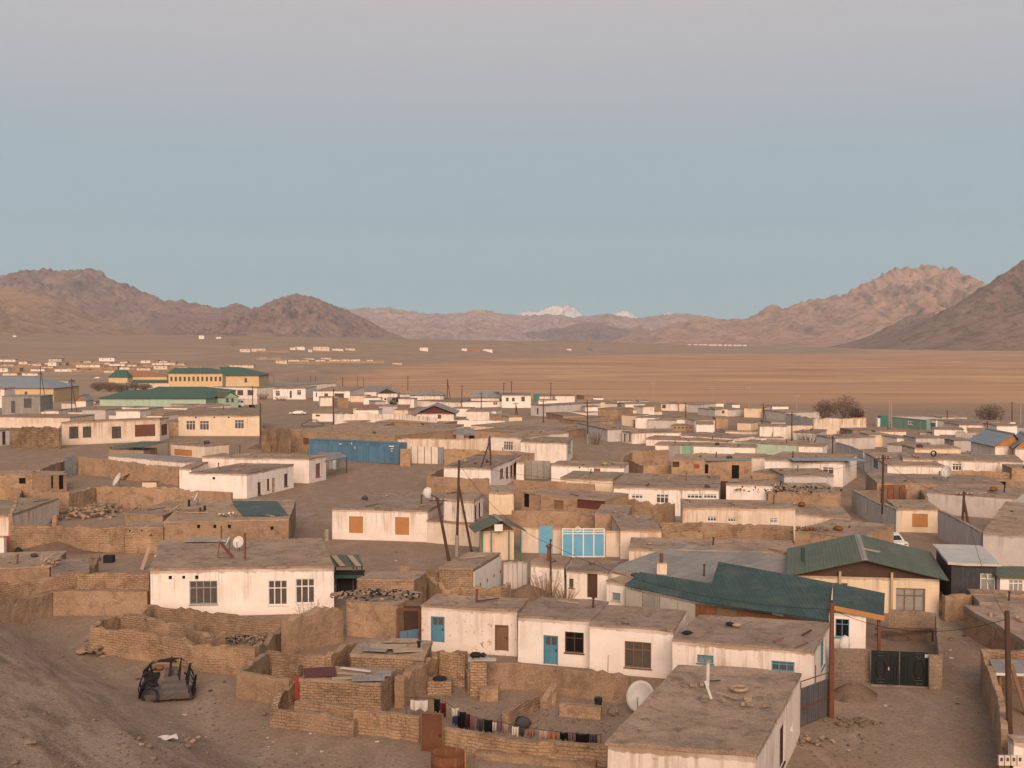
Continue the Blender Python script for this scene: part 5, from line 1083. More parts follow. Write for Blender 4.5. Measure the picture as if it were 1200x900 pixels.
rubble('rubble', 'second heap of stones climbing behind the rubble yard', 122, 597, 4.0, 3.0, 110, .22, ['rock', 'pale_roof'], seed=15, planks=5, mound=.6)
rubble('rubble', 'dark rusty scrap piled along the stained mud wall', 36, 611, 3.6, 1.8, 80, .3, ['rust_sheet', 'soot'], seed=16, planks=12, mound=.7)
house('low room with a cluttered roof at the far left of the rubble yard', -40, 604, 11, 604, h=2.2, yback=584, wall='stained_plaster', roof='pale_roof')
o = MB().lump((0, 0, .5), .35, .35, .75, 4, 8).build('clay_oven', 'mud_plaster'); o.location = P(64, 617); tag(o, 'small rounded clay oven standing beside the stained wall', 'oven')
mud_wall('mud wall of the upper left yard beside the grey metal gate', [(91, 535), (130, 539), (172, 544), (210, 547)], h=2.4, mat='mud_plaster', ragged=.08)
mud_wall('mud wall sloping down left of the grey metal gate', [(45, 551), (62, 543), (76, 539)], h=2.0, mat='mud_plaster', ragged=.08)
mud_wall('low rear wall of the upper left yard', [(112, 571), (160, 570), (210, 572)], h=1.5, mat='mud_plaster', ragged=.1)
o = thing('gate', 'tall grey metal gate of vertical sheets in the upper left yard', 'gate', P(76, 558)); b = P(90, 556) - o.location; Hg = 2.6
for u in range(3):
    p, q = b * (u / 3), b * ((u + 1) / 3 - .02); m = MB(); k = Vector((0, .06, 0)); m.hexa([p, q, q + k, p + k] + [x + Vector((0, 0, Hg)) for x in (p, q, q + k, p + k)]); m.build('gate_leaf', 'blue_sheet', o)
house('ruined mud hut with a pale roof edge at the left of the upper yard', -20, 556, 58, 557, h=1.9, yback=552, wall='mud_plaster', roof='pale_roof', win=[(22, 560, 30, 567, 'open')])
house('small open-fronted mud store near the upper left dish', 57, 557, 78, 555, h=2.2, D=4, wall='mud_plaster', roof='pale_roof', win=[(60, 558, 63, 572, 'open'), (69, 557, 75, 573, 'open')])
dish('big white satellite dish leaning back in the upper left yard', 139, 572, .95, 0, az=235, el=30, mast=.25)
o = MB().bar((-.9, 0, 0), (.9, .3, .9), .8, .06).build('sheet', 'rust_sheet'); o.location = P(144, 563); tag(o, 'rusty sheet propped behind the big white dish', 'sheet'); o.name = 'rusty_sheet'
o = thing('crate', 'pale box crate with a board on top in the upper left yard', 'crate', P(175, 572)); m = MB(); m.box(-.9, 0, 0, .9, .9, .75); m.build('box', 'cream_plaster', o); m = MB(); m.box(-1.1, -.1, .76, 1.1, .8, .82); m.build('lid', 'old_wood', o)
# --- white houses left of centre
house('white house with an angled side wall facing the central square', 222, 554, 289, 555, h=3.0, rs=(344, 544), wall='clean_plaster', rwin=[(302, 565, 306, 580, WD), (313, 561, 316, 574, WD), (318.5, 560, 322, 583, 'door:pale_wood'), (333, 555, 337.5, 570, WD)], win=[(249, 559, 252, 562, 'open')], pipes=[(256, 548, .5)])
house('low annexe joined to the left of the angled white house', 210, 549, 224, 549, h=2.7, D=8, wall='clean_plaster')
house('long cream-stained house whose end wall looks on the central square', 237, 535, 362, 538, h=3.2, rs=(382, 534), wall='white_plaster', rwin=[(370, 543, 375.5, 559, 'w2:old_wood:cloth_mauve')], pipes=[(281, 530, .9), (318, 527, .5)])
house('white low wall-house topped by a strip of grey roof in the upper left', 127, 533, 217, 541, h=2.2, D=3.5, wall='white_plaster', roof='grey_sheet', t=.1)
o = thing('lean_to', 'sagging green canopy over dark openings in front of the brown-shuttered house', 'shed', P(130, 530)); m = MB(); slab(m, [P(127, 524, 2.0) - o.location, P(168, 524, 2.2) - o.location, P(199, 517, 2.9) - o.location, P(166, 517, 2.6) - o.location], .06); m.build('roof', 'green_sheet', o)
for q, z_ in (((130, 524), 1.95), ((168, 524), 2.1), ((197, 518), 2.8)):
    p = P(*q, z_) - o.location; m = MB(); m.bar(p.xy.to_3d(), p, .14); m.build('post', 'old_wood', o)
house('stained shed with an ochre door under the brown-shuttered house', 200, 520, 240, 523, h=1.9, D=5, wall='stained_plaster', win=[(204, 526, 225, 535, 'board:orange_board')])
house('brown mud room behind the sagging green canopy', 128, 527, 168, 528, h=1.6, D=4, wall='mud_plaster', roof='pale_roof')
o = thing('lean_to', 'grey sheet lean-to on the right end of the long cream-stained house', 'shed', P(386, 550)); m = MB(); slab(m, [P(381, 540, 2.6) - o.location, P(407, 535, 2.3) - o.location, P(398, 530, 2.6) - o.location, P(372, 530, 3.0) - o.location], .06); m.build('roof', 'grey_sheet', o)
sheet_wall(386, 540, at_depth(386, 550, 1).y and P(386, 550).y, 398, 538, P(386, 550).y, ['grey_plaster', 'white_paint', 'grey_sheet'], 3, o, 'wall_panel', .02)
p = P(406, 536, 2.2) - o.location; m = MB(); m.bar(p.xy.to_3d(), p, .12); m.build('post', 'dark_wood', o)
house('cream house with a full-width front facing the road, left of the brown-shuttered one', 209, 487, 304, 487, yb=511, rs=(307, 478), wall='cream_plaster', win=[(218, 493, 229, 504, WB), (234, 493, 245, 504, WB), (275, 492, 286, 502.5, WB), (228.5, 488.3, 230.5, 490, 'open'), (250, 488.3, 252, 490, 'open'), (267, 488.3, 269, 490, 'open')])
house('rust-streaked white house with big brown shuttered windows on its corner', 72, 495, 187, 491, yb=522, rs=(198, 489), wall='stained_plaster', win=[(81, 500, 92, 513, WD), (97, 500, 107, 512, WD), (131, 500, 142, 513, WD), (158, 498, 182, 511, 'board:brown_metal')], rwin=[(189, 497, 196.5, 510, 'board:brown_metal')])
mud_wall('rubble-stone wall left of the rust-streaked white house', [(13, 501), (45, 500), (70, 501)], yb=526, mat='stone_wall', th=.5, ragged=.15)
mud_wall('narrow grey wall end between the rubble-stone wall and the rust-streaked house', [(70, 501), (73, 497)], h=2.6, mat='grey_plaster', th=.3, ragged=.02)
house('white house cut by the left frame edge, with a single grey window', -40, 509, 11, 503, h=2.8, D=8, wall='clean_plaster', win=[(2.5, 506, 7, 520, WD)])
# --- container, gates
o = thing('shipping_container', 'long blue shipping container with faint white markings on its right end', 'container', P(363, 538)); q = P(467, 544) - o.location; e = q.normalized(); nb = Vector((-e.y, e.x, 0)); Lc = q.length; Hc = (at_depth(466, 519, P(467, 544).y).z)
m = MB(); n = 44; rows = []
for z_ in (.12, Hc - .12): rows.append([e * (Lc * i / n) + Vector((0, 0, z_)) - nb * (.035 if (i // 2) % 2 else 0) for i in range(n + 1)])
m.grid(rows); m.hexa([Vector((0, 0, .1)) + nb * .06, e * Lc + Vector((0, 0, .1)) + nb * .06, e * Lc + nb * 2.4 + Vector((0, 0, .1)), nb * 2.4 + Vector((0, 0, .1))] + [v + Vector((0, 0, Hc - .1)) for v in (nb * .06, e * Lc + nb * .06, e * Lc + nb * 2.4, nb * 2.4)]); m.build('body', 'container_blue', o)
m = MB()
for z_ in (.10, Hc - .06): m.bar(Vector((0, 0, z_)) - nb * .05, e * Lc + Vector((0, 0, z_)) - nb * .05, .14)
for x in (0, Lc): m.bar(e * x - nb * .05, e * x - nb * .05 + Vector((0, 0, Hc)), .16)
m.build('frame_rail', 'container_blue', o)
m = MB(); k0 = e * (Lc * .90) - nb * .07
for dx, dz, l, h in ((0, Hc * .80, .9, .16), (.25, Hc * .70, .55, .10), (.35, Hc * .58, .3, .14), (-6.9, Hc * .82, .12, .3), (-6.3, Hc * .62, .12, .3), (-9.2, Hc * .8, .5, .12)): p = k0 + e * dx + Vector((0, 0, dz)); m.hexa([p, p + e * l, p + e * l - nb * .01, p - nb * .01] + [v + Vector((0, 0, h)) for v in (p, p + e * l, p + e * l - nb * .01, p - nb * .01)])
m.build('marking', 'white_paint', o)
house('long brown mud building standing behind the blue container', 341, 504, 462, 511, h=3.4, yback=500, wall='mud_plaster', roof='pale_roof', win=[(355, 513, 362, 521, 'open:brown_metal')])
mud_wall('mud wall between the blue container and the white gate panels', [(469, 526), (481, 526)], h=2.6, mat='mud_plaster', ragged=.05)
o = thing('gate', 'row of four cream gate panels and a grey door beside the blue container', 'gate', P(482, 543)); b = P(520, 544) - o.location; Hg = 2.55
for u, (a0, a1) in enumerate(((0, .2), (.2, .41), (.41, .62), (.62, .83), (.84, 1))):
    p, q = b * a0 + b * .008, b * a1 - b * .008; k = Vector((0, .06, 0)); m = MB(); m.hexa([p, q, q + k, p + k] + [x + Vector((0, 0, Hg)) for x in (p, q, q + k, p + k)]); m.build('gate_panel' if u < 4 else 'door', 'pale_panel' if u < 4 else 'blue_sheet', o)
m = MB()
for u in (0, .2, .41, .62, .835, 1): m.bar(b * u + Vector((0, -.02, 0)), b * u + Vector((0, -.02, Hg + .05)), .08)
m.build('frame_bar', 'brown_metal', o)
mud_wall('brown mud wall running right from the cream gate panels', [(521, 526), (560, 527), (601, 529)], h=2.6, mat='mud_plaster', ragged=.06)
mud_wall('tall pale stained wall rising behind the cream gate panels', [(466, 514), (500, 514), (540, 515), (571, 513)], h=3.3, mat='stained_plaster', ragged=.08)
house('white house with two dark windows above the pale stained wall', 468, 502, 522, 503, h=3.0, yback=497, wall='white_plaster', win=[(482, 507, 492, 512, WD), (508, 507, 515, 513, WD)])
o = thing('lean_to', 'grey-green sheet porch with dark openings in the middle of the town', 'shed', P(524, 516)); m = MB(); slab(m, [P(523, 509, 2.6) - o.location, P(556, 510, 2.6) - o.location, P(556, 502, 3.3) - o.location, P(524, 502, 3.3) - o.location], .06); m.build('roof', 'grey_sheet', o)
sheet_wall(524, 509, P(524, 516, 0).y + .5, 556, 510, P(524, 516, 0).y + .5, ['orange_board', 'gloom', 'gloom', 'old_wood', 'gloom'], 5, o, 'wall_panel', .02)  # near-black panels paint in the shade of the openings
# --- centre houses
house('white house with an angled window wall behind the twin leaning poles', 520, 547, 575, 549, h=3.0, rs=(609, 534), wall='clean_plaster', rwin=[(586, 549, 590, 560, WD), (593, 547, 596, 560, WD), (598, 545, 601, 559, WD), (602, 542, 606, 556, WD)])
mud_wall('mud wall in front of the angled white house behind the leaning poles', [(502, 558), (540, 560), (573, 561)], h=1.9, mat='mud_plaster', ragged=.06)
mud_wall('short mud wall running back beside the angled white house', [(502, 558), (512, 551), (521, 547)], h=1.9, mat='mud_plaster', ragged=.06)
house('long white house on the square with two windows closed by orange boards', 389, 596, 501, 599, yb=632, yback=577, wall='white_plaster', win=[(409, 605, 425.5, 625, 'board:orange_board'), (463, 606, 479.5, 627, 'board:orange_board')])
house('streaked white wing adjoining the house with orange boards', 501, 610, 561, 614, yb=636, D=5, wall='stained_plaster')
house('raised cream block with two side windows behind the streaked wing', 520, 583, 555, 586, h=4.1, rs=(566, 579), wall='white_plaster', rwin=[(556.5, 592, 559, 609, WD), (561, 589, 563.5, 606, WD)])
house('low pale annexe right of the raised cream block', 573, 577, 602, 577, h=2.4, D=6, wall='cream_plaster', roof='pale_roof')
# kiosk with a small gable roof
g3 = gable('little kiosk with a green gable roof, a wooden pediment and a white board', (556, 624), (617, 622), (588, 610), (602, 606), 2.6, wall='cream_plaster', gab='old_wood', over=.9, name='kiosk', cat='kiosk', D=3.4)
for x in (.15, .33, .67, .9):
    m = MB(); m.bar((g3['L'] * x, .2, 0), (g3['L'] * x, .2, g3['h']), .10); m.build('post', 'teal_paint', g3)
m = MB(); m.box(g3['L'] * .38, -.04, g3['h'] + .05, g3['L'] * .54, .0, g3['h'] + .62); m.build('sign_board', 'white_paint', g3)
# poles on the square
pole('leaning pole with a white lamp head and broken brackets on the square', 527, 657, 512, 583, r=.15, arms=1, lamp=True)
pole('tall straight pole with a slanting strut beside the leaning lamp pole', 535, 652, 538, 539, r=.13, arms=0, strut=(554, 651, 537, 566), white=True)
pole('pole with a long slanting strut behind the square', 576, 573, 574, 511, r=.13, arms=0, strut=(553, 578, 573, 519))
o = thing('stone_post', 'short grey post at the corner of the house with orange boards', 'post', P(383, 634)); m = MB(); m.bar((0, 0, -.1), (.0, 0, 1.1), .35, .25); m.build('shaft', 'concrete', o)
sh_ = house('white-doored brick shed at the near edge of the square', 515, 666, 554, 667, h=2.4, rs=(586, 648), wall='rough_brick', roof='pale_roof')
e = Vector((sh_['dv'][0], sh_['dv'][1], 0)); nn = Vector((e.y, -e.x, 0)); f0 = Vector((sh_['L'], 0, 0)); Ls = sh_['D']
for u in range(4):
    p, r_ = f0 + e * (Ls * u / 4 + .02) + nn * .05, f0 + e * (Ls * (u + 1) / 4 - .02) + nn * .05; k = nn * .06; m = MB(); m.hexa([p + k, r_ + k, r_, p] + [x + Vector((0, 0, 2.2)) for x in (p + k, r_ + k, r_, p)]); d_ = m.build('door', 'white_paint', sh_)
    m = MB(); c = f0 + e * (Ls * (u + .8) / 4) + nn * .13 + Vector((0, 0, 1.05)); m.lump(c, .06, .06, .14, u); m.build('handle', 'rust_sheet', d_)
o = thing('bench_shelter', 'green roofed frame shelter right of the large white house', 'shelter', P(410, 680)); m = MB(); slab(m, [P(391, 664, 2.3) - o.location, P(426, 663, 2.3) - o.location, P(420, 650, 2.55) - o.location, P(387, 650, 2.55) - o.location], .06); m.build('roof', 'green_sheet', o)
for a0, a1 in (((391, 651), (401, 663)), ((410, 651), (420, 663))):
    m = MB(); m.bar(P(*a0, 2.58) - o.location, P(*a1, 2.38) - o.location, .4, .05); m.build('roof_board', 'pale_wood', o)
for qx, qy in ((414, 663), (418, 663), (393, 651), (424, 660)):
    p = P(qx, qy, 2.25) - o.location; m = MB(); m.bar(p.xy.to_3d(), p, .09); m.build('post', 'dark_grey_sheet', o)
o = thing('shed', 'dark open shed with a green front beam beside the large white house', 'shed', P(392, 702)); m = MB(); m.box(0, .9, 0, 2.0, 1.1, 1.8); m.box(-.05, 0, 1.75, 2.05, 1.2, 1.85); m.build('shell', 'soot', o); m = MB(); m.box(-.05, -.06, 1.5, 2.05, -.002, 1.74); m.build('front_beam', 'dark_green_sheet', o)  # near-black shell colours in the darkness under the roof
house('low mud-brick room with a pale roof, nearest to the square', 419, 679, 485, 680, h=2.3, rs=(500, 671), wall='rough_brick', roof='pale_roof')
house('roofless-looking mud store filled with rubble beside the nearest square room', 406, 704, 466, 709, h=2.2, yback=692, wall='mud_plaster', roof='dirt_roof')
rubble('rubble', 'stones and pale rubbish spread over the mud store roof', 440, 698, 3.0, 1.6, 220, .11, ['rock', 'pale_roof', 'soot'], z=2.2, seed=17, planks=4, mound=.25)
mud_wall('mud wall around the dark pit yard beside the brick shed', [(500, 676), (520, 686), (585, 690), (596, 682)], h=1.6, mat='mud_brick', ragged=.15)
rubble('rubble', 'coloured rubbish against the front wall of the brick shed', 530, 682, 2.6, .7, 50, .13, ['rock', 'cloth_red', 'cloth_white'], seed=18, mound=.3)
o = thing('doorway', 'tall brown frame doorway holding a blue board at its foot', 'doorway', P(466, 752)); b = P(492, 752) - o.location; m = MB(); m.bar((0, 0, 0), (0, 0, 2.0), .14); m.bar(b, b + Vector((0, 0, 2.0)), .18); m.bar((0, 0, 2.0), b + Vector((0, 0, 2.0)), .12); m.build('frame', 'brown_metal', o)
m = MB(); m.hexa([a_ + Vector((0, .05, 0)) for a_ in (Vector((.1, 0, 0)), b - Vector((.1, 0, 0)), b + Vector((-.1, .06, 0)), Vector((.1, .06, 0)))] + [a_ + Vector((0, .05, z_)) for a_, z_ in ((Vector((.1, 0, 0)), .62), (b - Vector((.1, 0, 0)), .78), (b + Vector((-.1, .06, 0)), .78), (Vector((.1, .06, 0)), .62))]); m.build('blue_board', 'container_blue', o)
m = MB(); m.hexa([Vector((0, 1.2, 0)), b + Vector((0, 1.2, 0)), b + Vector((0, 1.4, 0)), Vector((0, 1.4, 0))] + [Vector((0, 1.2, 1.9)), b + Vector((0, 1.2, 1.9)), b + Vector((0, 1.4, 1.9)), Vector((0, 1.4, 1.9))]); m.build('back_wall', 'dark_wood', o)
# --- centre right
house('large cream wall-house with drip stains, one white window at its left', 575, 511, 612, 513, h=3.4, yback=505, wall='white_plaster', win=[(590, 517, 601, 528, 'w4:white_paint')])
house('white cube-like house front with brown drips beside the lane', 610, 517, 664, 519, yb=541, rs=(671, 513), wall='white_plaster', rwin=[(666, 517, 669.5, 531, 'w2:mint_paint:pale_glass')])
house('small mud gable shed between two white houses near the centre', 576, 530, 611, 533, h=1.8, D=3, wall='mud_plaster')
o = thing('gate', 'pair of grey garage doors in the white wall near the centre', 'gate', P(615, 561)); b = P(645, 562) - o.location
for u in range(2):
    p, q = b * (u / 2 + .01), b * ((u + 1) / 2 - .01); k = Vector((0, .06, 0)); m = MB(); m.hexa([p, q, q + k, p + k] + [x + Vector((0, 0, 2.5)) for x in (p, q, q + k, p + k)]); m.build('gate_leaf', 'grey_sheet', o)
    m = MB(); m.bar((p + q) / 2 + Vector((0, -.02, 0)), (p + q) / 2 + Vector((0, -.02, 2.5)), .06); m.build('frame_bar', 'dark_grey_sheet', o)
house('low white house with a red shutter beside the grey garage doors', 646, 545, 731, 547, h=2.6, yback=541, wall='clean_plaster', win=[(696, 549, 703.5, 554, 'board:red_paint'), (678, 547, 680, 549, 'open')], rs=None)
house('white corner piece left of the grey garage doors', 605, 542, 614, 542, h=2.6, D=4, wall='white_plaster')
house('white house with a long dirt roof and three windows in a row', 719, 570, 842, 573, h=3.0, yback=556, wall='clean_plaster', win=[(740, 579, 753.5, 584.5, WB), (769, 579, 783.5, 590, WB), (805, 578.5, 823, 584.5, 'w4:white_paint'), (824.5, 578.5, 840, 584.5, 'w4:white_paint')])
house('low earth-roofed annexe left of the three-window white house', 657, 560, 718, 562, h=2.7, yback=553, wall='cream_plaster')
house('white house with round vents right of the three-window house', 851, 567, 905, 569, h=3.0, yback=562, wall='clean_plaster', win=[(869, 569.5, 871, 571.5, 'open'), (884, 570, 886, 572, 'open')])
o = thing('door', 'dark brown tall door between two white houses', 'door', P(843, 587)); m = MB(); m.box(0, 0, 0, 1.1, .08, 2.3); m.build('panel', 'dark_wood', o)
mud_wall('brown mud wall with a square hole near the centre', [(603, 562), (655, 566), (697, 567)], h=2.5, mat='mud_plaster', ragged=.08)
house('mud house with a dark doorway and a dark red opening in the centre', 634, 580, 709, 586, h=2.7, yback=576, wall='mud_plaster', roof='pale_roof', win=[(649, 586, 660, 597, 'open:old_wood'), (676, 585, 708, 598, 'open:maroon_sheet')])
house('half-ruined mud room left of the dark red opening', 611, 576, 634, 580, h=2.6, D=4, wall='mud_plaster', roof='pale_roof', win=[(613, 578, 620, 595, 'open')])
mud_wall('long blank mud wall above the blue gate', [(600, 598), (650, 599), (697, 601)], h=2.4, mat='mud_plaster', ragged=.05)
mud_wall('mud wall right of the dark red opening, dipping in the middle', [(713, 581), (745, 586), (770, 588), (790, 590)], h=2.2, mat='mud_plaster', ragged=.2)
house('brown mud room with a heaped roof above the blue gate', 697, 603, 735, 604, h=2.5, yback=592, wall='mud_plaster', roof='pale_roof')
house('grey earth-roofed store right of the blue gate', 727, 621, 775, 621, h=2.5, yback=604, wall='stained_plaster', roof='dirt_roof')
house('streaked cream house with two small windows and a thick roof', 800, 594, 932, 596, h=3.0, yback=586, wall='stained_plaster', win=[(829, 605, 839.5, 611, WB), (853, 606.5, 862.5, 611.5, WB), (902, 607, 911, 613, 'w2:white_paint:pale_glass')])
house('low mud annexe right of the streaked cream house', 931, 602, 997, 607, h=2.5, rs=(986, 594), wall='stained_plaster', roof='dirt_roof')
mud_wall('brown mud wall in front of the streaked cream house', [(775, 612), (830, 613), (880, 614), (930, 617)], h=2.3, mat='mud_brick', ragged=.08)
mud_wall('low ruined mud wall round a small pen near the centre right', [(775, 614), (778, 624), (822, 625), (822, 616)], h=1.6, mat='mud_plaster', ragged=.12)
for px, lb in ((866, 'left'), (880, 'right')):
    o = thing('wire_cage', 'rusty square frame standing at the mud wall, the %s one of two' % lb, 'frame', P(px, 634)); m = MB()
    for x in (-.5, .5): m.bar((x, 0, 0), (x, 0, 1.3), .06)
    m.bar((-.5, 0, 1.3), (.5, 0, 1.3), .06); m.bar((-.5, 0, .5), (.5, 0, .5), .05); m.build('bar', 'brown_metal', o)
house('white-fronted low shed with a thick grey roof beside the green gable', 737, 643, 935, 648, h=2.1, yback=632, wall='stained_plaster', roof='dirt_roof')
# blue gate and its walls
o = thing('gate', 'wide pale blue gate of four panels in a white frame', 'gate', P(659, 653)); b = P(708, 653) - o.location; Hg = 2.45
for u in range(4):
    p, q = b * (u / 4 + .012), b * ((u + 1) / 4 - .012); k = Vector((0, .05, 0)); m = MB(); m.hexa([p, q, q + k, p + k] + [x + Vector((0, 0, Hg * .9)) for x in (p, q, q + k, p + k)]); m.build('gate_panel', 'pale_blue_paint', o)
m = MB()
for u in range(5): m.bar(b * (u / 4) + Vector((0, -.03, 0)), b * (u / 4) + Vector((0, -.03, Hg)), .10)
for z_ in (Hg * .92, Hg * .83, .06, Hg): m.bar(Vector((0, -.03, z_)), b + Vector((0, -.03, z_)), .09)
pts = [b * .37 + Vector((.22 * math.cos(t), -.03, Hg - .05 + .22 * math.sin(t))) for t in [2 * math.pi * i / 14 for i in range(15)]]
for p, q in zip(pts, pts[1:]): m.tube(p, q, .04, .04, 6)
m.build('frame_bar', 'white_paint', o)
mud_wall('drip-stained cream wall left of the blue gate', [(611, 618), (658, 619)], yb=647, mat='stained_plaster', th=.3, ragged=.04)
mud_wall('streaked white wall right of the blue gate', [(710, 622), (775, 624)], yb=652, mat='stained_plaster', th=.3, ragged=.06)
o = thing('door', 'blue door standing in the drip-stained wall beside the kiosk', 'door', P(632, 648)); m = MB(); m.box(0, -.28, 0, 1.15, -.22, 2.4); m.build('panel', 'pale_blue_paint', o); m = MB(); m.box(1.0, -.34, 1.1, 1.08, -.28, 1.25); m.build('handle', 'dark_wood', o)
# small white huts and grey roof, near centre
house('long grey tin-roofed shed ending beside the green lean-to', 712, 668, 905, 692, h=2.1, yback=648, wall='white_plaster', roof='grey_sheet', t=.08, ov=.2, amp=.01, pipes=[(825, 674, .7)])
house('second grey tin-roofed shed reaching towards the green gable house', 905, 655, 945, 662, h=2.0, D=8, wall='white_plaster', roof='grey_sheet', t=.08, ov=.15)
o = thing('chimney', 'cream masonry chimney standing on the grey tin roof', 'chimney', P(775, 673, 2.0)); m = MB(); m.box(-.35, -.35, -.3, .35, .35, .85); m.build('stack', 'cream_plaster', o); m = MB(); m.tube((0, 0, .85), (0, 0, 1.5), .13, .13, 8); m.build('pipe', 'brown_metal', o)
house('small white hut with a rusty pipe and scrap on its roof', 622, 660, 661, 664, h=2.4, rs=(670, 653), wall='clean_plaster', roof='dirt_roof', rwin=[(659, 667, 664, 675, 'w2:dark_wood')])
house('white shed front split by a tall dark doorway', 664, 668, 712, 671, h=2.2, D=4, wall='white_plaster', win=[(688, 672, 700, 701, 'open:dark_wood'), (667, 678, 672, 689, 'w2:old_wood')], roof='dirt_roof')
house('tiny white hut with one grey-framed window beside the foil panels', 711, 681, 732, 684, h=2.0, D=3, wall='clean_plaster', roof='pale_roof', win=[(717, 694, 727, 705, 'w1:grey_plaster:blue_sheet')])
pole('thin pole rising through the bush in front of the small white hut', 646, 702, 645, 632, r=.07, arms=0)
o = thing('stove_pipe', 'rusty stove pipe and cap on the small white hut', 'pipe', P(643, 656, 2.4)); m = MB(); m.tube((0, 0, 0), (0, 0, .9), .12, .12, 8); m.lump((0, 0, 1.0), .26, .26, .16, 2, 8); m.build('pipe', 'rust_sheet', o)
o = thing('fence', 'grey board fence left of the small white hut', 'fence', P(590, 690)); a0 = at_depth(590, 653, o.location.y) - o.location
for u in range(5):
    m = MB(); x = u * .36; m.box(x, 0, 0, x + .33, .05, 2.0 + .05 * (u % 2)); m.build('board', 'grey_plaster', o)
def bush(label, px, py, hh, rr, n, mat, seed, name='bush', cat='bush', twig=.012, spread=.5):
    b = P(px, py); o = thing(name, label, cat, b); rg = random.Random(seed); m = MB()
    for i in range(n):
        a = rg.uniform(0, 6.28); q = rr * rg.random() ** .5; p = Vector((q * .45 * math.cos(a), q * .45 * math.sin(a), 0)); l = hh * rg.uniform(.55, 1); tip = Vector((q * math.cos(a) + rg.uniform(-.1, .1), q * math.sin(a), l))
        mid = p.lerp(tip, .55) + Vector((rg.uniform(-.06, .06), rg.uniform(-.06, .06), .05)) * hh * .5
        m.tube(p, mid, twig * 1.5, twig, 4, False); m.tube(mid, tip, twig, twig * .4, 4, False)
        for k in range(3):
            s = mid.lerp(tip, rg.random()); e = s + Vector((rg.uniform(-1, 1), rg.uniform(-1, 1), rg.uniform(.2, 1))) * hh * .16; m.tube(s, e, twig * .6, twig * .3, 3, False)
    m.build('twigs', mat, o); return o
M['twig'] = paint('twig', (.34, .235, .14), (.22, .15, .10), .3, .95)
M['dark_twig'] = paint('dark_twig', (.16, .115, .085), (.10, .075, .06), .3, .95)
bush('bare straw-coloured bush in front of the small white hut', 640, 702, 2.3, 1.5, 46, 'twig', 3, twig=.016)
bush('dry bushy clump at the foot of the white shed', 662, 704, 1.3, 1.2, 60, 'twig', 5, twig=.014)
bush('bare grey twigs against the crumbling wall of the white house', 362, 748, 2.6, .9, 34, 'dark_twig', 6)
bush('few bare stems growing beside the crumbling mud wall', 372, 752, 1.7, .6, 18, 'dark_twig', 7)
heap('soil_heap', 'brown earth bank with rubbish left of the small white hut', 618, 700, 2.6, 1.2, 1.0, 'yard_earth', 9)
# --- right side
house('long white house with an orange board and one window, on the right road', 1058, 537, 1199, 541, h=3.0, yback=532, wall='white_plaster', win=[(1080, 542, 1091, 554.5, 'board:orange_board'), (1116, 543, 1127, 551.5, 'w3:white_paint')])
house('lower left end of the long white house, rust-streaked', 1038, 542, 1058, 543, h=2.6, D=5, wall='stained_plaster')
o = thing('tyre', 'tyre standing on the roof of the long white house', 'tyre', P(1094, 535, 3.05)); m = MB(); n = 20
m.grid([[Vector(((.34 + .09 * math.cos(b)) * math.cos(2 * math.pi * i / n), .09 * math.sin(b), .40 + (.34 + .09 * math.cos(b)) * math.sin(2 * math.pi * i / n))) for b in [2 * math.pi * j / 8 for j in range(9)]] for i in range(n + 1)]); m.build('ring', 'rubber', o, True)
house('yellow-cream low house behind the roof with the standing tyre', 1072, 525, 1126, 525, h=3.0, yback=521, wall='cream_plaster')
house('square cream garage with a boarded front on the lane', 1052, 596, 1101, 597, yb=624, yback=586, wall='cream_plaster', roof='pale_roof', win=[(1069, 602, 1087, 618, 'board:orange_board')])
mud_wall('grey block wall along the lane left of the cream garage', [(1000, 574), (1018, 583), (1037, 593)], h=2.4, mat='grey_plaster', th=.3, ragged=.03)
mud_wall('grey plastered wall joining the lane wall to the cream garage', [(1037, 590), (1052, 597)], h=2.8, mat='grey_plaster', th=.3, ragged=.02)
mud_wall('tan block wall at the top of the lane yard', [(1000, 574), (1032, 575)], h=2.4, mat='block_wall', th=.3, ragged=.03)
o = thing('gate', 'rust-patched sheet gate behind the tall lane pole', 'gate', P(1033, 592)); b = P(1061, 592) - o.location
for u in range(4):
    p, q = b * (u / 4 + .01), b * ((u + 1) / 4 - .01); k = Vector((0, .06, 0)); m = MB(); m.hexa([p, q, q + k, p + k] + [x + Vector((0, 0, 2.3)) for x in (p, q, q + k, p + k)]); m.build('gate_panel', 'rust_sheet' if u % 2 else 'old_wood', o)
mud_wall('tan block wall right of the rust-patched gate', [(1062, 574), (1080, 574), (1086, 582)], h=2.2, mat='block_wall', th=.3, ragged=.03)
house('flat-roofed mud house with a dish, under the long white house', 1028, 566, 1178, 569, h=2.4, yback=556, wall='mud_plaster', roof='dirt_roof')
dish('white satellite dish facing left on the flat mud roof at the right', 1110, 563, .75, 2.45, az=235, mast=.4)
mud_wall('mud wall between the long white house and the flat mud roof', [(1101, 552), (1140, 551), (1187, 554)], h=2.2, mat='mud_plaster', ragged=.08)
o = thing('doorway', 'dark square garage opening in the mud wall at the right', 'doorway', P(1164, 580)); m = MB(); m.box(0, -1.0, 0, 1.5, .12, 1.75); m.build('void', 'gloom', o); m = MB(); m.box(-.25, -1.1, 1.76, 1.75, .2, 2.0); m.box(-.3, -1.1, 0, -.02, .2, 1.75); m.box(1.52, -1.1, 0, 1.8, .2, 1.75); m.build('surround', 'mud_plaster', o)  # solid near-black block paints the shade of the opening
mud_wall('mud wall right of the dark garage opening', [(1179, 563), (1230, 566)], h=2.8, mat='mud_plaster', ragged=.06)
house('low white strip house left of the dark garage opening', 1137, 566, 1163, 567, h=2.3, D=4, wall='clean_plaster')
house('dark mud block cut by the right frame edge', 1186, 549, 1240, 550, h=2.8, D=5, wall='mud_plaster')
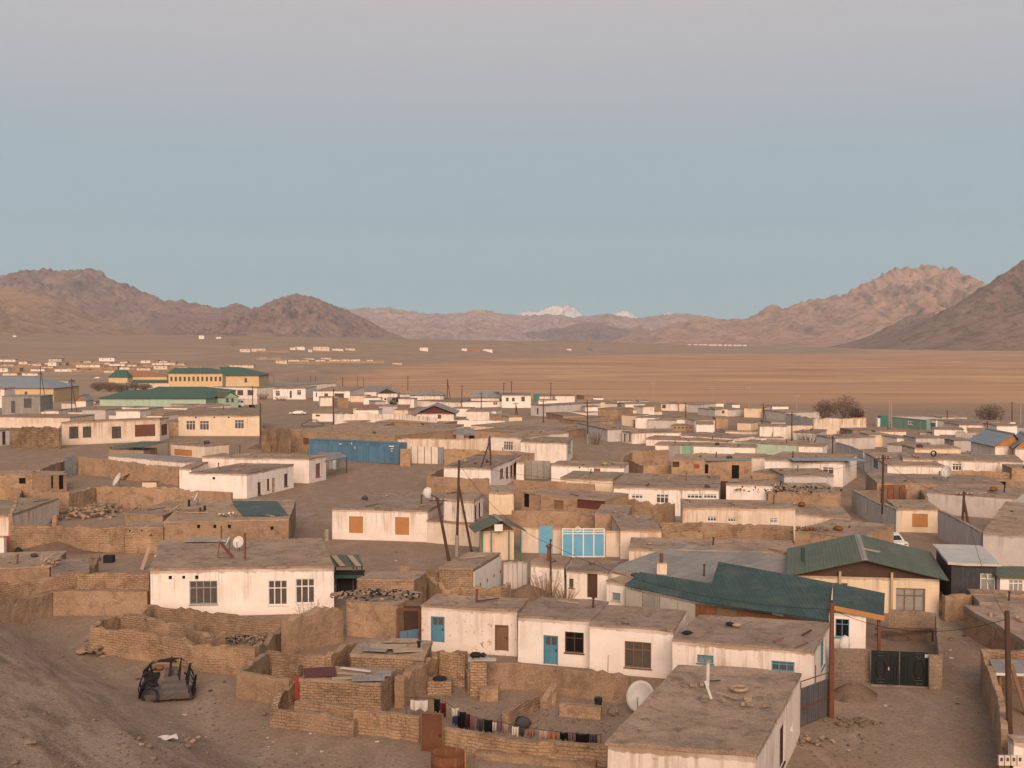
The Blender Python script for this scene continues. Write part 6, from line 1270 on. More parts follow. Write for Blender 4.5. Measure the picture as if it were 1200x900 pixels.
house('broad low house with a rubbish-strewn roof on the right', 1086, 576, 1190, 583, h=2.3, yback=570, wall='grey_plaster', roof='dirt_roof')
house('large grey-walled house with a wide roof stretching to the right edge', 1152, 624, 1290, 634, h=2.9, D=20, wall='grey_plaster', roof='pale_roof')
mud_wall('long white wall, its shade painted grey, facing the lane beyond the cream garage', [(1101, 597), (1118, 605), (1151, 623)], h=2.7, mat='grey_plaster', th=.3, ragged=.03)  # grey plaster paints the shade on a white wall
house('green-edged low store under the wide roof at the right', 1166, 636, 1260, 640, h=2.0, D=5, wall='cream_plaster', roof='far_green_sheet')
pole('tall lane pole with a white foot and a meter box', 1034, 622, 1035, 533, r=.14, arms=1, white=True)
pole('A-shaped pole with a strut beside the wide right-hand roof', 1126, 644, 1130, 576, r=.15, arms=1, strut=(1141, 645, 1129, 585))
pole('pole standing at the corner of the dark-roofed white house', 975, 557, 976, 511, r=.12, arms=1)
pole('pole before the mint green wall', 928, 529, 928, 483, r=.12, arms=1)
car('small white hatchback parked beside the cream garage', 1042, 643, 100, 'white_paint', L=3.7)
house('dark shingle-clad house with a white window on the right', 1115, 659, 1168, 661, h=3.0, D=7, wall='shingle', roof='silver_foil', t=.12, ov=.25, win=[(1149, 672, 1166, 693, 'w2:white_paint:pale_glass')])
house('white porch with wide windows beside the shingle-clad house', 1172, 675, 1260, 676, h=2.3, D=3, wall='clean_plaster', roof='green_sheet', t=.08, ov=.25, win=[(1182, 679, 1199, 694, 'w3:white_paint:pale_glass')])
mud_wall('plastered mud wall in front of the shingle-clad house', [(1106, 697), (1150, 695), (1240, 698)], h=1.7, mat='mud_plaster', ragged=.06)
# --- centre right compounds
house('brown mud house with a red window and a black door', 787, 539, 880, 541, h=2.8, yback=533, wall='mud_plaster', roof='pale_roof', win=[(788, 541, 796, 547.5, 'open:dark_wood'), (813, 544, 819.5, 549, 'board:red_paint'), (857.5, 545, 866, 561, 'open'), (826, 544, 830, 555, 'open')])
o = MB().box(-3.0, -.8, 0, 3.0, .8, .06).build('roof_sheet', 'blue_sheet'); o.location = P(853, 539, 2.9); tag(o, 'bluish tin sheet on the roof of the mud house with a red window', 'sheet')
mud_wall('mud yard wall left of the house with the red window', [(729, 536), (740, 529), (762, 528), (783, 527)], h=2.4, mat='mud_plaster', ragged=.1)
mud_wall('pale-topped mud wall slanting in front of the centre yard', [(729, 536), (745, 541), (755, 546), (786, 545)], h=1.6, mat='mud_plaster', ragged=.06)
o = thing('gate', 'pale grey-green metal gate between mud walls', 'gate', P(783, 541)); b = P(813, 541) - o.location
for u in range(2):
    p, q = b * (u / 2 + .01), b * ((u + 1) / 2 - .01); k = Vector((0, .06, 0)); m = MB(); m.hexa([p, q, q + k, p + k] + [x + Vector((0, 0, 2.4)) for x in (p, q, q + k, p + k)]); m.build('gate_leaf', 'mint_paint' if u else 'grey_sheet', o)
mud_wall('mud wall right of the pale grey-green gate', [(814, 531), (860, 532), (900, 535)], h=2.3, mat='mud_plaster', ragged=.06)
house('mud room right of the black door, with a grey roof', 882, 553, 920, 556, h=2.4, D=5, wall='mud_plaster', roof='dirt_roof')
house('grey-white walled store with a sagging roof beside the dark pole', 919, 557, 977, 557, h=2.6, yback=549, wall='grey_plaster', roof='dirt_roof')
house('white house under a dark earth roof and a bluish sheet, with a porch', 896, 538, 988, 542, h=3.1, yback=531, wall='clean_plaster', roof='dirt_roof', win=[(964, 547, 977, 556, 'w2:white_paint')])
o = MB().box(-4.6, -1.6, 0, 4.6, 1.6, .06).build('roof_sheet', 'blue_sheet'); o.location = P(968, 538.5, 3.25); o.rotation_euler = (0, 0, -.02); tag(o, 'bluish corrugated sheet covering half the dark earth roof', 'sheet')
house('white wall-house left of the dark earth roof', 858, 535, 896, 536, h=2.6, D=5, wall='white_plaster')
house('debris-strewn low house at the bend of the right lane', 900, 577, 985, 578, h=2.4, yback=566, wall='mud_plaster', roof='dirt_roof')
rubble('rubble', 'rubbish and stones spread on the low roof at the lane bend', 925, 574, 6, 3, 160, .14, ['soot', 'rock', 'pale_roof'], z=2.45, seed=21, planks=10, mound=.3)
house('wide mud house with a flat roof above the green gable', 932, 622, 1005, 630, h=2.4, yback=612, wall='mud_plaster', roof='dirt_roof')
rubble('rubble', 'reddish bricks heaped on the flat roof above the green gable', 949, 620, 1.6, .8, 40, .16, ['rust_sheet', 'rock'], z=2.5, seed=22, mound=.2)
mud_wall('grey wall along the left side of the upper lane', [(980, 518), (998, 523), (1013, 529)], h=2.6, mat='grey_plaster', th=.3, ragged=.02)
house('white corner house with a blue door on the upper lane', 1013, 530, 1040, 545, h=2.7, D=7, wall='white_plaster', win=[(1024, 536, 1029, 551, 'door:blue_paint')])
# ================================================================ far side of the town
def fh(label, x0, y0, x1, y1, yb, yback=None, wall='white_plaster', roof='dirt_roof', win=(), **k):
    k.setdefault('far', True); k.setdefault('ov', .15)
    if yback is None: k.setdefault('D', 7)
    return house(label, x0, y0, x1, y1, yb=yb, yback=yback, wall=wall, roof=roof, win=win, **k)
def hip(label, fl, fr, ridge, h, D, roof='far_green_sheet', wall='yellow_plaster', win=(), name='building', cat='building', over=.6, rise=None):
    """long building under a hipped sheet roof: front eave pixels, ridge pixels, eave height"""
    A, B = P(*fl, h), P(*fr, h); gz = ground_z(A.x, A.y)
    for _ in range(5): A = P(fl[0], fl[1], gz + h); gz = ground_z(A.x, A.y)
    B = at_depth(fr[0], fr[1], A.y); B.z = A.z
    L = B.x - A.x; o = thing(name, label, cat, (A.x, A.y, gz))
    r0, r1 = at_depth(*ridge[0], A.y + D / 2), at_depth(*ridge[1], A.y + D / 2); rz = max(h + .8, r0.z - gz); a, b = r0.x - A.x, r1.x - A.x
    w_ = MB(); holes = []; fit = []
    for wd in win:
        q0, q1 = at_depth(wd[0], wd[1], A.y), at_depth(wd[2], wd[3], A.y); u0, u1, v0, v1 = q0.x - A.x - over, q1.x - A.x - over, q1.z - gz, q0.z - gz
        holes.append((u0, u1, v0, v1)); fit.append((Vector((over, over, 0)), Vector((1, 0, 0)), Vector((0, -1, 0)), u0, u1, v0, v1, wd[4]))
    panel(w_, (over, over, 0), (1, 0, 0), (0, -1, 0), L - 2 * over, -.4, h - .03, holes, 0, 4)
    panel(w_, (L - over, over, 0), (0, 1, 0), (1, 0, 0), D - 2 * over, -.4, h - .03, (), 0, 4); panel(w_, (L - over, D - over, 0), (-1, 0, 0), (0, 1, 0), L - 2 * over, -.4, h - .03, (), 0, 4); panel(w_, (over, D - over, 0), (0, -1, 0), (-1, 0, 0), D - 2 * over, -.4, h - .03, (), 0, 4)
    w_.build('wall', wall, o)
    m = MB(); e0, e1, e2, e3, q0, q1 = (0, 0, h), (L, 0, h), (L, D, h), (0, D, h), (a, D / 2, rz), (b, D / 2, rz)
    m.quad(e0, e1, q1, q0); m.quad(e2, e3, q0, q1); m.tri(e1, e2, q1); m.tri(e3, e0, q0); m.quad(e3, e2, e1, e0); m.build('roof', roof, o)
    for f in fit: window(o, *f)
    return o
# --- school and other large roofs on the left
W3, DK = 'w2:white_paint', 'w1:dark_wood'
hip('long yellow two-storey school with rows of narrow windows and a green roof', (195, 437), (262, 440), ((205, 431), (244, 431)), 7.5, 16, win=[(199 + 5.2 * i, 441.5, 201.6 + 5.2 * i, 446.5, DK) for i in range(12)])
hip('yellow end block of the school under its own pyramid-like green roof', (262, 440), (305, 440), ((257, 430), (280, 430)), 7.5, 17, win=[(286, 443.2, 289, 448, DK)])
hip('low yellow building with a half green, half rust-coloured roof', (126, 441), (196, 442), ((137, 434), (170, 435)), 3.6, 16, roof='orange_sheet')
o = hip('green-roofed left end of the low yellow building', (126, 441.5), (150, 441.5), ((136, 433.5), (148, 434)), 3.7, 12)
hip('long low cream building under a flat green roof before the school', (153, 448), (231, 449), ((156, 445), (229, 445.5)), 3.0, 8, wall='cream_plaster')
hip('broad pale green-walled hall with a wide shallow green roof', (113, 467), (243, 466), ((150, 457), (238, 453)), 3.6, 20, wall='mint_plaster')
hip('green roof wing behind the broad pale green-walled hall', (170, 459), (268, 459), ((185, 453), (240, 452.5)), 3.4, 12, wall='mint_plaster')
gable('small pale green house with a green gable roof and a teal porch', (262, 466), (281, 465), (268.5, 459), (262, 456), 3.4, roof='green_sheet', wall='mint_plaster', gab='mint_plaster', over=.3, D=9, win=[(265, 467, 268, 471, DK), (271, 467, 274, 471, DK)])
o = thing('porch', 'teal porch posts in front of the small pale green house', 'porch', P(254, 479)); m = MB(); m.box(0, 0, 3.0, 2.4, 1.0, 3.2); m.build('roof', 'green_sheet', o)
for x in (.1, 2.2):
    m = MB(); m.bar((x, .1, 0), (x, .1, 3.0), .18); m.build('post', 'teal_paint', o)
fh('white house under a pale grey roof, left of the white truck', 250, 453, 301, 454, 467, 448, 'white_plaster', 'grey_sheet', [(278, 457, 285, 463, DK), (290, 457, 297, 463, DK)])
hip('olive hall with a large blue-grey roof at the far left', (-6, 455), (64, 454), ((-10, 441), (38, 440)), 4.2, 22, roof='blue_sheet', wall='yellow_plaster', win=[(28, 459, 31, 463, DK)])
fh('silver-grey panelled shed in front of the olive hall', 2, 464, 47, 464, 486, None, 'grey_sheet', 'grey_sheet', [(28, 467, 37, 478, 'open:dark_grey_sheet'), (13, 470, 18, 484, 'open:dark_grey_sheet')], D=8)
fh('pale grey house with one dark doorway behind the twin poles', 52, 446, 80, 446, 461, None, 'grey_plaster', 'grey_sheet', [(73, 450, 75, 460, DK)])
fh('white house slice at the left edge beside the silver-grey shed', -20, 455, 5, 455, 478, None, 'clean_plaster')
gable('little house with an orange-red gable', (87, 470), (101, 470), (94, 463), (96, 461), 3.0, roof='grey_sheet', gab='orange_sheet', over=.2, D=6)
fh('white house with a wide dark garage opening, below the orange-red gable', 72, 472, 127, 474, 479, 469, 'white_plaster', 'dirt_roof', [(88, 472.8, 102, 477.5, 'open')])
fh('long white house left of the teal porch', 127, 473, 190, 474, 481, 470, 'white_plaster', win=[(137, 475, 141, 478, DK), (165, 475, 169, 478, DK)])
fh('white house front right below the green-roofed hall', 190, 471, 250, 472, 478, 468, 'clean_plaster', win=[(205, 473, 208, 476, DK), (228, 473, 230, 476, DK)])
fh('long white house low above the rust-streaked one', 48, 482, 137, 483, 490, 476, 'white_plaster', 'dirt_roof', [(72, 484, 75, 487, DK)])
fh('streaked cream wall-house at the far left above the rubble-stone wall', -10, 488, 82, 489, 501, 485, 'stained_plaster', 'pale_roof')
fh('white house with a slanting roof edge above the cream full-width house', 192, 477, 226, 478, 486, 474, 'clean_plaster', 'pale_roof')
fh('brown-roofed cream house between white houses on the left', 138, 483, 192, 484, 490, 478, 'cream_plaster', 'dirt_roof')
fh('white house joined to the rear of the rust-streaked one', 120, 486, 190, 487, 492, 483, 'white_plaster', 'pale_roof')
fh('narrow grey store between the two big left houses', 199, 494, 209, 494, 511, None, 'mud_plaster', D=5)
mud_wall('dark rubble enclosure wall right of the cream full-width house', [(307, 502), (325, 501), (340, 503)], h=4.0, mat='rough_brick', ragged=.3)
heap('soil_heap', 'grey soil heap inside the dark rubble enclosure', 318, 525, 4, 3, 2.0, 'yard_earth', 12)
# --- white houses by the open square
fh('white house with a door between two windows facing the open square', 320, 455, 358, 455, 468, 452, 'clean_plaster', 'pale_roof', [(323, 458, 328, 464, W3), (339.5, 458, 342, 466, DK), (348, 457, 353, 463, W3)])
fh('low white house half hidden by stakes left of the door-and-windows house', 303, 457, 321, 457, 466, None, 'grey_plaster', 'pale_roof')
fh('white house with one very wide dark window, facing the open square', 367, 458, 410, 458, 470, 453, 'clean_plaster', 'pale_roof', [(380, 461, 384.5, 466, DK), (392, 461, 403, 466, 'w3:dark_wood'), (370, 460, 371.5, 465, DK)])
fh('pair of low white stores beside the far pole on the square', 366, 484, 390, 484, 494, 480, 'white_plaster', 'pale_roof', [(370, 486, 375, 487.5, DK)])
fh('pale yellow long house with a red roof edge', 414, 478, 474, 478, 485, 474, 'cream_plaster', 'orange_sheet')
mud_wall('long low white wall with stepped top near the pale yellow house', [(392, 485), (428, 484), (470, 486), (512, 489)], h=2.4, mat='white_plaster', th=.3, ragged=.15)
fh('grey tin-roofed white house left of the maroon dark gable', 409, 459, 441, 459, 464, 452, 'white_plaster', 'grey_sheet')
gable('low white house with a dark open gable', (441, 461), (467, 461), (453, 455.5), (455, 454), 3.2, roof='grey_sheet', gab='dark_wood', over=.3, D=8)
gable('white house with a broad maroon gable under grey eaves', (484, 485), (536, 485), (509, 475), (512, 472), 2.9, roof='grey_sheet', gab='maroon_sheet', over=.8, D=12, win=[(513, 486, 517, 490, DK)])
hip('grey tin-roofed white house in the far centre left', (478, 463), (522, 463), ((487, 457), (508, 457)), 3.0, 12, roof='grey_sheet', wall='white_plaster')
fh('low white house strip beneath the grey tin-roofed one', 487, 469, 533, 471, 476, 466, 'white_plaster', 'dirt_roof')
fh('long white house with one small window and a grey slope roof behind', 541, 471, 588, 470, 478, 466, 'clean_plaster', 'dirt_roof', [(578, 469.5, 583, 474.5, W3)])
hip('grey slope-roofed house behind the long one-window white house', (549, 466), (588, 466), ((553, 458), (584, 458)), 2.6, 10, roof='grey_sheet', wall='white_plaster')
fh('white house with several small openings in the far centre', 588, 463, 622, 463, 478, 460, 'clean_plaster', 'dirt_roof', [(593, 466, 596, 470, DK), (600, 466, 603, 470, DK), (611, 465, 615, 470, DK)])
o = MB().box(-3, -1.2, 0, 3, 1.2, .1).build('roof_sheet', 'blue_sheet'); o.location = P(593, 458.5, 4.3); tag(o, 'blue sheet raised over the roof of the far central white house', 'sheet')
fh('small mint green hut in the middle of the far houses', 549, 481, 562, 482, 489, None, 'mint_plaster', 'far_green_sheet', D=5)
fh('white flat house left of the small mint green hut', 532, 480, 549, 480, 486, None, 'clean_plaster', 'pale_roof', D=5)
mud_wall('long thin white wall below the small mint green hut', [(507, 492), (545, 492), (592, 493)], h=1.5, mat='clean_plaster', th=.3, ragged=.05)
fh('little white hut under the long thin white wall', 520, 495.5, 536, 496, 499, None, 'clean_plaster', 'pale_roof', D=4)
fh('long stained mud house with an orange-tinted parapet in the centre', 552, 498, 637, 503, 506, 493, 'stained_plaster', 'pale_roof')
fh('brown mud house row above the white two-window house', 440, 494, 520, 496, 501, 490, 'mud_plaster', 'pale_roof')
fh('mud house with scattered junk on top left of the centre', 385, 499, 440, 500, 506, 495, 'mud_plaster', 'pale_roof')
fh('low white house slice left of the centre mud houses', 402, 493.5, 424, 494, 498, None, 'clean_plaster', 'pale_roof', D=5)
fh('flat grey-brown house across the centre behind the drip-stained cream house', 556, 504, 640, 508, 513, 500, 'mud_plaster', 'dirt_roof')
fh('grey house with a small dark window at the centre crossroads', 622, 474, 640, 475, 487, 471, 'grey_plaster', 'dirt_roof', [(629, 478, 631, 485, DK)])
fh('cream house right of the grey crossroads house', 650, 477, 670, 477, 486, 474, 'cream_plaster', 'dirt_roof', )
fh('white strip house on the far edge behind the crossroads', 630, 464, 649, 464, 471, 461, 'white_plaster', 'pale_roof', [(626, 466, 628, 471, DK)])
fh('mud house between the two grey-white crossroads houses', 640, 483, 660, 487, 493, None, 'mud_plaster', 'dirt_roof', D=5)
o = thing('gate', 'green-grey gate leaf between far white houses', 'gate', P(625, 472)); m = MB(); m.box(0, 0, 0, 1.8, .1, 2.8); m.build('gate_leaf', 'teal_paint', o)
# --- far edge of the town, right half
EDGE = [('white house with a long pale roof line on the far town edge', 677, 466, 707, 466, 470, 'clean_plaster'), ('white house in front of the long pale roof line', 677, 470, 701, 470, 477, 'white_plaster'), ('tan house with a single blank front at the far town edge', 702, 470.5, 715, 470.5, 477.5, 'stained_plaster'),
    ('grey shed beside the tan house at the far town edge', 716, 472.5, 729, 473, 478.5, 'grey_plaster'), ('cream house beside the mast on the far edge', 660, 478, 670, 478, 486, 'cream_plaster'), ('low cream house behind the dark lane pole', 671, 482, 688, 483, 487, 'white_plaster'),
    ('mud-coloured house in the far lane bend', 730, 474, 741, 475, 481, 'mud_plaster'), ('white roofline house left of the concrete mast', 723, 470, 742, 470, 473, 'clean_plaster'), ('white house topped by a box-like block', 749, 470, 761, 470, 474, 'clean_plaster'),
    ('grey-white wall-house beside the far road', 741, 473, 775, 473, 480, 'grey_plaster'), ('white wall-house with one dark opening by the far road', 775, 472.5, 796, 473, 481, 'white_plaster'), ('cream gatehouse in the far road wall', 796, 473, 805, 473, 482, 'cream_plaster'),
    ('pale grey wall-house right of the cream gatehouse', 805, 473.5, 816, 474, 483, 'grey_plaster'), ('white house with a raised roof on the far road', 815, 473, 848, 472.5, 478, 'clean_plaster'), ('grey low house in front of the raised-roof white house', 818, 478, 838, 480, 486, 'grey_plaster'), ('cream box house with a dark window at the far road', 838, 479, 853, 479, 488, 'cream_plaster'),
    ('grey-green box house next to the cream box house', 853, 480, 862, 480, 488, 'grey_plaster'), ('tiny white-roofed house on the outer edge of the town', 858, 474, 867, 474, 478, 'clean_plaster'), ('cream front house on the far road, left of the struts', 872, 477.5, 893, 478, 489, 'cream_plaster'),
    ('long grey side-walled house behind the strutted pole', 893, 480, 921, 483, 490, 'grey_plaster'), ('white upper house above the long grey side wall', 905, 476, 924, 476, 480, 'clean_plaster'), ('white house with a ragged parapet left of the dark bushes', 920, 482, 956, 483, 490, 'white_plaster')]
for lb, x0, y0, x1, y1, yb, wl in EDGE: fh(lb, x0, y0, x1, y1, yb, None, wl, 'pale_roof', D=9, win=[(846, 481, 849, 484, DK)] if 'dark window' in lb else [(776, 474, 780, 478, DK)] if 'dark opening' in lb else ())
mud_wall('pale grey wall running along the far road to the bushes', [(921, 484), (940, 488), (957, 491)], h=2.6, mat='grey_plaster', th=.3, ragged=.1)
mud_wall('long white wall just in front of the dark bushes', [(953, 490.5), (985, 490), (1015, 490)], h=3.4, mat='stained_plaster', th=.4, ragged=.15)
mud_wall('stained low wall with orange tint right of the strutted pole', [(905, 499), (930, 498.5), (952, 499)], h=2.6, mat='stained_plaster', th=.4, ragged=.1)
# --- middle-right rows
ROW = [('grey left-facing wall-house with shuttered front near the lane pole', 689, 498, 712, 503, 512, 'grey_plaster', 6), ('brown-roofed house with a bright cream end at the lane', 712, 503, 732, 502, 513, 'cream_plaster', 7), ('mud house leaning against the cream-ended lane house', 722, 505, 729, 505, 516, 'mud_plaster', 4),
    ('white doored house with pale posts at the lane corner', 729, 505, 741, 507, 518, 'white_plaster', 4), ('brown mud house with a pattern of round holes', 787, 498, 829, 499, 505, 'mud_plaster', 6), ('mud house with a thin white roof line behind the round-holed one', 779, 495, 815, 495, 500, 'clean_plaster', 5),
    ('mud house with a stone-heaped roof in the right centre', 742, 492, 770, 494, 500, 'mud_plaster', 6), ('low mud rooms with a pale end, behind the strutted far pole', 728, 487, 787, 489, 494, 'mud_plaster', 6), ('cream-topped mud house under the tall concrete mast', 735, 480, 757, 480, 486, 'cream_plaster', 6), ('tan-stained house right of the tall concrete mast', 757, 482, 776, 482, 486, 'stained_plaster', 5),
    ('bright white house with a bluish side wall at the lane', 753, 507, 798, 506.5, 516, 'clean_plaster', 9), ('long whitewashed house continuing right of the bluish-sided one', 798, 509, 860, 513, 520, 'white_plaster', 7), ('streaky white house with a parapet in the right centre row', 757, 514, 808, 515.5, 522, 'white_plaster', 7), ('white house with a brown patched front, right centre row', 808, 515, 850, 517, 524, 'stained_plaster', 6),
    ('longest low white house in the right centre', 768, 521, 885, 524, 531, 'clean_plaster', 6), ('pale green low house with small vents left of the mint wall', 856, 517, 885, 518, 524, 'mint_plaster', 5), ('mint green walled house with a flat earth roof', 885, 519, 933, 521, 532, 'mint_plaster', 8), ('white front split by a downpipe right of the mint wall', 934, 522, 964, 523, 533, 'clean_plaster', 6),
    ('long pale house with a thin roof behind the mint wall', 884, 513, 918, 513, 517, 'clean_plaster', 5), ('stained white long house above the mint wall', 850, 505, 905, 505, 509, 'stained_plaster', 6), ('white house with a dark post gap above the longest low white house', 840, 511, 861, 512, 520, 'white_plaster', 5), ('mud-roofed house in the right centre behind the stained white long house', 862, 499, 900, 500, 505, 'mud_plaster', 7),
    ('grey house with a gatepost at the upper lane', 930, 506, 955, 507, 518, 'grey_plaster', 8), ('long grey-walled house on the right of the gatepost house', 957, 510, 979, 513, 524, 'grey_plaster', 8), ('cream stained house with vents at the upper right lane', 982, 514, 1026, 514, 520, 'stained_plaster', 7), ('white house with two small dark windows, right of the upper lane', 1026, 505, 1062, 505, 517, 'white_plaster', 8),
    ('grey-brown house below the two-windowed white house', 1040, 520, 1072, 522, 532, 'grey_plaster', 6), ('low mud-roofed house beside the dark far pole', 985, 504, 1012, 505, 511, 'mud_plaster', 7), ('cream low strip house in the upper right', 962, 503, 985, 503.5, 508, 'stained_plaster', 6), ('brown mud house beyond the long grey-walled one', 1062, 513, 1086, 514, 521, 'mud_plaster', 6),
    ('mud house with brick-tinted roof left of the far pole with a white foot', 672, 488, 690, 489, 496, 'mud_plaster', 6), ('low mud sheds left of the lane pole with the white foot', 655, 490, 690, 494, 503, 'mud_plaster', 6), ('grey low house by the lane pole, front of the mud sheds', 676, 495, 690, 498, 508, 'grey_plaster', 4)]
for lb, x0, y0, x1, y1, yb, wl, D in ROW:
    wn = [(1031, 510, 1036, 514, DK), (1049, 510, 1054, 515, DK)] if 'two small dark' in lb else [(790 + 4.6 * i, 500.5, 791.8 + 4.6 * i, 502, 'open') for i in range(8)] if 'round holes' in lb else [(731, 508, 733, 517, DK), (737, 508, 739, 517, DK)] if 'doored' in lb else [(862, 519.5, 864, 521.5, 'open'), (871, 520, 873, 522, 'open')] if 'small vents' in lb else ()
    fh(lb, x0, y0, x1, y1, yb, None, wl, 'dirt_roof', D=D, win=wn, far=(yb < 510))
# --- far right
o = fh('pale mint container house with one white window on the far right', 1045, 488, 1086, 492, 500, None, 'mint_paint', 'pale_panel', [(1064, 492, 1070, 498, 'w2:white_paint:pale_glass')], D=6, name='container_house', cat='container')
o = thing('water_tank', 'teal box tank at the left end of the mint container house', 'tank', P(1032, 500)); m = MB(); m.box(0, 0, 0, 1.9, 2.0, 2.3); m.build('tank', 'teal_paint', o); m = MB(); m.box(-.6, .2, 0, -.02, 1.6, 1.8); m.build('side_box', 'white_paint', o)
fh('white block with a blue double door right of the mint container', 1087, 491, 1097, 492, 504, None, 'clean_plaster', 'pale_roof', [(1088, 495, 1096, 504, 'door:container_blue')], D=5)
fh('long grey-white house with one dark window on the far right', 1097, 492, 1146, 495, 505, None, 'grey_plaster', 'pale_roof', [(1119.5, 496, 1124, 502, DK)], D=8)
fh('white house with a small window right of the long grey-white one', 1146, 495, 1158, 496, 504, None, 'white_plaster', 'pale_roof', [(1151, 499, 1154, 502, DK)], D=6)
fh('grey wall-house reaching the right edge on the far side', 1158, 498, 1215, 501, 508, None, 'grey_plaster', 'pale_roof')
fh('white flat house on the outermost edge at the far right', 1158, 495, 1190, 494, 499, None, 'clean_plaster', 'pale_roof')
fh('small white roof beyond the long grey-white house', 1104, 489, 1133, 489, 492, None, 'clean_plaster', 'pale_roof')
mud_wall('grey wall in front of the long grey-white house', [(1120, 506), (1140, 507), (1160, 508)], h=2.4, mat='grey_plaster', th=.3, ragged=.1)
fh('cream house block left of the grey tin gables on the right', 1161, 506, 1178, 506, 514, None, 'white_plaster', 'pale_roof')
fh('house with two windows painted pale for a glint of sky', 1078, 506, 1102, 506.5, 513.5, None, 'grey_plaster', 'dirt_roof', [(1088, 507.4, 1091.3, 512.2, 'w1:white_paint:glint_glass'), (1093.2, 507.4, 1096, 512.2, 'w1:white_paint:glint_glass')], D=5)
gable('grey tin gable with an orange-boarded end on the right edge', (1164, 523), (1202, 523), (1189, 508), (1194, 506), 3.0, roof='blue_sheet', gab='orange_board', over=.5, D=10)
gable('second grey tin gable cut by the right edge of the frame', (1186, 525), (1225, 526), (1206, 511), (1210, 508), 3.0, roof='blue_sheet', gab='orange_board', over=.5, D=10)
for lb, x0, y0, x1, y1, yb in (('flat mud house cluttered with junk below the glinting windows', 1100, 512, 1160, 514, 520), ('low brown house with an uneven roof left of the grey tin gables', 1126, 519, 1165, 520, 527), ('mud house with poles and boards behind the cream low house', 1085, 516, 1125, 517, 523)):
    fh(lb, x0, y0, x1, y1, yb, None, 'mud_plaster', 'dirt_roof', D=7)
# vehicles
def truck(label, px, py, rz, cab='white_paint', box='pale_panel', L=6.0, name='truck'):
    o = thing(name, label, 'truck', P(px, py), math.radians(rz)); m = MB(); m.box(-L * .15, -1.0, .9, L * .5, 1.0, 2.3); m.build('cargo_bed', box, o)
    m = MB(); rows = [[Vector((x, s * 1.0, z)) for x, z in ((-L * .17, .6), (-L * .17, 2.25), (-L * .30, 2.25), (-L * .37, 1.5), (-L * .5, 1.35), (-L * .5, .6))] for s in (-1, 1)]; m.grid(rows); m.f += [tuple(range(6)), tuple(range(11, 5, -1))]; m.build('cab', cab, o)
    m = MB(); m.quad((-L * .31 - .03, -.85, 2.15), (-L * .365 - .03, -.85, 1.58), (-L * .365 - .03, .85, 1.58), (-L * .31 - .03, .85, 2.15)); m.build('windscreen', 'car_glass', o)
    m = MB()
    for s in (-1, 1): m.box(-L * .32, s * 1.0 - .02, 1.55, -L * .20, s * 1.0 + .02, 2.1)
    m.build('side_window', 'car_glass', o)
    for x in (-L * .36, L * .3):
        for s in (-1, 1): m = MB(); m.tube((x, s * 1.0 - s * .28, .48), (x, s * 1.0, .48), .48, .48, 14); m.build('wheel', 'rubber', o)
    return o
truck('white truck parked beside the pale green gabled house', 288, 478, 35, 'white_paint', 'pale_panel')
truck('white pickup standing beyond the pale yellow house', 457, 475, 5, 'white_paint', 'grey_sheet', 5)
truck('dark truck standing behind the white pickup', 468, 475, 0, 'dark_grey_sheet', 'soot', 6)
car('silver-white car parked under the grey tin gables', 1150, 534, 8, 'white_paint')
car('tiny white car on the plain beyond the far left houses', 114, 444, 0, 'white_paint', L=4.6)
car('small pale car standing in the open square', 349, 486, 0, 'white_paint', L=4.2, H=1.0)
o = thing('car_wreck', 'bare metal car frame left standing at the edge of the square', 'wreck', P(366, 501)); m = MB(); Lq = 4.6
for s in (-1, 1):
    pts = [Vector((x, s * .8, z)) for x, z in ((-2.3, .3), (-2.2, .9), (-1.3, 1.0), (-.8, 1.6), (.9, 1.6), (1.4, 1.0), (2.2, .9), (2.3, .3), (-2.3, .3))]
    for p, q in zip(pts, pts[1:]): m.bar(p, q, .12)
for x, z in ((-.8, 1.6), (.9, 1.6), (-2.2, .9), (2.2, .9), (0, .3)): m.bar((x, -.8, z), (x, .8, z), .12)
m.build('body_frame', 'dark_grey_sheet', o)
# bushes and trees
def leafy(label, px, py, w_, hh, seed, name='tree', cat='tree'):
    b = P(px, py); o = thing(name, label, cat, b); rg = random.Random(seed); m = MB()
    for i in range(5):
        a = i * 1.3; m.tube((math.cos(a) * .2, math.sin(a) * .2, -.2), (math.cos(a) * w_ * .28, math.sin(a) * w_ * .28, hh * .6), .14, .05, 6)
    m.build('trunk', 'dark_twig', o); c = MB()
    for i in range(950):
        a, q, v = rg.uniform(0, 6.28), rg.random() ** .45, rg.uniform(-1, 1); r = math.sqrt(max(0, 1 - v * v)) * q; bul = 1 + .25 * noise.noise(Vector((math.cos(a) * 2, math.sin(a) * 2, v * 2 + seed)))
        p = Vector((r * math.cos(a) * w_ / 2 * bul, r * math.sin(a) * w_ / 2 * bul, hh * .52 + v * hh * .48 * q * bul)); d = Vector((rg.uniform(-1, 1), rg.uniform(-1, 1), rg.uniform(-.2, 1))) * .5
        c.tube(p, p + d, .045, .02, 3, False)
        t = Vector((rg.uniform(-1, 1), rg.uniform(-1, 1), rg.uniform(-1, 1))) * .16; c.tri(p + d * .5, p + d * .5 + t, p + d + Vector((-t.y, t.x, t.z)))
    c.build('crown', 'dark_twig', o); return o
leafy('rounded dark bare tree, the left of the pair beyond the white wall', 967, 492, 6.0, 4.8, 2); leafy('larger bare tree, the right of the pair beyond the white wall', 991, 492, 7.4, 5.6, 3); leafy('low bare bush beside the larger tree of the pair', 1004, 492, 3.5, 2.6, 4, 'bush', 'bush'); leafy('dark bare tree beyond the far right houses', 1160, 498, 6.5, 4.6, 5)
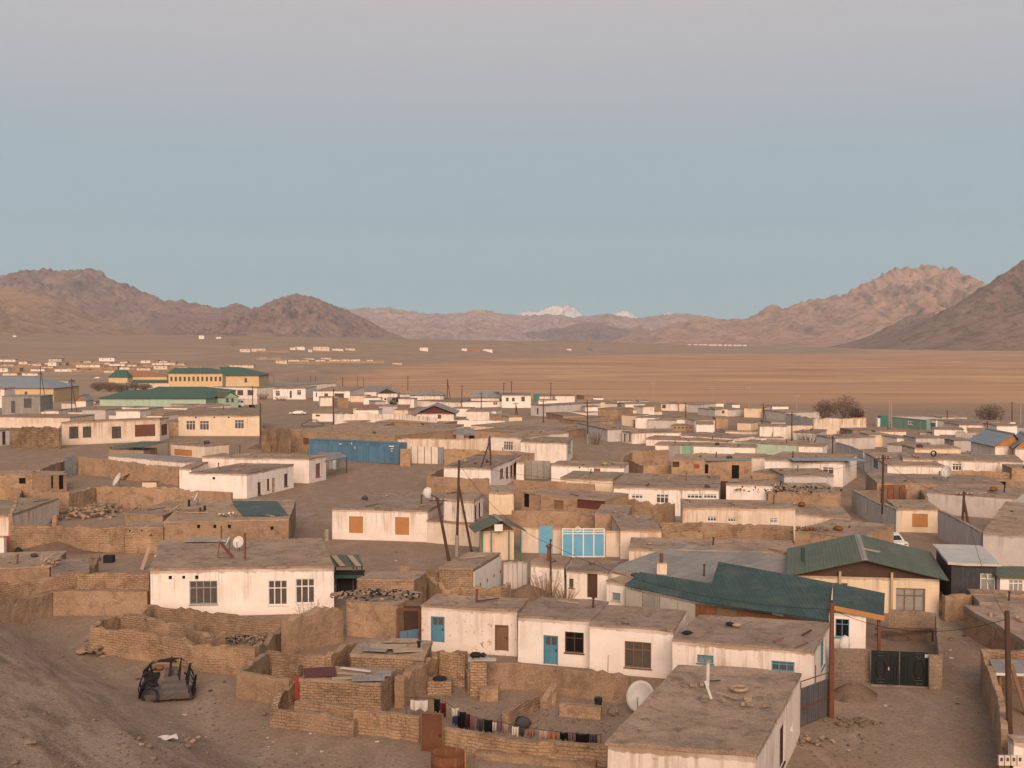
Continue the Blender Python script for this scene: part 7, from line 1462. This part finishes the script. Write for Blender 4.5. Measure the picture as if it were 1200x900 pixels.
for i, (px, py, w_, hh) in enumerate(((115, 458, 7, 3.5), (128, 459, 8, 3.8), (141, 460, 7, 3.2), (158, 457, 6, 3.2), (170, 458, 7, 3.0))): leafy('greyish brown bush in the thicket before the low yellow building', px, py, w_, hh, 20 + i, 'bush', 'bush')
for o in [o for o in bpy.data.objects if o.get('label') == 'greyish brown bush in the thicket before the low yellow building']: o['group'] = 'thicket before the low yellow building'
leafy('brown leafless tree beside the olive hall at the far left', 12, 466, 7, 6, 31)
bush('tangle of bare stems behind the mint wall', 948, 521, 2.0, 2.6, 50, 'dark_twig', 34, twig=.03); bush('dry stems before the low white house of the open square', 308, 468, 2.2, 2.4, 40, 'dark_twig', 35, twig=.03); bush('dry weeds under the door-and-windows white house', 330, 469, 1.4, 3.0, 40, 'dark_twig', 36, twig=.03); bush('bare brown stems in front of the streaked lane corner', 698, 521, 2.4, 1.4, 24, 'dark_twig', 37, twig=.03)
# --- poles of the far town
POLES = [('slender pole at the right end of the cream full-width house', 305, 520, 305, 472, 0, 1), ('tall strutted pole before the silver-grey shed', 47, 472, 47.5, 429, 1, 1), ('double-braced pole behind the rust-streaked house', 84, 490, 84, 443, 1, 1), ('plain pole beside the blue-grey roof', 21, 464, 22, 442, 0, 1), ('pole left of the green-roofed hall', 148.5, 474, 148.5, 448, 1, 1),
    ('far pole standing alone near the horizon settlement, left end', 3, 440, 3, 423, 0, 1), ('pole in front of the school', 209.5, 447, 209.5, 429, 0, 1), ('pole against the school end block', 265, 446, 265, 431, 0, 0), ('second pole against the school end block', 276, 446, 276, 431, 0, 0), ('pole right of the white truck', 296, 480, 296, 452, 0, 1),
    ('T-topped pole right of the school', 321, 455, 321, 440, 0, 1), ('tall pole in the open square beside the pair of low stores', 390.5, 499, 391, 455, 0, 1), ('distant pole on the plain behind the door-and-windows house', 349, 453, 349, 441, 0, 1), ('distant pole on the plain just right of the first two', 364, 454, 364, 440, 0, 1), ('distant pole on the plain above the very wide window house', 370, 454, 370, 441, 0, 1), ('tall distant pole behind the very wide window house', 401.5, 458, 401.5, 442, 0, 1), ('distant pole behind the grey tin-roofed white house', 419, 453, 419, 440, 0, 1), ('distant pole above the dark open gable', 426, 452, 426, 442, 0, 1),
    ('distant pole left of the maroon gable', 478, 458, 478, 441, 0, 1), ('strutted pole behind the maroon gable', 524, 469, 524.5, 444, 1, 1), ('thick pole right of the maroon gable', 541, 478, 541.5, 451, 0, 1), ('pole before the long one-window white house', 564, 489, 564, 460, 0, 1), ('T-topped pole by the far central white house', 590, 470, 590.5, 448, 0, 1), ('twin of the T-topped pole by the far central white house', 599, 469, 599.5, 447, 0, 1),
    ('strutted transformer pole at the crossroads', 604.5, 493, 604.5, 472, 1, 1), ('tall dark pole at the crossroads corner', 637, 503, 636.5, 469, 0, 1), ('pole on the far edge right of the crossroads', 645.5, 472, 645.5, 448, 0, 1), ('lane pole with a white concrete foot', 689, 520, 688, 469, 0, 1, 'w'), ('tall A-frame pole on the far edge', 765, 473, 765, 448, 1, 1, 'p'), ('dark pole standing in the far road', 803.5, 492, 803.5, 472, 0, 1),
    ('pale concrete mast on the far edge', 835.5, 472, 835.5, 455, 0, 1, 'p'), ('pale tall mast by the far cream front house', 877.5, 489, 877.5, 453, 0, 1, 'p'), ('strutted pole at the bend of the far road', 894.5, 503, 894.5, 473, 1, 1), ('pale pole beyond the ragged parapet house', 933.5, 481, 933.5, 463, 0, 1, 'p'), ('dark pole right of the long white wall', 1011, 510, 1011, 481, 0, 1),
    ('left mast of the pale pair by the mint container', 1042, 501, 1042, 467, 0, 0, 'p'), ('right mast of the pale pair by the mint container', 1045, 503, 1044.5, 467, 0, 0, 'p'), ('small pole beyond the long grey-white house', 1110, 492, 1110, 481, 0, 1), ('street lamp-like pale post beyond the far right houses', 1169, 494, 1169, 478, 0, 0, 'p'), ('dark pole on the far right edge of the town', 1186, 497, 1186, 471, 0, 1), ('tall pale pole near the right edge', 1196, 506, 1196, 470, 0, 1, 'p'), ('pole beside the grey tin gables', 1157.5, 532, 1157, 494, 0, 1)]
for lb, bx, by, tx, ty, st, ar, *k in POLES:
    k = k[0] if k else ''
    pole(lb, bx, by, tx, ty, mat='pale_pole' if k == 'p' else 'pole_wood', r=.13 if by > 470 else .15, arms=ar, strut=(bx + (by - ty) * .16, by, tx + .3, ty + (by - ty) * .15) if st else None, white=(k == 'w'))

# packed rows of low houses that nothing tells apart
FILL = [(642, 478), (662, 474), (690, 474), (705, 480), (694, 487), (716, 483), (744, 484), (760, 487), (712, 491), (736, 499), (756, 502), (776, 503), (800, 503), (826, 506), (846, 502), (872, 508), (826, 511), (912, 509), (928, 514), (906, 515), (1010, 520), (1030, 524), (1060, 527), (1090, 530), (1112, 517), (1140, 511), (1146, 521), (1064, 500), (1180, 514), (1130, 530), (1170, 530),
    (386, 476), (402, 478), (420, 471), (436, 474), (446, 480), (462, 470), (476, 478), (500, 490), (470, 491), (430, 492), (455, 488), (540, 488), (560, 495), (586, 499), (604, 501), (575, 492), (110, 492), (150, 494), (60, 494), (30, 484), (100, 480), (150, 487), (210, 483), (235, 484)]
rgf = random.Random(77)
for i, (x, y) in enumerate(FILL):
    wl = ('clean_plaster', 'white_plaster', 'mud_plaster', 'cream_plaster', 'clean_plaster', 'grey_plaster')[i % 6]; w_ = rgf.uniform(13, 30) * (y - 400) / 95; hp_ = rgf.uniform(2.2, 2.9) / 18.5 * (y - 400) * .9
    mud = wl == 'mud_plaster'
    fh('low mud house packed between whiter ones in the far rows of the town' if mud else 'low pale flat-roofed house packed in the far rows of the town', x - w_ / 2, y - hp_, x + w_ / 2, y - hp_ + rgf.uniform(-.4, .9), y, None, wl, rgf.choice(['dirt_roof', 'pale_roof']), D=rgf.uniform(4, 8), group='low mud houses in the far rows' if mud else 'low pale houses in the far rows')
# ================================================================ settlement under the terrace, far away
def tiny(label, x0, y0, x1, y1, wall='clean_plaster', roof='pale_roof', group=None, D=8, win=0):
    b = P((x0 + x1) / 2, y1); A = at_depth(x0, y1, b.y); B = at_depth(x1, y1, b.y); h = at_depth(x0, y0, b.y).z - b.z; L = B.x - A.x
    gz = min(ground_z(A.x, A.y), ground_z(B.x, B.y)) - .5
    o = thing('house', label, 'house', (A.x, A.y, b.z), 0, group); m = MB(); m.box(0, 0, gz - b.z, L, D, h - .3); m.build('wall', wall, o)
    m = MB(); m.box(-.3, -.3, h - .295, L + .3, D + .3, h); m.build('roof', roof, o)
    m = MB()
    for i in range(max(1, int(L / 6))): x = L * (i + .5) / max(1, int(L / 6)); m.box(x - .45, -.06, h * .4, x + .45, -.003, h * .68)
    m.build('window', 'glass', o); return o
G1, G2 = 'white houses of the settlement under the terrace', 'scattered houses on the upper terrace slope'
LOW = [(2, 427, 16, 429.6), (20, 428, 34, 430.5), (48, 429.5, 62, 432), (36, 432, 52, 435), (84, 423.5, 94, 426), (95, 423, 106, 425.6), (106, 424, 117, 426.2), (117, 424.5, 129, 427), (140, 430, 152, 433), (153, 430.5, 166, 433.2), (186, 423, 196, 426), (196, 424, 206, 427.5), (206, 425.5, 216, 428.5), (208, 430, 220, 433), (90, 432.5, 104, 435.4), (106, 433.5, 120, 436), (122, 434, 136, 436.6), (3, 437, 20, 440), (26, 437, 44, 440.2), (196, 433.6, 210, 436), (0, 421, 18, 424), (22, 423.5, 32, 427), (33, 426, 48, 428.5), (56, 424, 66, 429), (67, 425, 77, 428.5), (64, 432, 79, 435.5), (79, 431.5, 90, 435.5), (89, 427, 104, 430.5), (104, 427, 117, 430.5), (118, 429, 138, 433), (128, 426, 146, 429), (141, 423.5, 149, 426), (149, 427, 160, 430), (165, 422, 176, 425.5), (176, 422, 185, 426), (178, 425, 205, 429), (180, 428.5, 196, 433), (160, 431, 176, 434), (0, 431, 9, 436), (10, 431, 23, 435.5), (24, 424, 31, 425.5), (43, 425, 56, 427)]
for i, q in enumerate(LOW): tiny('small pale flat-roofed house in the settlement under the terrace', *q, wall=('white_plaster', 'cream_plaster', 'stained_plaster', 'white_plaster', 'mud_plaster')[i % 5], group=G1)
tiny('two-storey white house standing highest among the settlement under the terrace', 116, 419, 134, 423.5)
tiny('dark-roofed shed in the settlement under the terrace', 57, 420, 72, 424, wall='grey_plaster', roof='dark_grey_sheet')
MIDR = [(304, 418.6, 313, 420.6), (314, 419.5, 320, 421.5), (323, 422, 336, 426), (336, 421.5, 351, 425.5), (352, 422, 362, 425), (357, 419.6, 368, 421.2), (370, 421.5, 381, 424.5), (386, 421, 398, 424), (398, 420.8, 410, 424), (410, 420.8, 422, 424), (376, 419, 388, 421), (281, 408.6, 293, 412.6), (340, 407, 346, 410), (361, 409, 366, 412.5), (367, 406, 386, 411), (389, 408.5, 402, 411), (405, 408, 416, 410.5), (460, 425, 471, 427), (430, 421.5, 437, 424.5)]
for i, q in enumerate(MIDR): tiny('pale low house in the rows right of the school, out by the terrace', *q, wall=('white_plaster', 'cream_plaster', 'stained_plaster')[i % 3], group='white house rows out by the terrace')
tiny('dark pyramid-roofed house on the terrace slope above the school', 294, 408, 311, 412.5, wall='stained_plaster', roof='dark_grey_sheet')
tiny('blue-roofed white house on the terrace slope', 345, 406, 357, 410, roof='blue_sheet')
tiny('pale earth bank-like long store beside the school', 269, 427.5, 297, 430.5, wall='cream_plaster', roof='orange_sheet')
tiny('white cube house alone on the terrace slope left of the valley', 492, 407, 501.5, 411.3)
tiny('long white house on the terrace slope near the pinkish store', 566, 409, 577, 412)
tiny('pinkish long store on the terrace slope', 546, 408.8, 563, 411, wall='orange_board')
tiny('little white hut left of the pinkish long store', 541, 408, 547, 411)
tiny('tiny white hut far along the terrace towards the valley mouth', 664, 408.6, 669.5, 410.4)
tiny('tiny blue shed far along the terrace towards the valley mouth', 689, 408, 694, 411, wall='container_blue', roof='blue_sheet')
tiny('white house with a tower on the terrace rim', 233, 392.8, 239, 397.2); tiny('small white block on the terrace rim right of the towered house', 253, 394.5, 259, 396.8); tiny('lone white house at the left end of the terrace rim', 15, 392.8, 19, 394.8)
SETW = [(0, 430.5, 46), (50, 434, 70), (62, 427.5, 60), (120, 431.5, 60), (138, 425, 66), (168, 430.5, 50), (84, 436, 64), (8, 434.5, 60), (196, 432, 40), (130, 436.5, 56), (300, 421.5, 30), (330, 426, 50), (376, 425, 60), (300, 412.7, 40), (420, 425, 30), (366, 412.5, 24)]
for i, (x, y, l) in enumerate(SETW):
    q = P(x, y); q2 = at_depth(x + l, y, q.y); m = MB(); n = 8
    m.box(0, 0, -.6, q2.x - q.x, .5, 1.7 + .3 * (i % 3)); o = m.build('yard_wall', 'mud_plaster'); o.location = q; tag(o, 'long low yard wall among the houses of the distant settlement', 'wall', 'yard walls of the distant settlement')
o = leafy('dark tree clump on the terrace slope above the white rows', 274, 406, 26, 12, 41)
# the pale town far across the plain
for i in range(12):
    x = 806 + i * 5.8 + (i * 37 % 5) * .4; q = at_depth(x, 407.6, 5900); m = MB(); gz = ground_z(q.x, q.y); l = 17 + (i * 53 % 7)
    o = thing('house', 'pale low house of the town far across the plain', 'house', (q.x, q.y, gz), 0, 'houses of the town far across the plain'); m.box(0, 0, -1, l, 12, 6.5); m.build('wall', 'clean_plaster', o); m = MB(); m.box(-.5, -.5, 6.52, l + .5, 12.5, 7.4); m.build('roof', 'pale_roof', o)
# ================================================================ lines between the poles
def tip(lb): return next(Vector(o['tp']) for o in bpy.data.objects if o.get('label') == lb and 'tp' in o)
T = {k: tip(v) for k, v in dict(lamp='leaning pole with a white lamp head and broken brackets on the square', tall='tall straight pole with a slanting strut beside the leaning lamp pole', back='pole with a long slanting strut behind the square', lane='tall lane pole with a white foot and a meter box', aframe='A-shaped pole with a strut beside the wide right-hand roof', rust='rusty brown pole at the corner of the dark grey gate', dark='dark wooden pole rising beside the meter boxes in the lane', corner='pole standing at the corner of the dark-roofed white house', bushp='thin pole rising through the bush in front of the small white hut', mint='pole before the mint green wall').items()}
D0 = Vector((0, 0, -.35))
for lb, a, b, s in (('thin wire from the leaning lamp pole to the pole behind the square', 'tall', 'back', .8), ('wire from the tall straight pole to the thin pole in the bush', 'tall', 'bushp', 1.0), ('wire running from the tall lane pole to the A-shaped pole', 'lane', 'aframe', .9), ('wire from the dark lane pole to the A-shaped pole', 'dark', 'aframe', 1.2), ('wire crossing the lane between the rusty pole and the dark pole', 'rust', 'dark', .8), ('wire from the tall lane pole up to the corner pole', 'lane', 'corner', 1.0), ('wire from the thin bush pole to the rusty lane pole', 'bushp', 'rust', 1.0), ('wire from the corner pole to the pole before the mint wall', 'corner', 'mint', .8), ('wire crossing the square from the tall pole to the tall lane pole', 'tall', 'lane', 2.2)):
    cable(lb, T[a] + D0, T[b] + D0, s, .014)

# far-left yards
mud_wall('low mud wall dividing the yard behind the long left wall', [(57, 659), (84, 658), (108, 661)], h=.9, mat='mud_plaster', ragged=.1)
mud_wall('short mud wall running back beside the low brown-roofed store', [(106, 672), (109, 663), (113, 655)], h=1.2, mat='mud_brick', ragged=.12)
mud_wall('broken mud wall behind the rubble yard at the far left', [(24, 585), (60, 588), (84, 587)], h=.8, mat='mud_plaster', ragged=.2)
mud_wall('low mud wall in front of the ruined hut at the upper left', [(-20, 571), (30, 572), (62, 575)], h=1.4, mat='mud_brick', ragged=.12)
mud_wall('crumbling mud wall by the road below the container', [(300, 560), (318, 556), (330, 552)], h=.7, mat='mud_plaster', ragged=.2)
mud_wall('low mud wall between the square and the dark pit yard', [(470, 664), (492, 666), (514, 668)], h=.8, mat='rough_brick', ragged=.2)
mud_wall('stub of mud wall right of the boarded store', [(530, 770), (548, 776), (552, 790)], h=1.1, mat='rough_brick', ragged=.25)
mud_wall('small roofless mud-brick pen beside the doorway with the blue board', [(405, 757), (420, 752), (440, 752), (452, 757)], h=1.0, mat='rough_brick', ragged=.22)
mud_wall('low broken wall inside the small square mud pen', [(318, 782), (338, 780), (352, 782)], h=.7, mat='rough_brick', ragged=.2)
mud_wall('eroded partition wall in the middle of the ruined compound', [(186, 737), (215, 740), (246, 745), (262, 742)], h=.9, mat='mud_plaster', ragged=.3)
heap('soil_heap', 'earth banked against the stained mud-brick wall on the left', 70, 646, 4.5, 1.5, .9, 'yard_earth', 15)
o = MB().box(-.4, -.3, 0, .4, .3, .6).build('box', 'soot'); o.location = P(128, 659); tag(o, 'black box standing in the yard behind the long left wall', 'box')
o = MB().lump((0, 0, .25), .45, .4, .4, 3, 8).build('rock', 'rock'); o.location = P(113, 657); tag(o, 'pale boulder beside the black box in the left yard', 'stone')
o = MB().bar((0, 0, 0), (.5, .6, 1.9), .4, .06).build('plank', 'pale_wood'); o.location = P(166, 668); tag(o, 'broad pale plank propped up left of the large white house', 'plank')
# ================================================================ odds and ends: roofs, lanes
rgo = random.Random(5)
def on(r): p, rz, L, D, dv = r; u, v = rgo.uniform(.08, .92) * L, rgo.uniform(.1, .9) * D; q = Vector((u, 0, 0)) + dv * v; return p + Vector((q.x * math.cos(rz) - q.y * math.sin(rz), q.x * math.sin(rz) + q.y * math.cos(rz), -.03))
for r in ROOFS:
    for k in range(min(5, max(1, int(r[2] * r[3] / 14)))):
        q = on(r); t = rgo.random()
        if t < .45: s = rgo.uniform(.12, .28); o = MB().lump((0, 0, s * .3), s, s * .8, s * .6, rgo.random()).build('stone', rgo.choice(['rock', 'pale_roof', 'mud_plaster'])); lb, ct = 'loose stone lying on a flat earth roof of the town', 'stone'
        elif t < .85: l = rgo.uniform(.5, 1.5); o = MB().bar((-l / 2, 0, .04), (l / 2, 0, .04 + rgo.uniform(0, .2)), .13, .05).build('plank', rgo.choice(['old_wood', 'pale_wood', 'dark_wood'])); lb, ct = 'weathered plank lying on a flat earth roof of the town', 'plank'
        else: s = rgo.uniform(.25, .45); o = MB().lump((0, 0, s * .4), s * 1.3, s, s * .7, rgo.random(), 8).build('bundle', rgo.choice(['cloth_grey', 'twig', 'rust_sheet'])); lb, ct = 'small bundle or heap of fuel left on a flat earth roof', 'bundle'
        o.location = q; o.rotation_euler = (0, 0, rgo.uniform(0, 3)); tag(o, lb, ct, 'odds and ends on the flat roofs')
for i in range(46):
    px, py = rgo.choice([(rgo.uniform(960, 1140), rgo.uniform(815, 895)), (rgo.uniform(300, 480), rgo.uniform(855, 895)), (rgo.uniform(400, 520), rgo.uniform(640, 668)), (rgo.uniform(110, 330), rgo.uniform(790, 890)), (rgo.uniform(1105, 1150), rgo.uniform(730, 815))]); q = P(px, py)
    s = rgo.uniform(.05, .16); m = MB(); m.grid([[Vector((-s + 2 * s * a / 3, -s * .7 + 1.4 * s * b / 2, .02 + s * .35 * rgo.random())) for a in range(4)] for b in range(3)]); m.grid([[Vector((-s + 2 * s * a / 3, -s * .7 + 1.4 * s * b / 2, .005)) for a in range(4)] for b in range(3)])
    o = m.build('litter', rgo.choice(['cloth_white', 'cloth_pink', 'cloth_grey', 'cloth_white', 'blue_sheet', 'pale_wood'])); o.location = q; o.rotation_euler = (0, 0, rgo.uniform(0, 3)); tag(o, 'small scrap of litter blown on the bare earth', 'litter', 'litter on the lanes and slope')
mb = MB()
for i in range(1500):
    px, py = rgo.choice([(rgo.uniform(945, 1165), rgo.uniform(800, 900)), (rgo.uniform(250, 720), rgo.uniform(850, 900)), (rgo.uniform(530, 720), rgo.uniform(795, 868))])
    q = P(px, py); s = .015 + .06 * rgo.random() ** 3; mb.lump(q + Vector((0, 0, s * .3)), s, s * .8, s * .6, i, 5)
tag(mb.build('gravel', 'rock'), 'loose small gravel on the lane and in the near yards', None, None, 'stuff')
